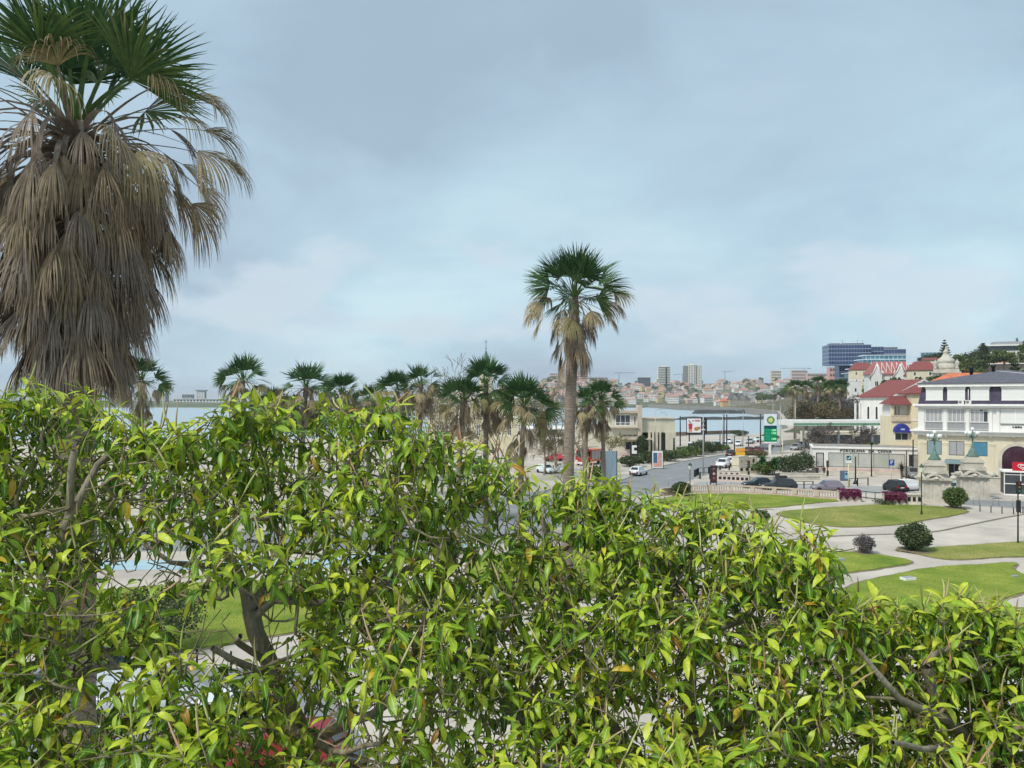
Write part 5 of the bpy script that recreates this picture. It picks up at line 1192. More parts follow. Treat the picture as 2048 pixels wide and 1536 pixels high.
def tier(Y): return 'by the water' if Y < 2110 else 'low down' if Y < 2230 else 'midway up' if Y < 2420 else 'near the skyline'
def town():
    items = []
    r = random.Random(77); placed = []; n = 0; tries = 0
    while n < 300 and tries < 30000:
        tries += 1
        px = r.uniform(1060, 1660) if r.random() < .9 else r.uniform(900, 1070)
        Y = 2046 + (r.random()**1.6)*640
        X = GX(px, Y)
        if any(abs(X-a) < 15 and abs(Y-c) < 16 for a, c in placed): continue
        placed.append((X, Y)); k = r.choice((0, 0, 1, 1, 2, 3, 4, 5, 6, 6, 6, 7)); o = link('town_house', HM[k], None, (X, Y, far_h(X, Y)), (0, 0, r.uniform(-.5, .5)), r.uniform(1.15, 1.75))
        tag(o, KIND[k] + ' in the crowded town across the bay', 'house', 'houses of the town across the bay'); items.append((o, px, (KIND[k], tier(Y), zone(px)))); n += 1
    own_labels(items, lambda q: q[0] + ' ' + q[1] + ', ' + q[2]); items = []
    # nearer houses along the curve of the bay
    placed = []; n = 0
    while n < 34:
        px = r.uniform(1420, 1680); Y = r.uniform(1330, 1900); X = GX(px, Y)
        if X < coast_x(Y)+20 or any(abs(X-a) < 22 and abs(Y-c) < 40 for a, c in placed): continue
        placed.append((X, Y)); k = r.randrange(7); o = link('bay_house', HM[k], None, (X, Y, land_h(X, Y)), (0, 0, r.uniform(-.4, .4)), r.uniform(.9, 1.2))
        tag(o, KIND[k] + ' on the near curve of the bay', 'house', 'houses on the near curve of the bay'); items.append((o, px, (KIND[k], 'farther' if Y > 1620 else 'nearer', zone(px)))); n += 1
    own_labels(items, lambda q: q[0] + ' on ' + q[1] + ' bay curve, ' + q[2])
town()
def block(name, label, px0, px1, py0, Y, m, fl, cols, z0=None, extra=None, cat='building'):
    w_ = GX(px1, Y)-GX(px0, Y); zt = ZP(py0, Y); X = (GX(px0, Y)+GX(px1, Y))/2; zb = z0 if z0 is not None else far_h(X, Y)-6 if Y > 2000 else 0
    t = thing(name, label, cat, (X, Y, zb), 0); h = zt-zb; d = 14
    box('wall', m, t, -w_/2, w_/2, 0, d, 0, h); f0 = 3.2
    box('roof', MATS['far_grey'], t, -w_/2-.3, w_/2+.3, -.3, d+.3, h, h+.5)
    for f in range(fl):
        z = h-(f+1)*f0*h/(fl*f0)+.6*h/(fl*f0)*2
        b = MB()
        for c in range(cols): x = -w_/2+w_*(c+.5)/cols; b.box(x-w_/cols*.36, x+w_/cols*.36, -.2, 0, z, z+h/fl*.45)
        b.build('window_row', M_glass, t)
    if extra: extra(t, w_, h)
    return t
def step_tower():
    Y = 2500.; t = thing('apartment_tower', 'white stepped apartment tower in the far town', 'building', (GX(1322, Y), Y, 20), 0); Mw = mat('tower_white', (.72, .70, .62), .85, .05, .2)
    hs = [(-30, -21, 38), (-21, -15, 50), (-15, -9, 60), (-9, 31, 100)]; top = ZP(733, Y)-20; 
    for x0, x1, q in hs:
        h = top*q/100; box('wall', Mw, t, x0, x1, 0, 20, -20, h)
        for f in range(int(h/5.6)+1):
            MB().box(x0, x1-.6, -.6, -.02, h-4.4-f*5.6, h-2.0-f*5.6).build('window_band', M_glass, t)
    MB().box(15, 20, -.9, -.62, -20, top-2).build('stair_slot', M_dark, t); box('lift_house', Mw, t, 5, 16, 4, 12, top, top+3)
    Y = 2560.; u = thing('apartment_tower', 'taller dark sided apartment tower right of the stepped one', 'building', (GX(1386, Y), Y, 20), 0); top = ZP(729, Y)-20
    Mg = mat('tower_grey', (.20, .21, .20), .8, .1, .2)
    for x0, x1, y0, m_, tp in ((-30, -16, 0, Mg, top-4), (-15.9, 8, -3, Mw, top-1), (8.1, 14, 0, Mg, top-2), (14.1, 30, -2, Mw, top-3)):
        box('wall', m_, u, x0, x1, y0, 20, -20, tp)
        for f in range(13):
            z = tp-5-f*5.3
            if m_ is Mw:
                b = MB()
                for c in range(3): q = x0+(x1-x0)*(c+.25)/3; b.box(q, q+(x1-x0)*.16, y0-.3, y0-.02, z, z+2.8)
                b.build('window_row', M_glass, u)
            else: MB().box(x0+1, x1-1, y0-.5, y0-.02, z+2, z+2.6).build('balcony_edge', MATS['far_grey'], u)
    box('lift_house', Mw, u, -8, 4, 4, 12, top-1, top+4); MB().tube([(-1, 6, top+4), (-1, 6, top+9)], .5, 4).build('antenna', M_darkmetal, u)
step_tower()
Mp = mat('block_pink', (.60, .46, .41), .85, .06, .2)
block('pink_block', 'low pink apartment block left of the tall palm trunk in the far town', 1086, 1112, 757, 2650, Mp, 3, 7); block('pink_block', 'stepped pink apartment block just left of the tall palm trunk', 1100, 1130, 747, 2700, Mp, 5, 8)
block('pink_block', 'tall pink apartment block right of the tall palm trunk', 1155, 1176, 742, 2680, Mp, 6, 6); block('pink_block', 'long low pink block behind the two palms', 1176, 1215, 755, 2700, Mp, 3, 9)
block('dark_glass_block', 'low dark glass office block left of the stepped tower', 1276, 1301, 755, 2480, M_glass, 4, 6); block('terraced_block', 'terraced apartment block on the skyline right of the towers', 1543, 1562, 742, 2650, WALLS[1], 5, 6)
block('terraced_block', 'brown pink terraced block on the skyline before the glass hotel', 1584, 1615, 741, 2500, Mp, 6, 8); block('long_block', 'long grey pink apartment block stretching to the glass hotel', 1615, 1660, 747, 2480, WALLS[2], 4, 14); block('pink_tower', 'plain pink tower block below the glass hotel', 1659, 1682, 735, 1500, mat('salmon_render', (.62, .34, .30), .85, .06, .2), 7, 4, z0=0)
def stone_house():
    Y = 1290.; t = thing('stone_house', 'grey stone seaside house with two steep dark gables', 'house', (GX(1482, Y), Y, 0), .1); Ms = mat('grey_stone', (.36, .33, .28), .9, .15, .2)
    box('wall', Ms, t, -19, 17, 0, 16, -6, 13)
    for x in (-12, 2):
        MB().add([(x-7, -.6, 13), (x+7, -.6, 13), (x, -.6, 23), (x-7, 16, 13), (x+7, 16, 13), (x, 16, 23)], [(0, 1, 2), (5, 4, 3)]).build('gable', Ms, t)
        MB().add([(x-7.6, -1.2, 12.6), (x, -1.2, 23.8), (x+7.6, -1.2, 12.6), (x-7.6, 16, 12.6), (x, 16, 23.8), (x+7.6, 16, 12.6)], [(0, 1, 4, 3), (1, 2, 5, 4)]).build('roof', ROOFS[2], t)
        window(t, x-2.5, x+2.5, 3, 7, 0, 2, 1, M_trim, M_glass, .5)
    MB().add([(9, -1, 13), (18, -1, 13), (18, 17, 13), (9, 17, 13), (13, 8, 21)], [(0, 1, 4), (1, 2, 4), (2, 3, 4), (3, 0, 4)]).build('roof', ROOFS[2], t)
    u = thing('ochre_house', 'ochre house with an orange roof beside the stone house', 'house', (GX(1455, 1300), 1300, 0), .1); box('wall', mat('ochre', (.55, .36, .16), .85, .08, .3), u, -9, 9, 0, 12, -6, 10); hip_roof(u, -10, 10, -1, 13, 10, 15, 5, M_orangetile)
    for x in (-5, 0, 5): window(u, x-1, x+1, 3, 6.5, 0, 1, 1, M_trim, M_glass, .3)
    v = thing('theatre_hall', 'grey hall with a wide shallow roof above the green bank', 'building', (GX(1528, 1500), 1500, 3), 0); box('wall', WALLS[4], v, -26, 24, 0, 20, -4, 20); MB().add([(-27, -1, 20), (0, -1, 28), (26, -1, 20), (-27, 21, 20), (0, 21, 28), (26, 21, 20)], [(0, 1, 4, 3), (1, 2, 5, 4), (0, 2, 1)]).build('roof', mat('hall_grey_roof', (.34, .36, .37), .7), v)
    box('portal', M_dark, v, -6, 22, -.3, -.02, 12, 19)
stone_house()
# skyline cranes
for k, (px, py, Y, jib, lab) in enumerate([(1238, 745, 2900, 60, 'tower crane on the skyline left of the stepped tower'), (1450, 742, 2900, 30, 'small tower crane on the skyline right of the towers'), (1365, 748, 2950, -34, 'tower crane just left of the dark sided tower'), (1608, 736, 2800, -90, 'long armed tower crane above the brown pink block')]):
    X = GX(px, Y); zt = ZP(py, Y); zb = far_h(X, Y)-3; t = thing('tower_crane', lab, 'crane', (X, Y, zb), 0)
    MB().tube([(0, 0, 0), (0, 0, zt-zb)], .8, 4).build('mast', M_darkmetal, t); MB().tube([(-jib*.25, 0, zt-zb-1), (jib, 0, zt-zb-1)], .6, 4).build('jib', M_darkmetal, t); MB().box(-jib*.28 if jib > 0 else -jib*.18, -jib*.18 if jib > 0 else -jib*.28, -1, 1, zt-zb-3, zt-zb-1.7).build('counterweight', M_darkmetal, t)
# marina across the water on the left
def marina():
    Y = 2380.; Mm = mat('marina_white', (.66, .68, .68), .8, .06, .1)
    t = thing('marina_building', 'long white two storey marina building far across the sea', 'building', (GX(335, Y), Y, SEA), 0); W = GX(480, Y)-GX(335, Y)
    for i, (z0, z1, x0, x1) in enumerate(((4, 12.5, 0, W), (15, 22.5, 18, W*.8))):
        box('wall', Mm, t, x0, x1, 0, 14, z0-4, z1); box('roof', M_trim, t, x0-2, x1+2, -3, 15, z1, z1+1.6)
        n = 22-6*i
        for k in range(n): x = x0+(x1-x0)*(k+.25)/n; MB().box(x, x+(x1-x0)/n*.5, -.4, -.02, z0, z1-1.6).build('window', M_glass, t)
    Md = mat('haze_grey', (.26, .29, .31), .85, .1, .1); block('dark_block', 'dark grey block behind the marina building', 364, 385, 789, 2480, Md, 3, 4, z0=SEA); u = thing('flat_roofed_hotel', 'grey hotel with an overhanging flat roof behind the marina', 'building', (GX(401, 2500), 2500, SEA), 0)
    box('wall', Md, u, -12, 14, 0, 14, 0, 50); box('roof', Md, u, -16, 18, -2, 16, 50, 54); 
    for x in (-9, -3, 3, 9): MB().box(x, x+3, -.4, -.02, 20, 48).build('window', M_trim, u)
    l = thing('lighthouse', 'grey lighthouse tower at the left end of the marina', 'lighthouse', (GX(334, 2450), 2450, SEA), 0); MB().lathe([(6, 0), (5.4, 48), (6.5, 48.5), (6.5, 51), (3.2, 51.2), (3.2, 55), (.2, 58)], 12).build('tower', Md, l)
    r = random.Random(4); LN = ['tallest mast beside the lighthouse', 'second mast right of the lighthouse', 'mast left of the dark block', 'mast before the dark block', 'mast between the two dark blocks', 'mast before the flat roofed hotel', 'mast right of the flat roofed hotel', 'mast at the right end of the marina']
    for k, (px, py) in enumerate([(341, 768), (355, 780), (360, 788), (378, 796), (390, 797), (404, 786), (420, 795), (444, 800)]):
        Y = 2290+r.uniform(0, 30); X = GX(px, Y); b = thing('sailboat', 'white moored sailboat, ' + LN[k], 'boat', (X, Y, SEA), r.uniform(-.4, .4), 'sailboats in the marina')
        MB().add([(-9, 0, 2.2), (-7, -2.2, 2), (5, -2.2, 2), (10, 0, 2.6), (5, 2.2, 2), (-7, 2.2, 2), (-7, 0, -.5), (7, 0, -.5)], [(0, 1, 2, 3, 4, 5), (1, 0, 6), (2, 1, 6, 7), (3, 2, 7), (4, 3, 7), (5, 4, 7, 6), (0, 5, 6)]).build('hull', M_trim, b)
        MB().box(-3, 3, -1.3, 1.3, 2.1, 3.4).build('cabin', M_trim, b); MB().tube([(1, 0, 2), (1, 0, ZP(py, Y)-SEA)], [.45, .3], 5).build('mast', M_greymetal, b); MB().tube([(1, 0, 4.5), (-8, 0, 4.5)], .25, 4).build('boom', M_greymetal, b)
marina()
# trees of the far hill and of the near hillside
def far_trees():
    r = random.Random(9)
    protos = []; lim_sc = {'trees of the town across the bay': 8, 'trees on the green bank': 7.5, 'trees among the hillside villas': 3.7}
    for k in range(4):
        nr = np.random.default_rng(500+k); V, Fq, tn = leafy(nr, 420, 1, 1, (.8, .7, 1.0, .6)[k], .17, 9); protos.append((np_mesh('crown', V, Fq, M_leafdark if k % 2 else M_leafgreen, {'tint': tn}, smooth=False), MB().tube([(0, 0, -2.2), (0, 0, 0)], [.10, .06], 5).mesh('trunk', M_bark)))
    its = {}
    def put(px, Y, sc, z, lab, grp):
        k = r.randrange(4); t = thing('leafy_tree', lab, 'tree', (GX(px, Y), Y, z), r.uniform(0, 6), grp)
        link('crown', protos[k][0], t, (0, 0, 1.5*sc), None, sc); link('trunk', protos[k][1], t, (0, 0, 1.5*sc), None, sc); its.setdefault(grp, []).append((t, px, (('dark' if k % 2 else 'green') + (' small' if sc < lim_sc[grp] else ' large'), Y)))
    for i in range(150):
        px = r.uniform(1050, 1650); Y = 2060+r.random()*640; X = GX(px, Y); put(px, Y, r.uniform(5, 11), far_h(X, Y), 'dark tree between the houses of the town across the bay', 'trees of the town across the bay')
    for i in range(26):
        px = r.uniform(1515, 1640); Y = r.uniform(900, 1250); X = GX(px, Y)
        if X < coast_x(Y)+15: continue
        put(px, Y, r.uniform(5, 10), land_h(X, Y), 'tree on the green bank beyond the breakwaters', 'trees on the green bank')
    for i in range(150):
        px = r.uniform(1640, 2060); Y = r.uniform(245, 620); X = GX(px, Y); z = hill_h(X, Y)
        put(px, Y, r.uniform(2.4, 5.0), z, 'tree among the villas on the right hillside', 'trees among the hillside villas')
    def hz(px):
        for lim, nm in ((1665, 'left of the white tower'), (1700, 'beside the white tower'), (1740, 'above the yellow house'), (1785, 'behind the chalet left gable'), (1830, 'behind the chalet right gable'), (1865, 'above the cream villa'), (1885, 'left of the belfry dome'), (1915, 'right behind the belfry'), (1945, 'above the orange roof'), (1970, 'left of the modern villa'), (1995, 'above the first chimney'), (2020, 'above the second chimney')):
            if px < lim: return nm
        return 'at the right edge'
    for g, fn in (('trees of the town across the bay', lambda px, Y: (tier(Y), zone(px))), ('trees on the green bank', lambda px, Y: ('on the green bank', zone(px))), ('trees among the hillside villas', lambda px, Y: ('low on the hill' if Y < 360 else 'midway up the hill' if Y < 500 else 'high on the hill', hz(px)))):
        own_labels([(t, px, (k_,)+fn(px, Y)) for t, px, (k_, Y) in its[g]], lambda q: q[0] + ' leafy tree ' + q[1] + ', ' + q[2])
far_trees()
def norfolk_pine(label, px, pytop, Y, zb, cr, seed):
    nr = np.random.default_rng(seed); t = thing('norfolk_pine', label, 'tree', (GX(px, Y), Y, zb), 0); h = ZP(pytop, Y)-zb
    MB().tube([(0, 0, 0), (0, 0, h)], [cr*.08, .05], 6).build('trunk', M_bark, t); Vs = []; Fs = []; off = 0; n = 11
    for i in range(n):
        s = i/(n-1); z = h*(.25+.73*s); L = cr*(1-.85*s)
        for k in range(7):
            a = k*.9+i*.4; d = np.array([math.cos(a), math.sin(a), .15]); 
            for q in range(14):
                u = (q+.5)/14; c = np.array([0, 0, z])+d*L*u+np.array([0, 0, .25*L*u*u]); w_ = .16*L*(1.1-u)+.1
                v1 = nr.normal(0, 1, 3)*w_; v2 = nr.normal(0, 1, 3)*w_; Vs += [c-v1, c+v2, c+v1, c-v2]; Fs.append([off, off+1, off+2, off+3]); off += 4
    link('crown', np_mesh('crown', np.array(Vs), np.array(Fs), M_leafdark, {'tint': nr.random(len(Vs))*.5}, smooth=False), t)
norfolk_pine('tall tiered pine rising behind the stone belfry', 1889, 680, 400, 24, 5.5, 1); norfolk_pine('spreading tiered pine left of the modern villa', 1966, 687, 420, 30, 7.0, 2); norfolk_pine('narrow dark conifer above the modern villa', 2034, 676, 470, 40, 2.4, 3); norfolk_pine('low dark tiered pine behind the slate roof at the right edge', 2030, 728, 180, 6, 6.0, 4)
for k, (px, Y, zt, cr, crz, m_, lab) in enumerate([(1868, 420, 706, 7.5, 3.2, M_leafdark, 'flat topped umbrella pine left of the tiered pine'), (1938, 400, 697, 8.5, 8, M_leafdark, 'big dark tree mass left of the spreading pine'), (2042, 440, 681, 6, 5, M_leafdark, 'round dark tree on the skyline at the right edge'), (2010, 400, 703, 9, 6, M_leafgreen, 'wide green umbrella pine below the modern villa'), (2045, 380, 712, 7, 5, M_leafgreen, 'green pine at the right edge above the garden wall'), (1925, 330, 722, 8, 7, M_leafbrown, 'brownish tree mass right of the belfry'), (1905, 360, 715, 6, 6, M_leafdark, 'dark tree behind the belfry urns')]):
    X = GX(px, Y); zb = hill_h(X, Y)-1; bushy_tree(lab, (X, Y, zb), ZP(zt, Y)-zb, cr, 700+k, m_, 1500, cr*.075, crz=crz, tr=.4, clumps=22)
# the brown thicket and palms behind the petrol station
for k, (px, py, Y, cr, m_, lab) in enumerate([(1612, 800, 235, 6.5, M_leafbrown, 'brown tree beside the leftmost roadside palm'), (1640, 797, 240, 7.0, M_leafbrown, 'brown tree in the thicket above the canopy middle'), (1668, 800, 232, 7.0, M_leafbrown, 'tawny tree in the thicket left of the church'), (1655, 778, 300, 8.5, M_leafgrey, 'greyish tree behind the brown thicket'), (1690, 782, 290, 9, M_leafgrey, 'greyish tree below the white tower'), (1708, 795, 260, 7, M_leafgrey, 'grey tree directly left of the church wall'), (1628, 778, 320, 8, M_leafgrey, 'hazy grey tree between the roadside palms')]):
    X = GX(px, Y); bushy_tree(lab, (X, Y, 0), ZP(py, Y), cr, 730+k, m_, 2400, .42, crz=cr*.72, clumps=24, tr=.3)
for k, (px, Y, cr, lab) in enumerate([(1662, 146, 4.3, 'feathery grey tamarisk behind the left half of the shop'), (1733, 147, 4.2, 'feathery grey tamarisk behind the right half of the shop')]):
    bare_tree(lab, (GX(px, Y), Y, 0), ZP(845 if k == 0 else 850, Y), .28, 750+k, leaf=(5200, .17, M_leafgrey), name='tamarisk', levels=4, n0=6, spread=.75, base=.4)
# ================================================================== balustrade, pedestals, street furniture
def balustrade():
    t = thing('balustrade', 'curved stone balustrade along the far edge of the lawn', 'balustrade')
    px = [(1322, 992), (1381, 985.5), (1420, 985), (1462, 985.4), (1505, 987), (1549, 989.5), (1590, 992.5), (1634, 996), (1683, 999.5)]
    pts = [Vector((G(*p).x, G(*p).y, 0)) for p in px]; h = 0.98
    Mb = mat('balustrade_stone', (.56, .47, .39), .9, .2, 1.2, .3, 8, col2=(.44, .34, .27))
    bal = MB().lathe([(.05, 0), (.07, .03), (.045, .08), (.085, .2), (.075, .3), (.04, .44), (.06, .5), (.06, .54)], 8).mesh('baluster', Mb)
    for i, (a, c) in enumerate(zip(pts[:-1], pts[1:])):
        d = (c-a); L = d.length; ang = math.atan2(d.y, d.x)
        def seg(nm, x0, x1, w_, z0, z1): return link(nm, MB().box(x0, x1, -w_/2, w_/2, z0, z1).mesh(nm, Mb), t, a, (0, 0, ang))
        seg('plinth', 0, L, .34, 0, .22); seg('handrail', -.02, L+.02, .36, .80, h); seg('post', -.28, .28, .40, .222, .798)
        if i == 0: seg('panel', .3, L-.3, .2, .222, .798); continue
        n = max(3, int((L-.8)/.30))
        for k in range(n):
            x = .45+(L-.9)*(k+.5)/n; q = a + d.normalized()*x; link('baluster', bal, t, (q.x, q.y, .222), None, (1, 1, 1.06))
    d = pts[-1]; link('post', MB().box(-.3, .3, -.25, .25, 0, h).mesh('post', Mb), t, d)
balustrade()
M_boug = leafmat('bougainvillea', [(0, (.08, .012, .03)), (.5, (.19, .03, .085)), (1, (.34, .07, .18))], trans=.2, rough=.6)
def planter(label, px, py, w_, h, extra=0):
    g = G(px, py); t = thing('stone_pier', label, 'pier', g, -.15); Ms = mat('pier_stone', (.60, .53, .45), .9, .18, .8, .3, 8)
    box('block', Ms, t, -w_/2, w_/2+extra, 0, 1.1, .16, h); box('plinth', Ms, t, -w_/2-.1, w_/2+extra+.1, -.1, 1.2, 0, .158); box('coping', M_stone, t, -w_/2-.08, w_/2+extra+.08, -.1, 1.2, h+.002, h+.12)
    if extra:
        for k in range(3): MB().box(w_/2+.3+k*.55, w_/2+.62+k*.55, -.02, -.003, .45, .95).build('opening', M_dark, t)
    nr = np.random.default_rng(int(px)); n = 2600; x = nr.uniform(-w_/2-.15, w_/2+.15, n); drop = nr.random(n)**.7*(h*.95)*(0.55+.45*np.sin(x*4.1)**2)
    pos = np.stack([x, -.15-nr.random(n)*.14, h+.2-drop], 1); top = nr.random(n) < .35; pos[top] = np.stack([nr.uniform(-w_/2-.1, w_/2+.1, top.sum()), nr.uniform(-.1, 1.1, top.sum()), h+.12+nr.random(top.sum())*.16], 1)
    Rm = frames(nr.normal(0, 1, (n, 3)), nr.uniform(0, 6, n)); T = np.array([(0, -.5, 0), (.4, 0, .1), (0, .5, 0), (-.4, 0, .1)])*.13
    V = np.einsum('nij,kj->nki', Rm, T)+pos[:, None]; o = link('bougainvillea', np_mesh('bougainvillea', V.reshape(-1, 3), np.arange(n*4).reshape(-1, 4), M_boug, {'tint': np.repeat(nr.random(n), 4)}, smooth=False), t)
planter('stone pier draped in magenta bougainvillea at the end of the balustrade', 1700, 1003.5, 2.2, 1.15)
planter('stone pier with magenta bougainvillea and a pierced wall, beside the pedestal', 1790, 1010, 2.1, 1.15, 1.9)
def pedestal(label, px, py, sc, rz):
    t = thing('lamp_pedestal', label, 'monument', G(px, py), rz); t.scale = (sc,)*3
    b = MB(); b.box(-1.75, 1.75, -1.2, 1.2, 0, .35); b.box(-1.5, 1.5, -1.0, 1.0, .352, 2.5); b.build('body', M_stone, t)
    for x in (-1.5, -.62, .62, 1.28): MB().box(x-.02, x+.24, -1.09, -1.002, .352, 2.4).build('pilaster', M_stone, t)
    b = MB(); b.box(-1.7, 1.7, -1.2, 1.2, 2.502, 2.66); b.box(-1.98, 1.98, -1.42, 1.42, 2.662, 2.86); n = 10
    for i in range(n):
        a0, a1 = math.pi*i/n, math.pi*(i+1)/n; q = lambda a, r, y: (-.2+r*math.cos(a), y, 2.84+.85*r*math.sin(a)*.7)
        b.add([q(a0, .62, -1.5), q(a1, .62, -1.5), q(a1, .92, -1.5), q(a0, .92, -1.5), q(a0, .92, -1.0), q(a1, .92, -1.0)], [(0, 1, 2, 3), (3, 2, 5, 4)])
    b.build('scrolled_cornice', M_stone, t)
    for x in (-1.75, 1.75): MB().lathe([(0, -.3), (.3, -.2), (.34, 0), (.3, .2), (0, .3)], 10, (x, -1.2, 3.0)).build('volute', M_stone, t)
    b = MB(); b.lathe([(1.75, 2.862), (1.45, 3.1), (1.35, 3.35), (1.5, 3.4), (1.4, 3.6)], 4, smooth=False); b.box(-1.25, 1.25, -.95, .95, 3.4, 3.75); b.box(-1.0, 1.0, -.85, .85, 3.752, 4.65); b.box(-1.12, 1.12, -.97, .97, 4.3, 4.42); b.box(-.72, .72, -.65, .65, 4.652, 4.95); b.build('stepped_top', M_stone, t)
    c = MB(); c.lathe([(.66, 4.952), (.70, 5.05), (.55, 5.25), (.42, 5.45), (.44, 5.6), (.26, 5.8), (.16, 6.0), (.20, 6.15), (.10, 6.3), (.085, 7.1), (.16, 7.2), (.24, 7.4), (.12, 7.55), (.06, 8.0), (.02, 8.3)], 12); cs = c.build('candelabrum', M_verdigris, t)
    b = MB()
    for k in range(5):
        a = k*1.2566+.3; dx, dy = math.cos(a), math.sin(a); b.tube([(0, 0, 7.3), (dx*.3, dy*.3, 7.2), (dx*.55, dy*.55, 7.32), (dx*.66, dy*.66, 7.55)], [.05, .045, .04, .05], 5)
    b.build('arms', M_verdigris, cs)
    gl = mat('milk_glass', (.80, .81, .82), .25, .03, 2, spec=.5); sp = MB().lathe([(.06, 0), (.17, .08), (.21, .22), (.17, .36), (.04, .44)], 10).mesh('globe', gl)
    for k in range(5): a = k*1.2566+.3; link('globe', sp, cs, (math.cos(a)*.66, math.sin(a)*.66, 7.55))
    link('globe', sp, cs, (0, 0, 8.0))
pedestal('ornate stone pedestal with bronze candelabrum, left one of the pair', 1869, 1003.5, 1.0, -.35)
pedestal('ornate stone pedestal with bronze candelabrum, right one of the pair', 1945, 997, 1.03, -.35)
def shaft(label, px, py, pytop, r=.05, m=None, name='pole', cat='pole', group=None):
    g = G(px, py); t = thing(name, label, cat, g, 0, group); h = ZP(pytop, g.y); MB().tube([(0, 0, 0), (0, 0, h)], [r*1.15, r*.85], 7).build('shaft', m or M_greymetal, t); MB().lathe([(r*2.2, 0), (r*2.2, .06), (r*1.2, .12)], 8).build('base', m or M_greymetal, t); t['h'] = h
    return t, h
def lantern(label, px, py, pytop):
    g = G(px, py); t = thing('street_lantern', label, 'street lamp', g, 0); h = ZP(pytop, g.y); Mg = mat('lamp_green', (.035, .06, .045), .5, .2, 3)
    MB().lathe([(.11, 0), (.11, .3), (.06, .5), (.045, h-.95), (.09, h-.9)], 8).build('shaft', Mg, t); ln = MB().lathe([(.14, h-.88), (.22, h-.38)], 4, smooth=False).build('glass', mat('lamp_glass', (.62, .66, .58), .2, .05, 2), t)
    MB().lathe([(.28, h-.38), (.26, h-.3), (.10, h-.12), (.06, h-.05), (.02, h)], 4, smooth=False).build('cap', Mg, t)
lantern('green lantern lamp post on the lawn before the left pedestal', 1843, 1030, 927); lantern('small lantern lamp post behind the left end of the balustrade', 1380, 986, 925)
def arm_lamp(label, px, py, pytop, arm, r=.07, m=None):
    t, h = shaft(label, px, py, pytop, r, m, 'street_lamp', 'street lamp'); MB().tube([(0, 0, h-.02), (arm*.5, 0, h+.25), (arm, 0, h+.3)], .04, 5).build('arm', m or M_greymetal, t); MB().box(min(arm, arm+.5*(1 if arm > 0 else -1)), max(arm, arm+.5*(1 if arm > 0 else -1)), -.12, .12, h+.24, h+.36).build('lamp_head', m or M_greymetal, t)
for a in [('tall street lamp right of the pavilion pier', 1311, 913, 822, .8), ('slim street lamp before the pavilion right wall', 1333.5, 912, 828, -.8), ('street lamp between the billboard and the twin dark poles', 1445, 905, 829, 1.0), ('street lamp just left of the petrol sign', 1486, 903, 823, -1.2), ('street lamp just right of the petrol sign', 1561, 908, 812, -2.6), ('street lamp before the canopy left end', 1629.5, 897, 838, .5), ('distant street lamp above the breakwater', 1546, 868, 800, -2.0), ('street lamp in the thicket below the white tower', 1591, 880, 800, 1.6)]: arm_lamp(*a)
for a in [('dark wooden pole left of the billboard', 1360.5, 892, 832, .16), ('left of the twin dark poles above the parked cars', 1448, 897, 829, .15), ('right of the twin dark poles above the parked cars', 1453.5, 899, 829, .15), ('dark pole right of the pavilion, before the van', 1348, 914, 876, .2), ('dark pole left of the petrol sign', 1521, 896, 828, .15), ('short dark pole behind the median hedge', 1440, 901, 868, .12), ('dark post with bracket left of the twin poles', 1469, 902, 872, .12), ('dark post right of the twin poles', 1497, 898, 872, .12)]: shaft(a[0], a[1], a[2], a[3], a[4], M_darkmetal, 'dark_pole')
shaft('brown slender trunk like pole beside the grey minivan', 1813, 962, 900, .11, mat('brown_post', (.12, .09, .065), .9), 'brown_pole'); shaft('cream post beside the median palms', 1565, 914, 877, .09, M_cream, 'cream_post')
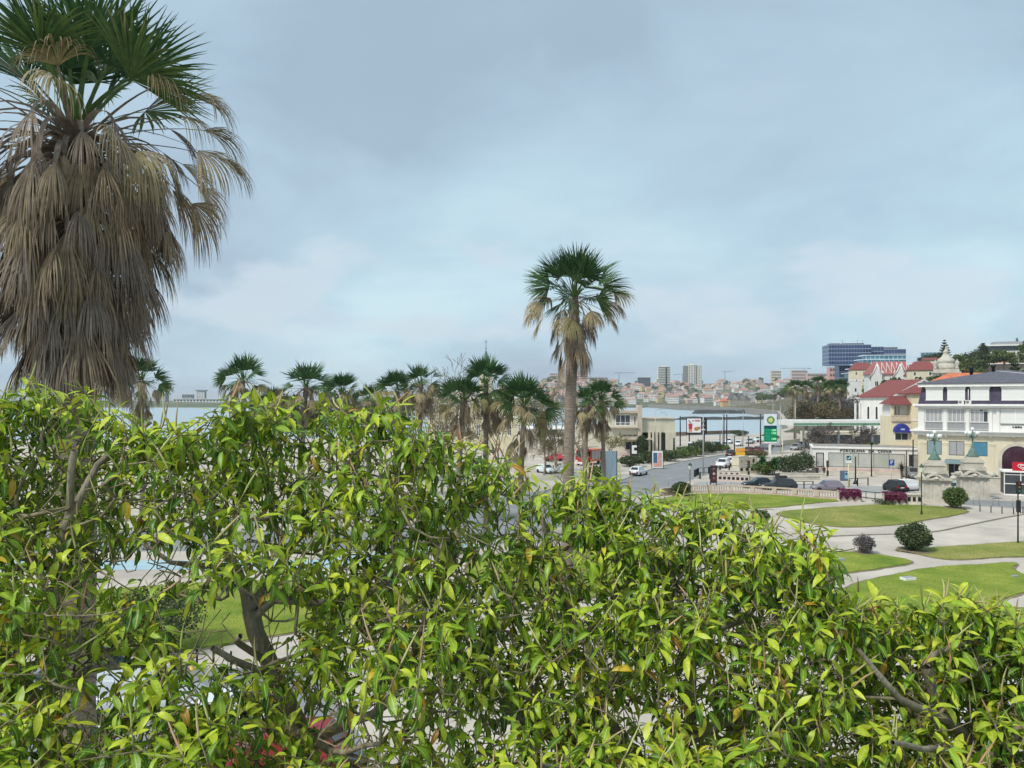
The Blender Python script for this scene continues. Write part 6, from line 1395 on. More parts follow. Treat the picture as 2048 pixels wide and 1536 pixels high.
# signs
def lamp_black():
    t, h = shaft('black lamp post before the shop window', 1743, 953, 891, .09, M_darkmetal, 'street_lamp', 'street lamp'); MB().lathe([(.12, h), (.26, h+.35), (.2, h+.45), (.03, h+.6)], 8).build('lamp_head', M_darkmetal, t)
    t, h = shaft('plain black post with a flared foot beside the ticket machine', 1711, 968, 913, .10, M_darkmetal, 'black_post'); MB().lathe([(.34, 0), (.3, .25), (.12, .6)], 10).build('foot', M_darkmetal, t)
    t, h = shaft('blue parking sign on a thin pole', 1783, 965, 931, .03, M_greymetal, 'parking_sign', 'sign'); Mb = mat('sign_blue', (.01, .06, .33), .4, .08, 2)
    p = MB().box(-.40, .40, -.05, -.032, h, h+.86).build('panel', Mb, t); link('lettering', text_mesh('P', .80, .006, M_trim), p, (0, -.060, h+.43), (R(90), 0, 0))
    t, h = shaft('pale yellow sign pole with a white parking meter sign', 1697, 978, 925, .06, mat('pale_yellow_pole', (.66, .60, .34), .6), 'meter_sign', 'sign'); p = MB().box(-.42, .42, -.09, -.07, h-.05, h+1.05).build('panel', M_trim, t)
    MB().box(-.34, .34, -.098, -.092, h+.3, h+.95).build('panel_field', mat('sign_teal', (.02, .13, .17), .5), p); b = MB(); b.tube([(-.18, -.104, h+.55), (0, -.104, h+.45), (.2, -.104, h+.8)], .05, 5); b.build('symbol', M_trim, p)
    t = thing('ticket_machine', 'blue and grey parking ticket machine beside the pale pole', 'machine', G(1689, 962), -.1); box('cabinet', mat('slate_blue', (.10, .14, .19), .5), t, -.5, .5, 0, .5, 0, 1.5); MB().box(.02, .48, -.03, -.003, .35, 1.35).build('front_panel', mat('sky_blue_panel', (.18, .45, .60), .4), t); MB().box(.12, .38, -.04, -.031, .9, 1.2).build('screen', M_dark, t)
    for lab, px, py, p0, p1, w_, col, nm in (('double yellow direction sign by the road', 1481, 925, 896, 911, 1.9, (.75, .42, .03), 'direction_sign'), ('small yellow sign among the median palms', 1545, 950, 926, 934, .95, (.70, .45, .05), 'direction_sign')):
        t, h = shaft(lab, px, py, p1, .06, M_darkmetal, nm, 'sign'); g = G(px, py); H2 = ZP(p0, g.y); Mo = mat('yellow_sign', col, .5, .08, 2); n = 2 if w_ > 1 else 1
        for k in range(n): z0 = h+(H2-h)*k/n; MB().add([(-w_/2, -.06, z0+.03), (w_/2-.2, -.06, z0+.03), (w_/2, -.06, z0+(H2-h)/n/2), (w_/2-.2, -.06, z0+(H2-h)/n-.03), (-w_/2, -.06, z0+(H2-h)/n-.03)], [(0, 1, 2, 3, 4)]).build('arrow_panel', Mo if k == 0 else mat('orange_sign', (.75, .33, .06), .5), t)
        MB().tube([(0, 0, h), (0, 0, H2)], .05, 5).build('post_top', M_darkmetal, t)
lamp_black()
def totem():
    g = G(1541, 908); t = thing('petrol_price_sign', 'tall green and white petrol price sign with a flower emblem', 'sign', g, -.05); Y = g.y; k = Y/F; z = lambda py: ZP(py, Y)
    Mg = mat('sign_green', (.0, .20, .09), .4, .06, 1, emit=(0, .2, .09, .15)); Mw = mat('sign_grey_white', (.70, .74, .80), .5, .04, 1)
    MB().box(-.35, .1, 0, .3, 0, z(886)).build('post', M_trim, t); up = MB().box(-12.2*k, 12.2*k, -.15, .35, z(851), z(828)).build('emblem_panel', Mw, t); lo = MB().box(-12.2*k, 12.2*k, -.15, .35, z(883.5), z(851.1)).build('price_panel', Mg, t)
    MB().box(-12.2*k, 12.2*k, -.14, .34, z(886), z(883.6)).build('bottom_edge', M_trim, t); MB().box(-11.8*k, 11.6*k, -.17, -.152, z(857), z(851.4)).build('header_band', mat('sign_navy', (.005, .06, .09), .4), lo)
    cz = z(840.2)
    def flower(R1, R2, n, y, nm, m, par, a0=0):
        V = [(0, y, cz)]; 
        for i in range(2*n): a = a0+math.pi*i/n; r = R1 if i % 2 else R2; V.append((r*math.cos(a), y, cz+r*math.sin(a)))
        MB().add(V, [(0, 1+(i+1) % (2*n), 1+i) for i in range(2*n)]).build(nm, m, par)
    flower(8.6*k, 6.8*k, 18, -.157, 'emblem_petals', mat('emblem_green', (.0, .16, .05), .5), up); flower(7.2*k, 5.4*k, 18, -.163, 'emblem_petals', mat('emblem_mid_green', (.05, .30, .06), .5), up, .17); flower(5.6*k, 4.2*k, 18, -.169, 'emblem_petals', mat('emblem_yellow', (.55, .60, .12), .5), up); flower(3.6*k, 2.6*k, 14, -.175, 'emblem_petals', mat('emblem_cream', (.68, .62, .32), .5), up)
    Mlit = mat('lit_digits', (.4, .8, .4), .5, emit=(.35, 1, .45, .8))
    for py, tx in ((860.5, '1609'), (866.7, '1709'), (878, '1309')): link('price_digits', text_mesh(tx, .62, .004, Mlit, 8.6*k), lo, (5.8*k, -.158, z(py)), (R(90), 0, 0))
    Mf = mat('faint_green_print', (.02, .33, .20), .5)
    for py in (860, 866.5, 872.5, 878): MB().box(-10*k, -1.5*k, -.156, -.152, z(py+1.2), z(py-1.4)).build('fuel_name', Mf, lo)
totem()
def billboards():
    g = G(1394, 893); Y = g.y; k = Y/F; z = lambda py: ZP(py, Y); t = thing('billboard', 'large roadside billboard with a red drink cup and burgers', 'billboard', g, 0)
    for x in (-16, 14): MB().box(x*k, (x+2)*k, .1, .4, 0, z(866)).build('leg', M_darkmetal, t)
    b = MB(); b.box(-21*k, 20*k, -.05, .3, z(867.5), z(836)); b.build('frame', M_darkmetal, t); f = MB().box(-20*k, 7.8*k, -.075, -.052, z(865), z(837)).build('poster', mat('poster_white', (.78, .77, .80), .5, .04, 1), t)
    Mr = mat('poster_red', (.55, .03, .06), .5, .15, 2); Mt = mat('poster_tan', (.55, .30, .12), .6, .3, 2, col2=(.30, .16, .06)); cup = MB()
    cup.add([(-17.5*k, -.085, z(847)), (-9*k, -.085, z(847)), (-10*k, -.085, z(864)), (-16.5*k, -.085, z(864))], [(3, 2, 1, 0)]); cup.build('printed_cup', Mr, f); MB().box(-16.5*k, -10*k, -.092, -.087, z(864), z(858)).build('printed_food', mat('poster_orange', (.65, .28, .12), .6, .3, 3), f)
    for cx, cy_, r in ((-1.5, 858, 4.6), (3.8, 856, 3.4)):
        V = [(cx*k, -.085-(.004 if cx > 0 else 0), z(cy_))]+[((cx+r*math.cos(a*.628))*k, -.085-(.004 if cx > 0 else 0), z(cy_-r*.9*math.sin(a*.628))) for a in range(10)]; MB().add(V, [(0, 1+i, 1+(i+1) % 10) for i in range(10)]).build('printed_burger', Mt, f)
    MB().box(-4*k, 6*k, -.082, -.077, z(843), z(840)).build('printed_lettering', mat('poster_dusky_red', (.5, .16, .14), .5), f); [MB().box((-10.5+q*1.5)*k, (-9.5+q*1.5)*k, -.082, -.077, z(843), z(840.5-.5*(q % 2))).build('printed_lettering', mat('poster_grey', (.25, .25, .27), .5), f) for q in range(4)]; MB().tube([(-16.5*k, -.082, z(840)), (-15*k, -.082, z(844)), (-12.5*k, -.082, z(845.5))], .12, 4).build('printed_mark', mat('poster_plum', (.25, .03, .05), .5), f)
    MB().box(8*k, 16.6*k, -.075, -.052, z(865), z(837)).build('dark_panel', M_dark, t)
    g = G(1406.5, 952); Y2 = g.y; u, h = shaft('direction pole with pale arrows before the billboard', 1406.5, 952, 829, .09, M_greymetal, 'arrow_pole', 'sign'); b = MB(); k2 = Y2/F; zz = lambda py: ZP(py, Y2)
    for py in (841.5, 850.5): b.tube([(-2.6*k2, -.1, zz(py+1.8)), (0, -.1, zz(py-1.4)), (2.6*k2, -.1, zz(py+1.8))], .05, 4)
    for py in (858.5, 860.3): b.tube([(-3.6*k2, -.1, zz(py)), (3.6*k2, -.1, zz(py))], .05, 4)
    b.build('arrows', M_trim, u)
    def board(nm, lab, px0, px1, py0, py1, pyb, fm, cat='sign', legs=True, yaw=0):
        g = G((px0+px1)/2, pyb); Y = g.y; k = Y/F; t = thing(nm, lab, cat, g, yaw); w_ = (px1-px0)*k/2; z0, z1 = ZP(py1, Y), ZP(py0, Y)
        if legs:
            for x in (-w_, w_-.12): MB().box(x, x+.12, 0, .12, 0, z1).build('leg', M_darkmetal, t)
        return t, w_, z0, z1, box('panel', fm, t, -w_+.13, w_-.13, -.06, .1, z0, z1)
    t, w_, z0, z1, p = board('metal_hoarding', 'grey blue sheet metal hoarding on dark posts by the road', 1201, 1235, 902, 957, 968, mat('blue_grey_sheet', (.28, .36, .42), .45, .2, .8, .0, metal=.3, stretch=(3, 1, .3)), 'hoarding', yaw=.1)
    t, w_, z0, z1, p = board('poster_stand', 'white framed double poster stand beside the road', 1303, 1327, 902, 936, 938, M_trim)
    MB().box(-w_+.3, -.05, -.075, -.062, z0+.9, z1-.3).build('printed_field', mat('poster_blue', (.06, .14, .24), .6, .3, 1.5), p); MB().box(.05, w_-.3, -.075, -.062, z0+.9, z1-.3).build('printed_field', mat('poster_pink', (.62, .34, .30), .6, .25, 1.5), p); MB().box(-w_+.3, w_-.3, -.075, -.062, z0+.2, z0+.88).build('printed_field', mat('poster_salmon', (.68, .36, .28), .6, .2, 2), p)
    t, w_, z0, z1, p = board('poster_stand', 'dark framed white poster before the pavilion window', 1260, 1277, 888, 912, 921, M_darkmetal); MB().box(-w_+.35, w_-.35, -.075, -.062, z0+.45, z1-.25).build('poster', M_trim, p); MB().box(-.05, .55, -.085, -.077, (z0+z1)/2-.1, (z0+z1)/2+.5).build('printed_square', M_dark, p)
    t, w_, z0, z1, p = board('menu_board', 'narrow dark board with food pictures behind the balustrade', 1420.5, 1434, 931, 966, 970, mat('dark_red_board', (.06, .025, .03), .5, .3, 2)); 
    for q, c in ((.25, (.30, .06, .09)), (.52, (.5, .36, .30)), (.78, (.16, .10, .10))): MB().lathe([(0, 0), (.2, 0), (.2, .01), (0, .01)], 10).build('printed_dish', mat('dish%d' % int(q*100), c, .5, .3, 6), p, loc=(.05, -.07, z0+(z1-z0)*q), rot=(R(90), 0, 0))
billboards()
# railings, bollards, hoops
def railing(label, pts, h=1.0, post=1.6, m=None, rails=(1.0, .55), r=.04, name='railing', pr=.06):
    m = m or M_darkmetal; t = thing(name, label, 'railing'); P_ = [Vector((G(*p).x, G(*p).y, 0)) for p in pts]
    for a, c in zip(P_[:-1], P_[1:]):
        L = (c-a).length; n = max(1, round(L/post))
        for i in range(n+1): q = a.lerp(c, i/n); MB().box(-pr, pr, -pr, pr, 0, h).build('post', m, t, loc=q)
        for z in rails: MB().tube([a+Vector((0, 0, z*h)), c+Vector((0, 0, z*h))], r, 5).build('rail', m, t)
railing('black railing with stout posts beside the road bend', [(1389.5, 954), (1396, 950), (1418, 947.5), (1440, 944)], 1.1, 1.9, pr=.12, rails=(.98,)); railing('black railing along the underpass ramp', [(1400, 958), (1420, 958)], 1.05, 1.4, pr=.1, rails=(.9,)); railing('black railing above the underpass, before the white cars', [(1440, 943.5), (1477, 943), (1520, 938)], 1.0, 2.0, pr=.1, rails=(.98,))
railing('black rail fence between the parked dark car and the mauve car', [(1590, 978), (1626, 978)], 1.05, 1.5, rails=(.98, .6)); railing('black rail fence beside the ticket machine', [(1698, 973), (1715, 972), (1736, 971)], 1.1, 1.3, rails=(.98,))
def barrier():
    t = thing('swing_barrier', 'low black curved barrier between the two bougainvillea piers', 'barrier'); a, c = G(1722, 996), G(1772, 998); pts = [a.lerp(c, i/8)+Vector((0, -2.6*math.sin(math.pi*i/8)*.5, .12)) for i in range(9)]; MB().tube(pts, .05, 5).build('lower_rail', M_darkmetal, t); MB().tube([p+Vector((0, 0, .75)) for p in pts], .05, 5).build('upper_rail', M_darkmetal, t)
    for i in (1, 3, 6, 8): MB().tube([pts[i]-Vector((0, 0, .12)), pts[i]+Vector((0, 0, .75))], .045, 5).build('post', M_darkmetal, t)
barrier()
def hoop(label, px, py, w_, h, yaw=-.2): t = thing('bike_hoop', label, 'bike rack', G(px, py), yaw, 'steel bike hoops'); MB().tube([(-w_/2, 0, 0), (-w_/2, 0, h-.12), (-w_/2+.12, 0, h), (w_/2-.12, 0, h), (w_/2, 0, h-.12), (w_/2, 0, 0)], .035, 6).build('tube', M_greymetal, t)
for a in [('steel hoop left of the balustrade start', 1342, 971, .8, 1.0), ('steel hoop behind the balustrade, right of the menu board', 1456, 972, .8, .8), ('steel hoop by the side road nearest the right pedestal', 1952.5, 1009, .6, .95), ('steel hoop by the side road, second from the right pedestal', 1991.5, 1011, .6, .95), ('steel hoop by the side road beside the traffic light', 2031, 1013, .6, .95)]: hoop(*a)
for k, (px, py, lab) in enumerate([(1960, 1023, 'first dark bollard right of the round shrub'), (1982, 1025, 'second dark bollard right of the round shrub'), (2004, 1027, 'third dark bollard right of the round shrub'), (2027, 1028.5, 'dark bollard just left of the traffic light post'), (2041, 1026, 'left of two dark bollards at the right edge'), (2046, 1026.5, 'rightmost dark bollard at the right edge'), (349, 1340, 'first dark bollard along the left path'), (394, 1332, 'dark bollard behind the yellow hydrant'), (427, 1337, 'dark bollard right of the yellow hydrant'), (462, 1345, 'fourth dark bollard along the left path'), (325, 1352, 'dark bollard at the left end of the path row')]):
    t = thing('bollard', lab, 'bollard', G(px, py), 0, 'dark bollards'); h = .72 if px > 1000 else .95; MB().lathe([(.05, 0), (.05, h-.05), (.03, h)], 8).build('post', M_darkmetal, t); MB().lathe([(.07, 0), (.07, .04), (.052, .05)], 8).build('collar', M_darkmetal, t)
t = thing('hydrant', 'yellow hydrant between dark bollards on the left path', 'hydrant', G(384, 1340), 0); MB().lathe([(.13, 0), (.13, .06), (.09, .08), (.09, .55), (.12, .57), (.11, .66), (.03, .74)], 10).build('body', mat('hydrant_yellow', (.70, .50, .10), .5), t); MB().lathe([(.05, 0), (.05, .1)], 8).build('outlet', mat('hydrant_yellow', (.7, .5, .1)), t, loc=(0, -.08, .45), rot=(R(90), 0, 0))
def traffic_light(label, px, py, pytop, yaw=0):
    t, h = shaft(label, px, py, pytop, .055, M_darkmetal, 'traffic_light', 'traffic light'); hd = MB().box(-.16, .16, -.2, .05, h-1.05, h).build('signal_head', M_darkmetal, t)
    for i, c in enumerate([(.25, .02, .02), (.25, .15, .02), (.02, .2, .06)]): MB().lathe([(0, 0), (.1, 0), (.1, .02), (0, .02)], 10).build('lens', mat('lens%d' % i, c, .3), hd, loc=(0, -.2, h-.2-.32*i), rot=(R(90), 0, 0))
    MB().box(-.13, .13, -.16, .05, h-2.6, h-1.6).build('control_box', M_darkmetal, t)
traffic_light('traffic light post on the lawn edge at the right', 2036, 1087, 962); traffic_light('traffic light by the shop left door', 1655, 952, 921); traffic_light('traffic light before the cream underpass wall', 1497, 962, 921)
# kiosk with the red heart sign
def kiosk():
    t = thing('kiosk', 'white framed glass kiosk under a red sign with a white heart', 'kiosk', G(2008, 990), -.4); W = 4.6; box('roof', M_trim, t, -.15, W, -.15, 2.6, 2.9, 3.1); box('base', M_trim, t, 0, W, 0, 2.4, 0, .15); box('back', mat('kiosk_interior', (.05, .045, .05), .5, .4, 2), t, .05, W, .3, 2.4, .152, 2.89)
    for x in (0, 1.75, 3.5): MB().box(x, x+.09, 0, .12, .152, 2.898).build('frame_post', M_trim, t)
    b = MB(); b.box(.1, W, .02, .1, 1.4, 1.5); b.box(.1, W, .02, .1, 2.55, 2.62); b.build('frame_bar', M_trim, t)
    for x in (.1, 1.85): MB().box(x, x+1.62, .13, .15, .2, 2.85).build('pane', M_glass, t)
    s = MB().box(.9, W-.4, -.08, .06, 3.12, 4.2).build('heart_sign', mat('ice_red', (.55, .008, .03), .4, .06, 1), t); c = Vector((2.0, -.11, 3.66)); b = MB()
    for sc in (1.0, .55):
        pts = []
        for i in range(25): a = math.pi*2*i/24; pts.append(c+Vector((.44*sc*math.sin(a)**3*1.25, -.004, .40*sc*(.8125*math.cos(a)-.3125*math.cos(2*a)-.125*math.cos(3*a)-.0625*math.cos(4*a))+.06*(1-sc))))
        b.tube(pts, .045, 5)
    b.build('heart', M_trim, s)
kiosk()
t = thing('stone_planter', 'low stone planter box left of the kiosk', 'planter', G(1996, 977), -.4); box('box', M_stone, t, -1.4, .5, 0, .8, 0, 1.4); box('coping', M_stone, t, -1.5, .6, -.1, .9, 1.402, 1.55)
nr = np.random.default_rng(5); V, Fq, tn = leafy(nr, 300, .8, .3, .3, .12, 6); link('plants', np_mesh('plants', V, Fq, M_leafdark, {'tint': tn}, smooth=False), t, (-.4, .4, 1.65))
# underpass walls with square openings
Mu = mat('underpass_cream', (.62, .57, .44), .9, .12, .8)
def wall_holes(label, p0, p1, h, n, z, s, m=None, th=.35):
    a, c = G(*p0), G(*p1); d = c-a; t = thing('underpass_wall', label, 'wall', a, math.atan2(d.y, d.x)); L = d.length; box('wall', m or Mu, t, 0, L, 0, th, 0, h); box('coping', M_stone, t, -.05, L+.05, -.06, th+.06, h+.002, h+.12)
    for i in range(n): x = L*(i+.5)/n; MB().box(x-s/2, x+s/2, -.012, .1, z, z+s).build('opening', M_dark, t)
wall_holes('low pinkish ramp wall with a row of square openings', (1436, 963), (1498, 966), 1.0, 7, .35, .42, mat('ramp_pink', (.60, .50, .44), .9, .1, 1)); wall_holes('upper ramp wall with small openings behind the first', (1436, 952), (1480, 953), .8, 4, .2, .35, MATS['ramp_pink']); wall_holes('cream underpass wall with four dark openings', (1478, 948), (1520, 946), 1.2, 4, .45, .5); wall_holes('cream underpass house front with two small vents', (1478, 936), (1497, 934), 1.9, 2, 1.0, .25, None, 1.5); wall_holes('cream underpass house side with a dark window, by the palms', (1499, 934), (1515, 932), 1.7, 1, .7, .7, None, 1.5); wall_holes('long low pale wall behind the parked cars', (1500, 962), (1640, 960), .5, 0, 0, 0, M_stone); wall_holes('pale terrace wall below the shop steps', (1560, 953), (1650, 955), .5, 0, 0, 0, M_stone)
wall_holes('cream garden wall right of the pavilion', (1352, 905), (1440, 893), 1.1, 0, 0, 0, Mu); wall_holes('promenade wall above the sea behind the parked cars', (1350, 872), (1480, 867), 1.2, 0, 0, 0, mat('brown_wall', (.30, .22, .17), .9, .2, .5)); wall_holes('pale wall behind the row of grey cars', (1560, 892), (1650, 880), 1.2, 0, 0, 0, Mu)
# low things on the lawns
for lab, px, py, s in (('white flat floodlight lying on the big right lawn', 1816, 1159, 1.0), ('grey cover plate on the small lawn by the thin shrub', 1678, 1121, .9), ('small pale plate on the big lawn near the right edge', 2030, 1153, .5)):
    t = thing('ground_light', lab, 'floodlight', G(px, py, .07), .3); MB().box(-.45*s, .45*s, -.25*s, .25*s, 0, .16*s).build('housing', M_trim if s >= 1 else M_greymetal, t); MB().box(-.38*s, .38*s, -.2*s, .2*s, .162*s, .18*s).build('glass', M_greymetal, t)
# shrubs and hedges
shrub('big round clipped shrub beside the plaza path', G(1828, 1102), 1.3, 2.2, 800, M_leafdark, 8000, .12, tint=(.3, 1)); shrub('thin twiggy small shrub on the small lawn', G(1728, 1107), .85, 1.5, 801, M_leafgrey, 2600, .08); shrub('round shrub with pale stems before the pedestals', G(1910, 1017), 1.22, 2.4, 802, M_leafgreen, 7000, .13); shrub('bushy shrub at the left start of the balustrade', G(1362, 992), 1.15, 1.8, 803, M_leafdark, 5200, .12, tint=(.3, 1)); shrub('dark round shrub behind the foliage at the lawn edge', G(1518, 1049), .95, 1.4, 804, M_leafdark, 4000, .11, tint=(.2, .8)); shrub('round dark shrub on the left lawn behind the twigs', G(320, 1300), 2.2, 3.2, 805, M_leafdark, 5000, .11, tint=(.3, 1)); shrub('low spreading plant before the bougainvillea pier', G(1768, 1009), 1.3, .6, 806, M_leafdark, 900, .10)
for k, (px, py, r_, h, m_, lab) in enumerate([(1262, 933, 2.4, 2.0, M_leafdark, 'dark shrub left of the white car'), (1296, 926, 2.2, 2.3, M_leafdark, 'dark shrub left of the double poster'), (1338, 922, 2.8, 2.2, M_leafdark, 'dark shrub right of the double poster'), (1360, 916, 2.4, 1.7, M_leafgreen, 'green shrub along the kerb below the van'), (1380, 913, 2.8, 2.2, M_leafgreen, 'light green shrub along the kerb under the billboard'), (1402, 909, 2.6, 3.2, M_leafdark, 'dark shrub along the kerb behind the arrow pole'), (1424, 906, 2.6, 2.6, M_leafdark, 'dark shrub along the kerb before the silver cars'), (1441, 902, 2.2, 1.6, M_leafgreen, 'last green shrub of the kerb before the black car'), (1492, 914, 2.2, 1.3, M_leafgreen, 'low hedge clump behind the yellow direction sign'), (1512, 915, 2.4, 1.6, M_leafbrown, 'reddish hedge clump below the petrol sign'), (1600, 946, 2.6, 3.4, M_leafdark, 'dark shrub mass before the shop left end'), (1574, 949, 2.6, 3.0, M_leafdark, 'dark shrub mass right of the median palms'), (1530, 949, 2.0, 2.2, M_leafgreen, 'green shrub under the median palms'), (1190, 962, 2.0, 2.2, M_leafgreen, 'shrub at the foot of the hoarding'), (1284, 918, 1.4, 5.0, M_leafdark, 'narrow climbing plant on the pavilion pier'), (1730, 905, 3.0, 2.6, M_leafgreen, 'low green hedge behind the shop roof'), (1800, 900, 3.0, 2.4, M_leafgreen, 'low hedge behind the shop roof beside the yellow house'), (1540, 880, 3.0, 1.8, M_leafbrown, 'dry hedge behind the petrol station forecourt'), (1480, 872, 3.0, 2.0, M_leafdark, 'dark hedge on the promenade by the sea')]): shrub(lab, G(px, py), r_, h, 820+k, m_, 2000, .22, name='shrub')
def spiky(label, px, py, h, n, seed, m=None, L=1.5):
    nr = np.random.default_rng(seed); t = thing('yucca', label, 'plant', G(px, py), 0); MB().tube([(0, 0, 0), (.1, 0, h*.5)], [.18, .14], 6).build('stem', M_bark, t); Vs = []; Fs = []; off = 0
    for i in range(n):
        a = nr.uniform(0, 6.28); e = nr.uniform(-.2, 1.5); d = np.array([math.cos(a)*math.cos(e), math.sin(a)*math.cos(e), math.sin(e)]); s = np.cross(d, (0, 0, 1)); s /= np.linalg.norm(s)+1e-6; z0 = np.array([0, 0, h*nr.uniform(.25, .55)]); l = L*nr.uniform(.6, 1.1)
        for k in range(4): tt = k/3; c = z0+d*l*tt+np.array([0, 0, -.35*l*tt*tt]); w_ = .10*(1-tt**1.5)*L+.005; Vs += [c-s*w_, c+s*w_]
        for k in range(3): Fs.append([off+2*k, off+2*k+1, off+2*k+3, off+2*k+2])
        off += 8
    link('leaves', np_mesh('leaves', np.array(Vs), np.array(Fs), m or M_leafgreen, {'tint': np.repeat(nr.random(n), 8)}, smooth=False), t)
spiky('broad leaved palm cluster before the petrol sign, left half', 1525, 949, 4.2, 90, 1, leafmat('strap_leaf', [(0, (.02, .07, .02)), (.5, (.05, .14, .035)), (1, (.13, .23, .06))], trans=.2), 2.0); spiky('broad leaved palm cluster before the petrol sign, right half', 1548, 951, 4.0, 90, 2, MATS['strap_leaf'], 2.0); spiky('yucca behind the cluster beside the shop corner', 1590, 940, 3.6, 70, 3, MATS['strap_leaf'], 1.8); spiky('small palm in a stone pot before the left pedestal', 1851, 1001, 3.0, 60, 4, M_leafgreen, 1.1); spiky('thin palm beside the brown pole', 1803, 962, 4.4, 50, 5, M_leafbrown, 1.3); spiky('yucca among the kerb shrubs below the van', 1392, 912, 2.4, 50, 6, MATS['strap_leaf'], 1.5)
t = thing('stone_pot', 'square stone planter at the foot of the left pedestal', 'planter', G(1853, 1003.5), -.3); box('box', MATS['pier_stone'], t, -.9, .9, -.4, .6, 0, 1.0); box('rim', M_stone, t, -.98, .98, -.48, .68, 1.002, 1.14)
# palms along the road behind the petrol station
rp = []
for k in range(2):
    nr = np.random.default_rng(160+k); allV = []; allF = []; allT = []; off = 0
    for V, Fq, tn in crown_fronds(nr, 24, 12, 12, 1.5, 1.2, 10, 3, 1.6, folded=False, rt=.25): allV.append(V); allF.append(Fq+off); allT.append(tn); off += len(V)
    rp.append(np_mesh('crown', np.concatenate(allV), np.concatenate(allF), M_frond, {'tint': np.concatenate(allT)}, smooth=False))
for k, (px, py, Y, lab) in enumerate([(1590, 777, 228, 'roadside palm farthest left, above the canopy end'), (1612, 776, 262, 'roadside palm second from the left'), (1636, 766, 270, 'tallest roadside palm above the brown thicket'), (1660, 776, 262, 'roadside palm fourth from the left'), (1680, 774, 250, 'roadside palm nearest the church')]):
    t = thing('roadside_palm', lab, 'palm tree', (GX(px, Y), Y, 0), 0, 'palms behind the petrol station'); h = ZP(py, Y); MB().tube([(0, 0, 0), (0, 0, h)], [.42, .34], 7).build('trunk', M_palmtrunk, t); link('crown', rp[k % 2], t, (0, 0, h), (0, 0, k), 1.35)
# ================================================================== vehicles and people
M_tyre = mat('tyre', (.018, .018, .02), .8, .2, 5); M_rim = mat('rim', (.45, .46, .48), .35, .1, 5, metal=.7); M_carglass = mat('car_glass', (.025, .03, .035), .06, .2, 2, spec=.7); M_head = mat('headlight', (.75, .76, .78), .15, .05, 2, spec=.6); M_tail = mat('taillight', (.35, .01, .012), .25, .1, 2); M_plate = mat('number_plate', (.72, .72, .70), .5, .05, 2); M_trimblk = mat('black_trim', (.025, .025, .027), .6, .1, 3)
WHEEL = {}
def wheel_mesh(r):
    if r not in WHEEL:
        w_ = MB().lathe([(r*.62, -.1), (r*.95, -.11), (r, -.07), (r, .07), (r*.95, .11), (r*.62, .1)], 16).mesh('wheel', M_tyre)
        b = MB().lathe([(0, .085), (r*.18, .10), (r*.2, .085), (r*.58, .075), (r*.64, .095), (r*.66, .0)], 14); WHEEL[r] = (w_, b.mesh('rim', M_rim))
    return WHEEL[r]
SHAPES = {  # L, W, H, belt, hood end x, A-base, A-top, C-top, C-base (fractions of L from centre), nose z, tail z, wheel r
 'hatch': (4.0, 1.75, 1.48, .92, (.22, .06, -.34, -.47), .74, .88, .31), 'suv': (4.4, 1.84, 1.64, 1.02, (.24, .10, -.38, -.485), .86, .98, .35), 'sedan': (4.5, 1.78, 1.44, .92, (.20, .05, -.22, -.38), .72, .92, .32),
 'wagon': (4.7, 1.82, 1.50, .94, (.20, .06, -.38, -.48), .74, .90, .32), 'mini': (3.3, 1.62, 1.52, .92, (.30, .14, -.36, -.48), .82, .92, .30), 'mpv': (4.4, 1.82, 1.72, 1.04, (.34, .14, -.42, -.49), .84, 1.0, .33), 'van': (5.3, 2.0, 2.5, 1.25, (.44, .33, -.48, -.497), .98, 1.2, .35)}
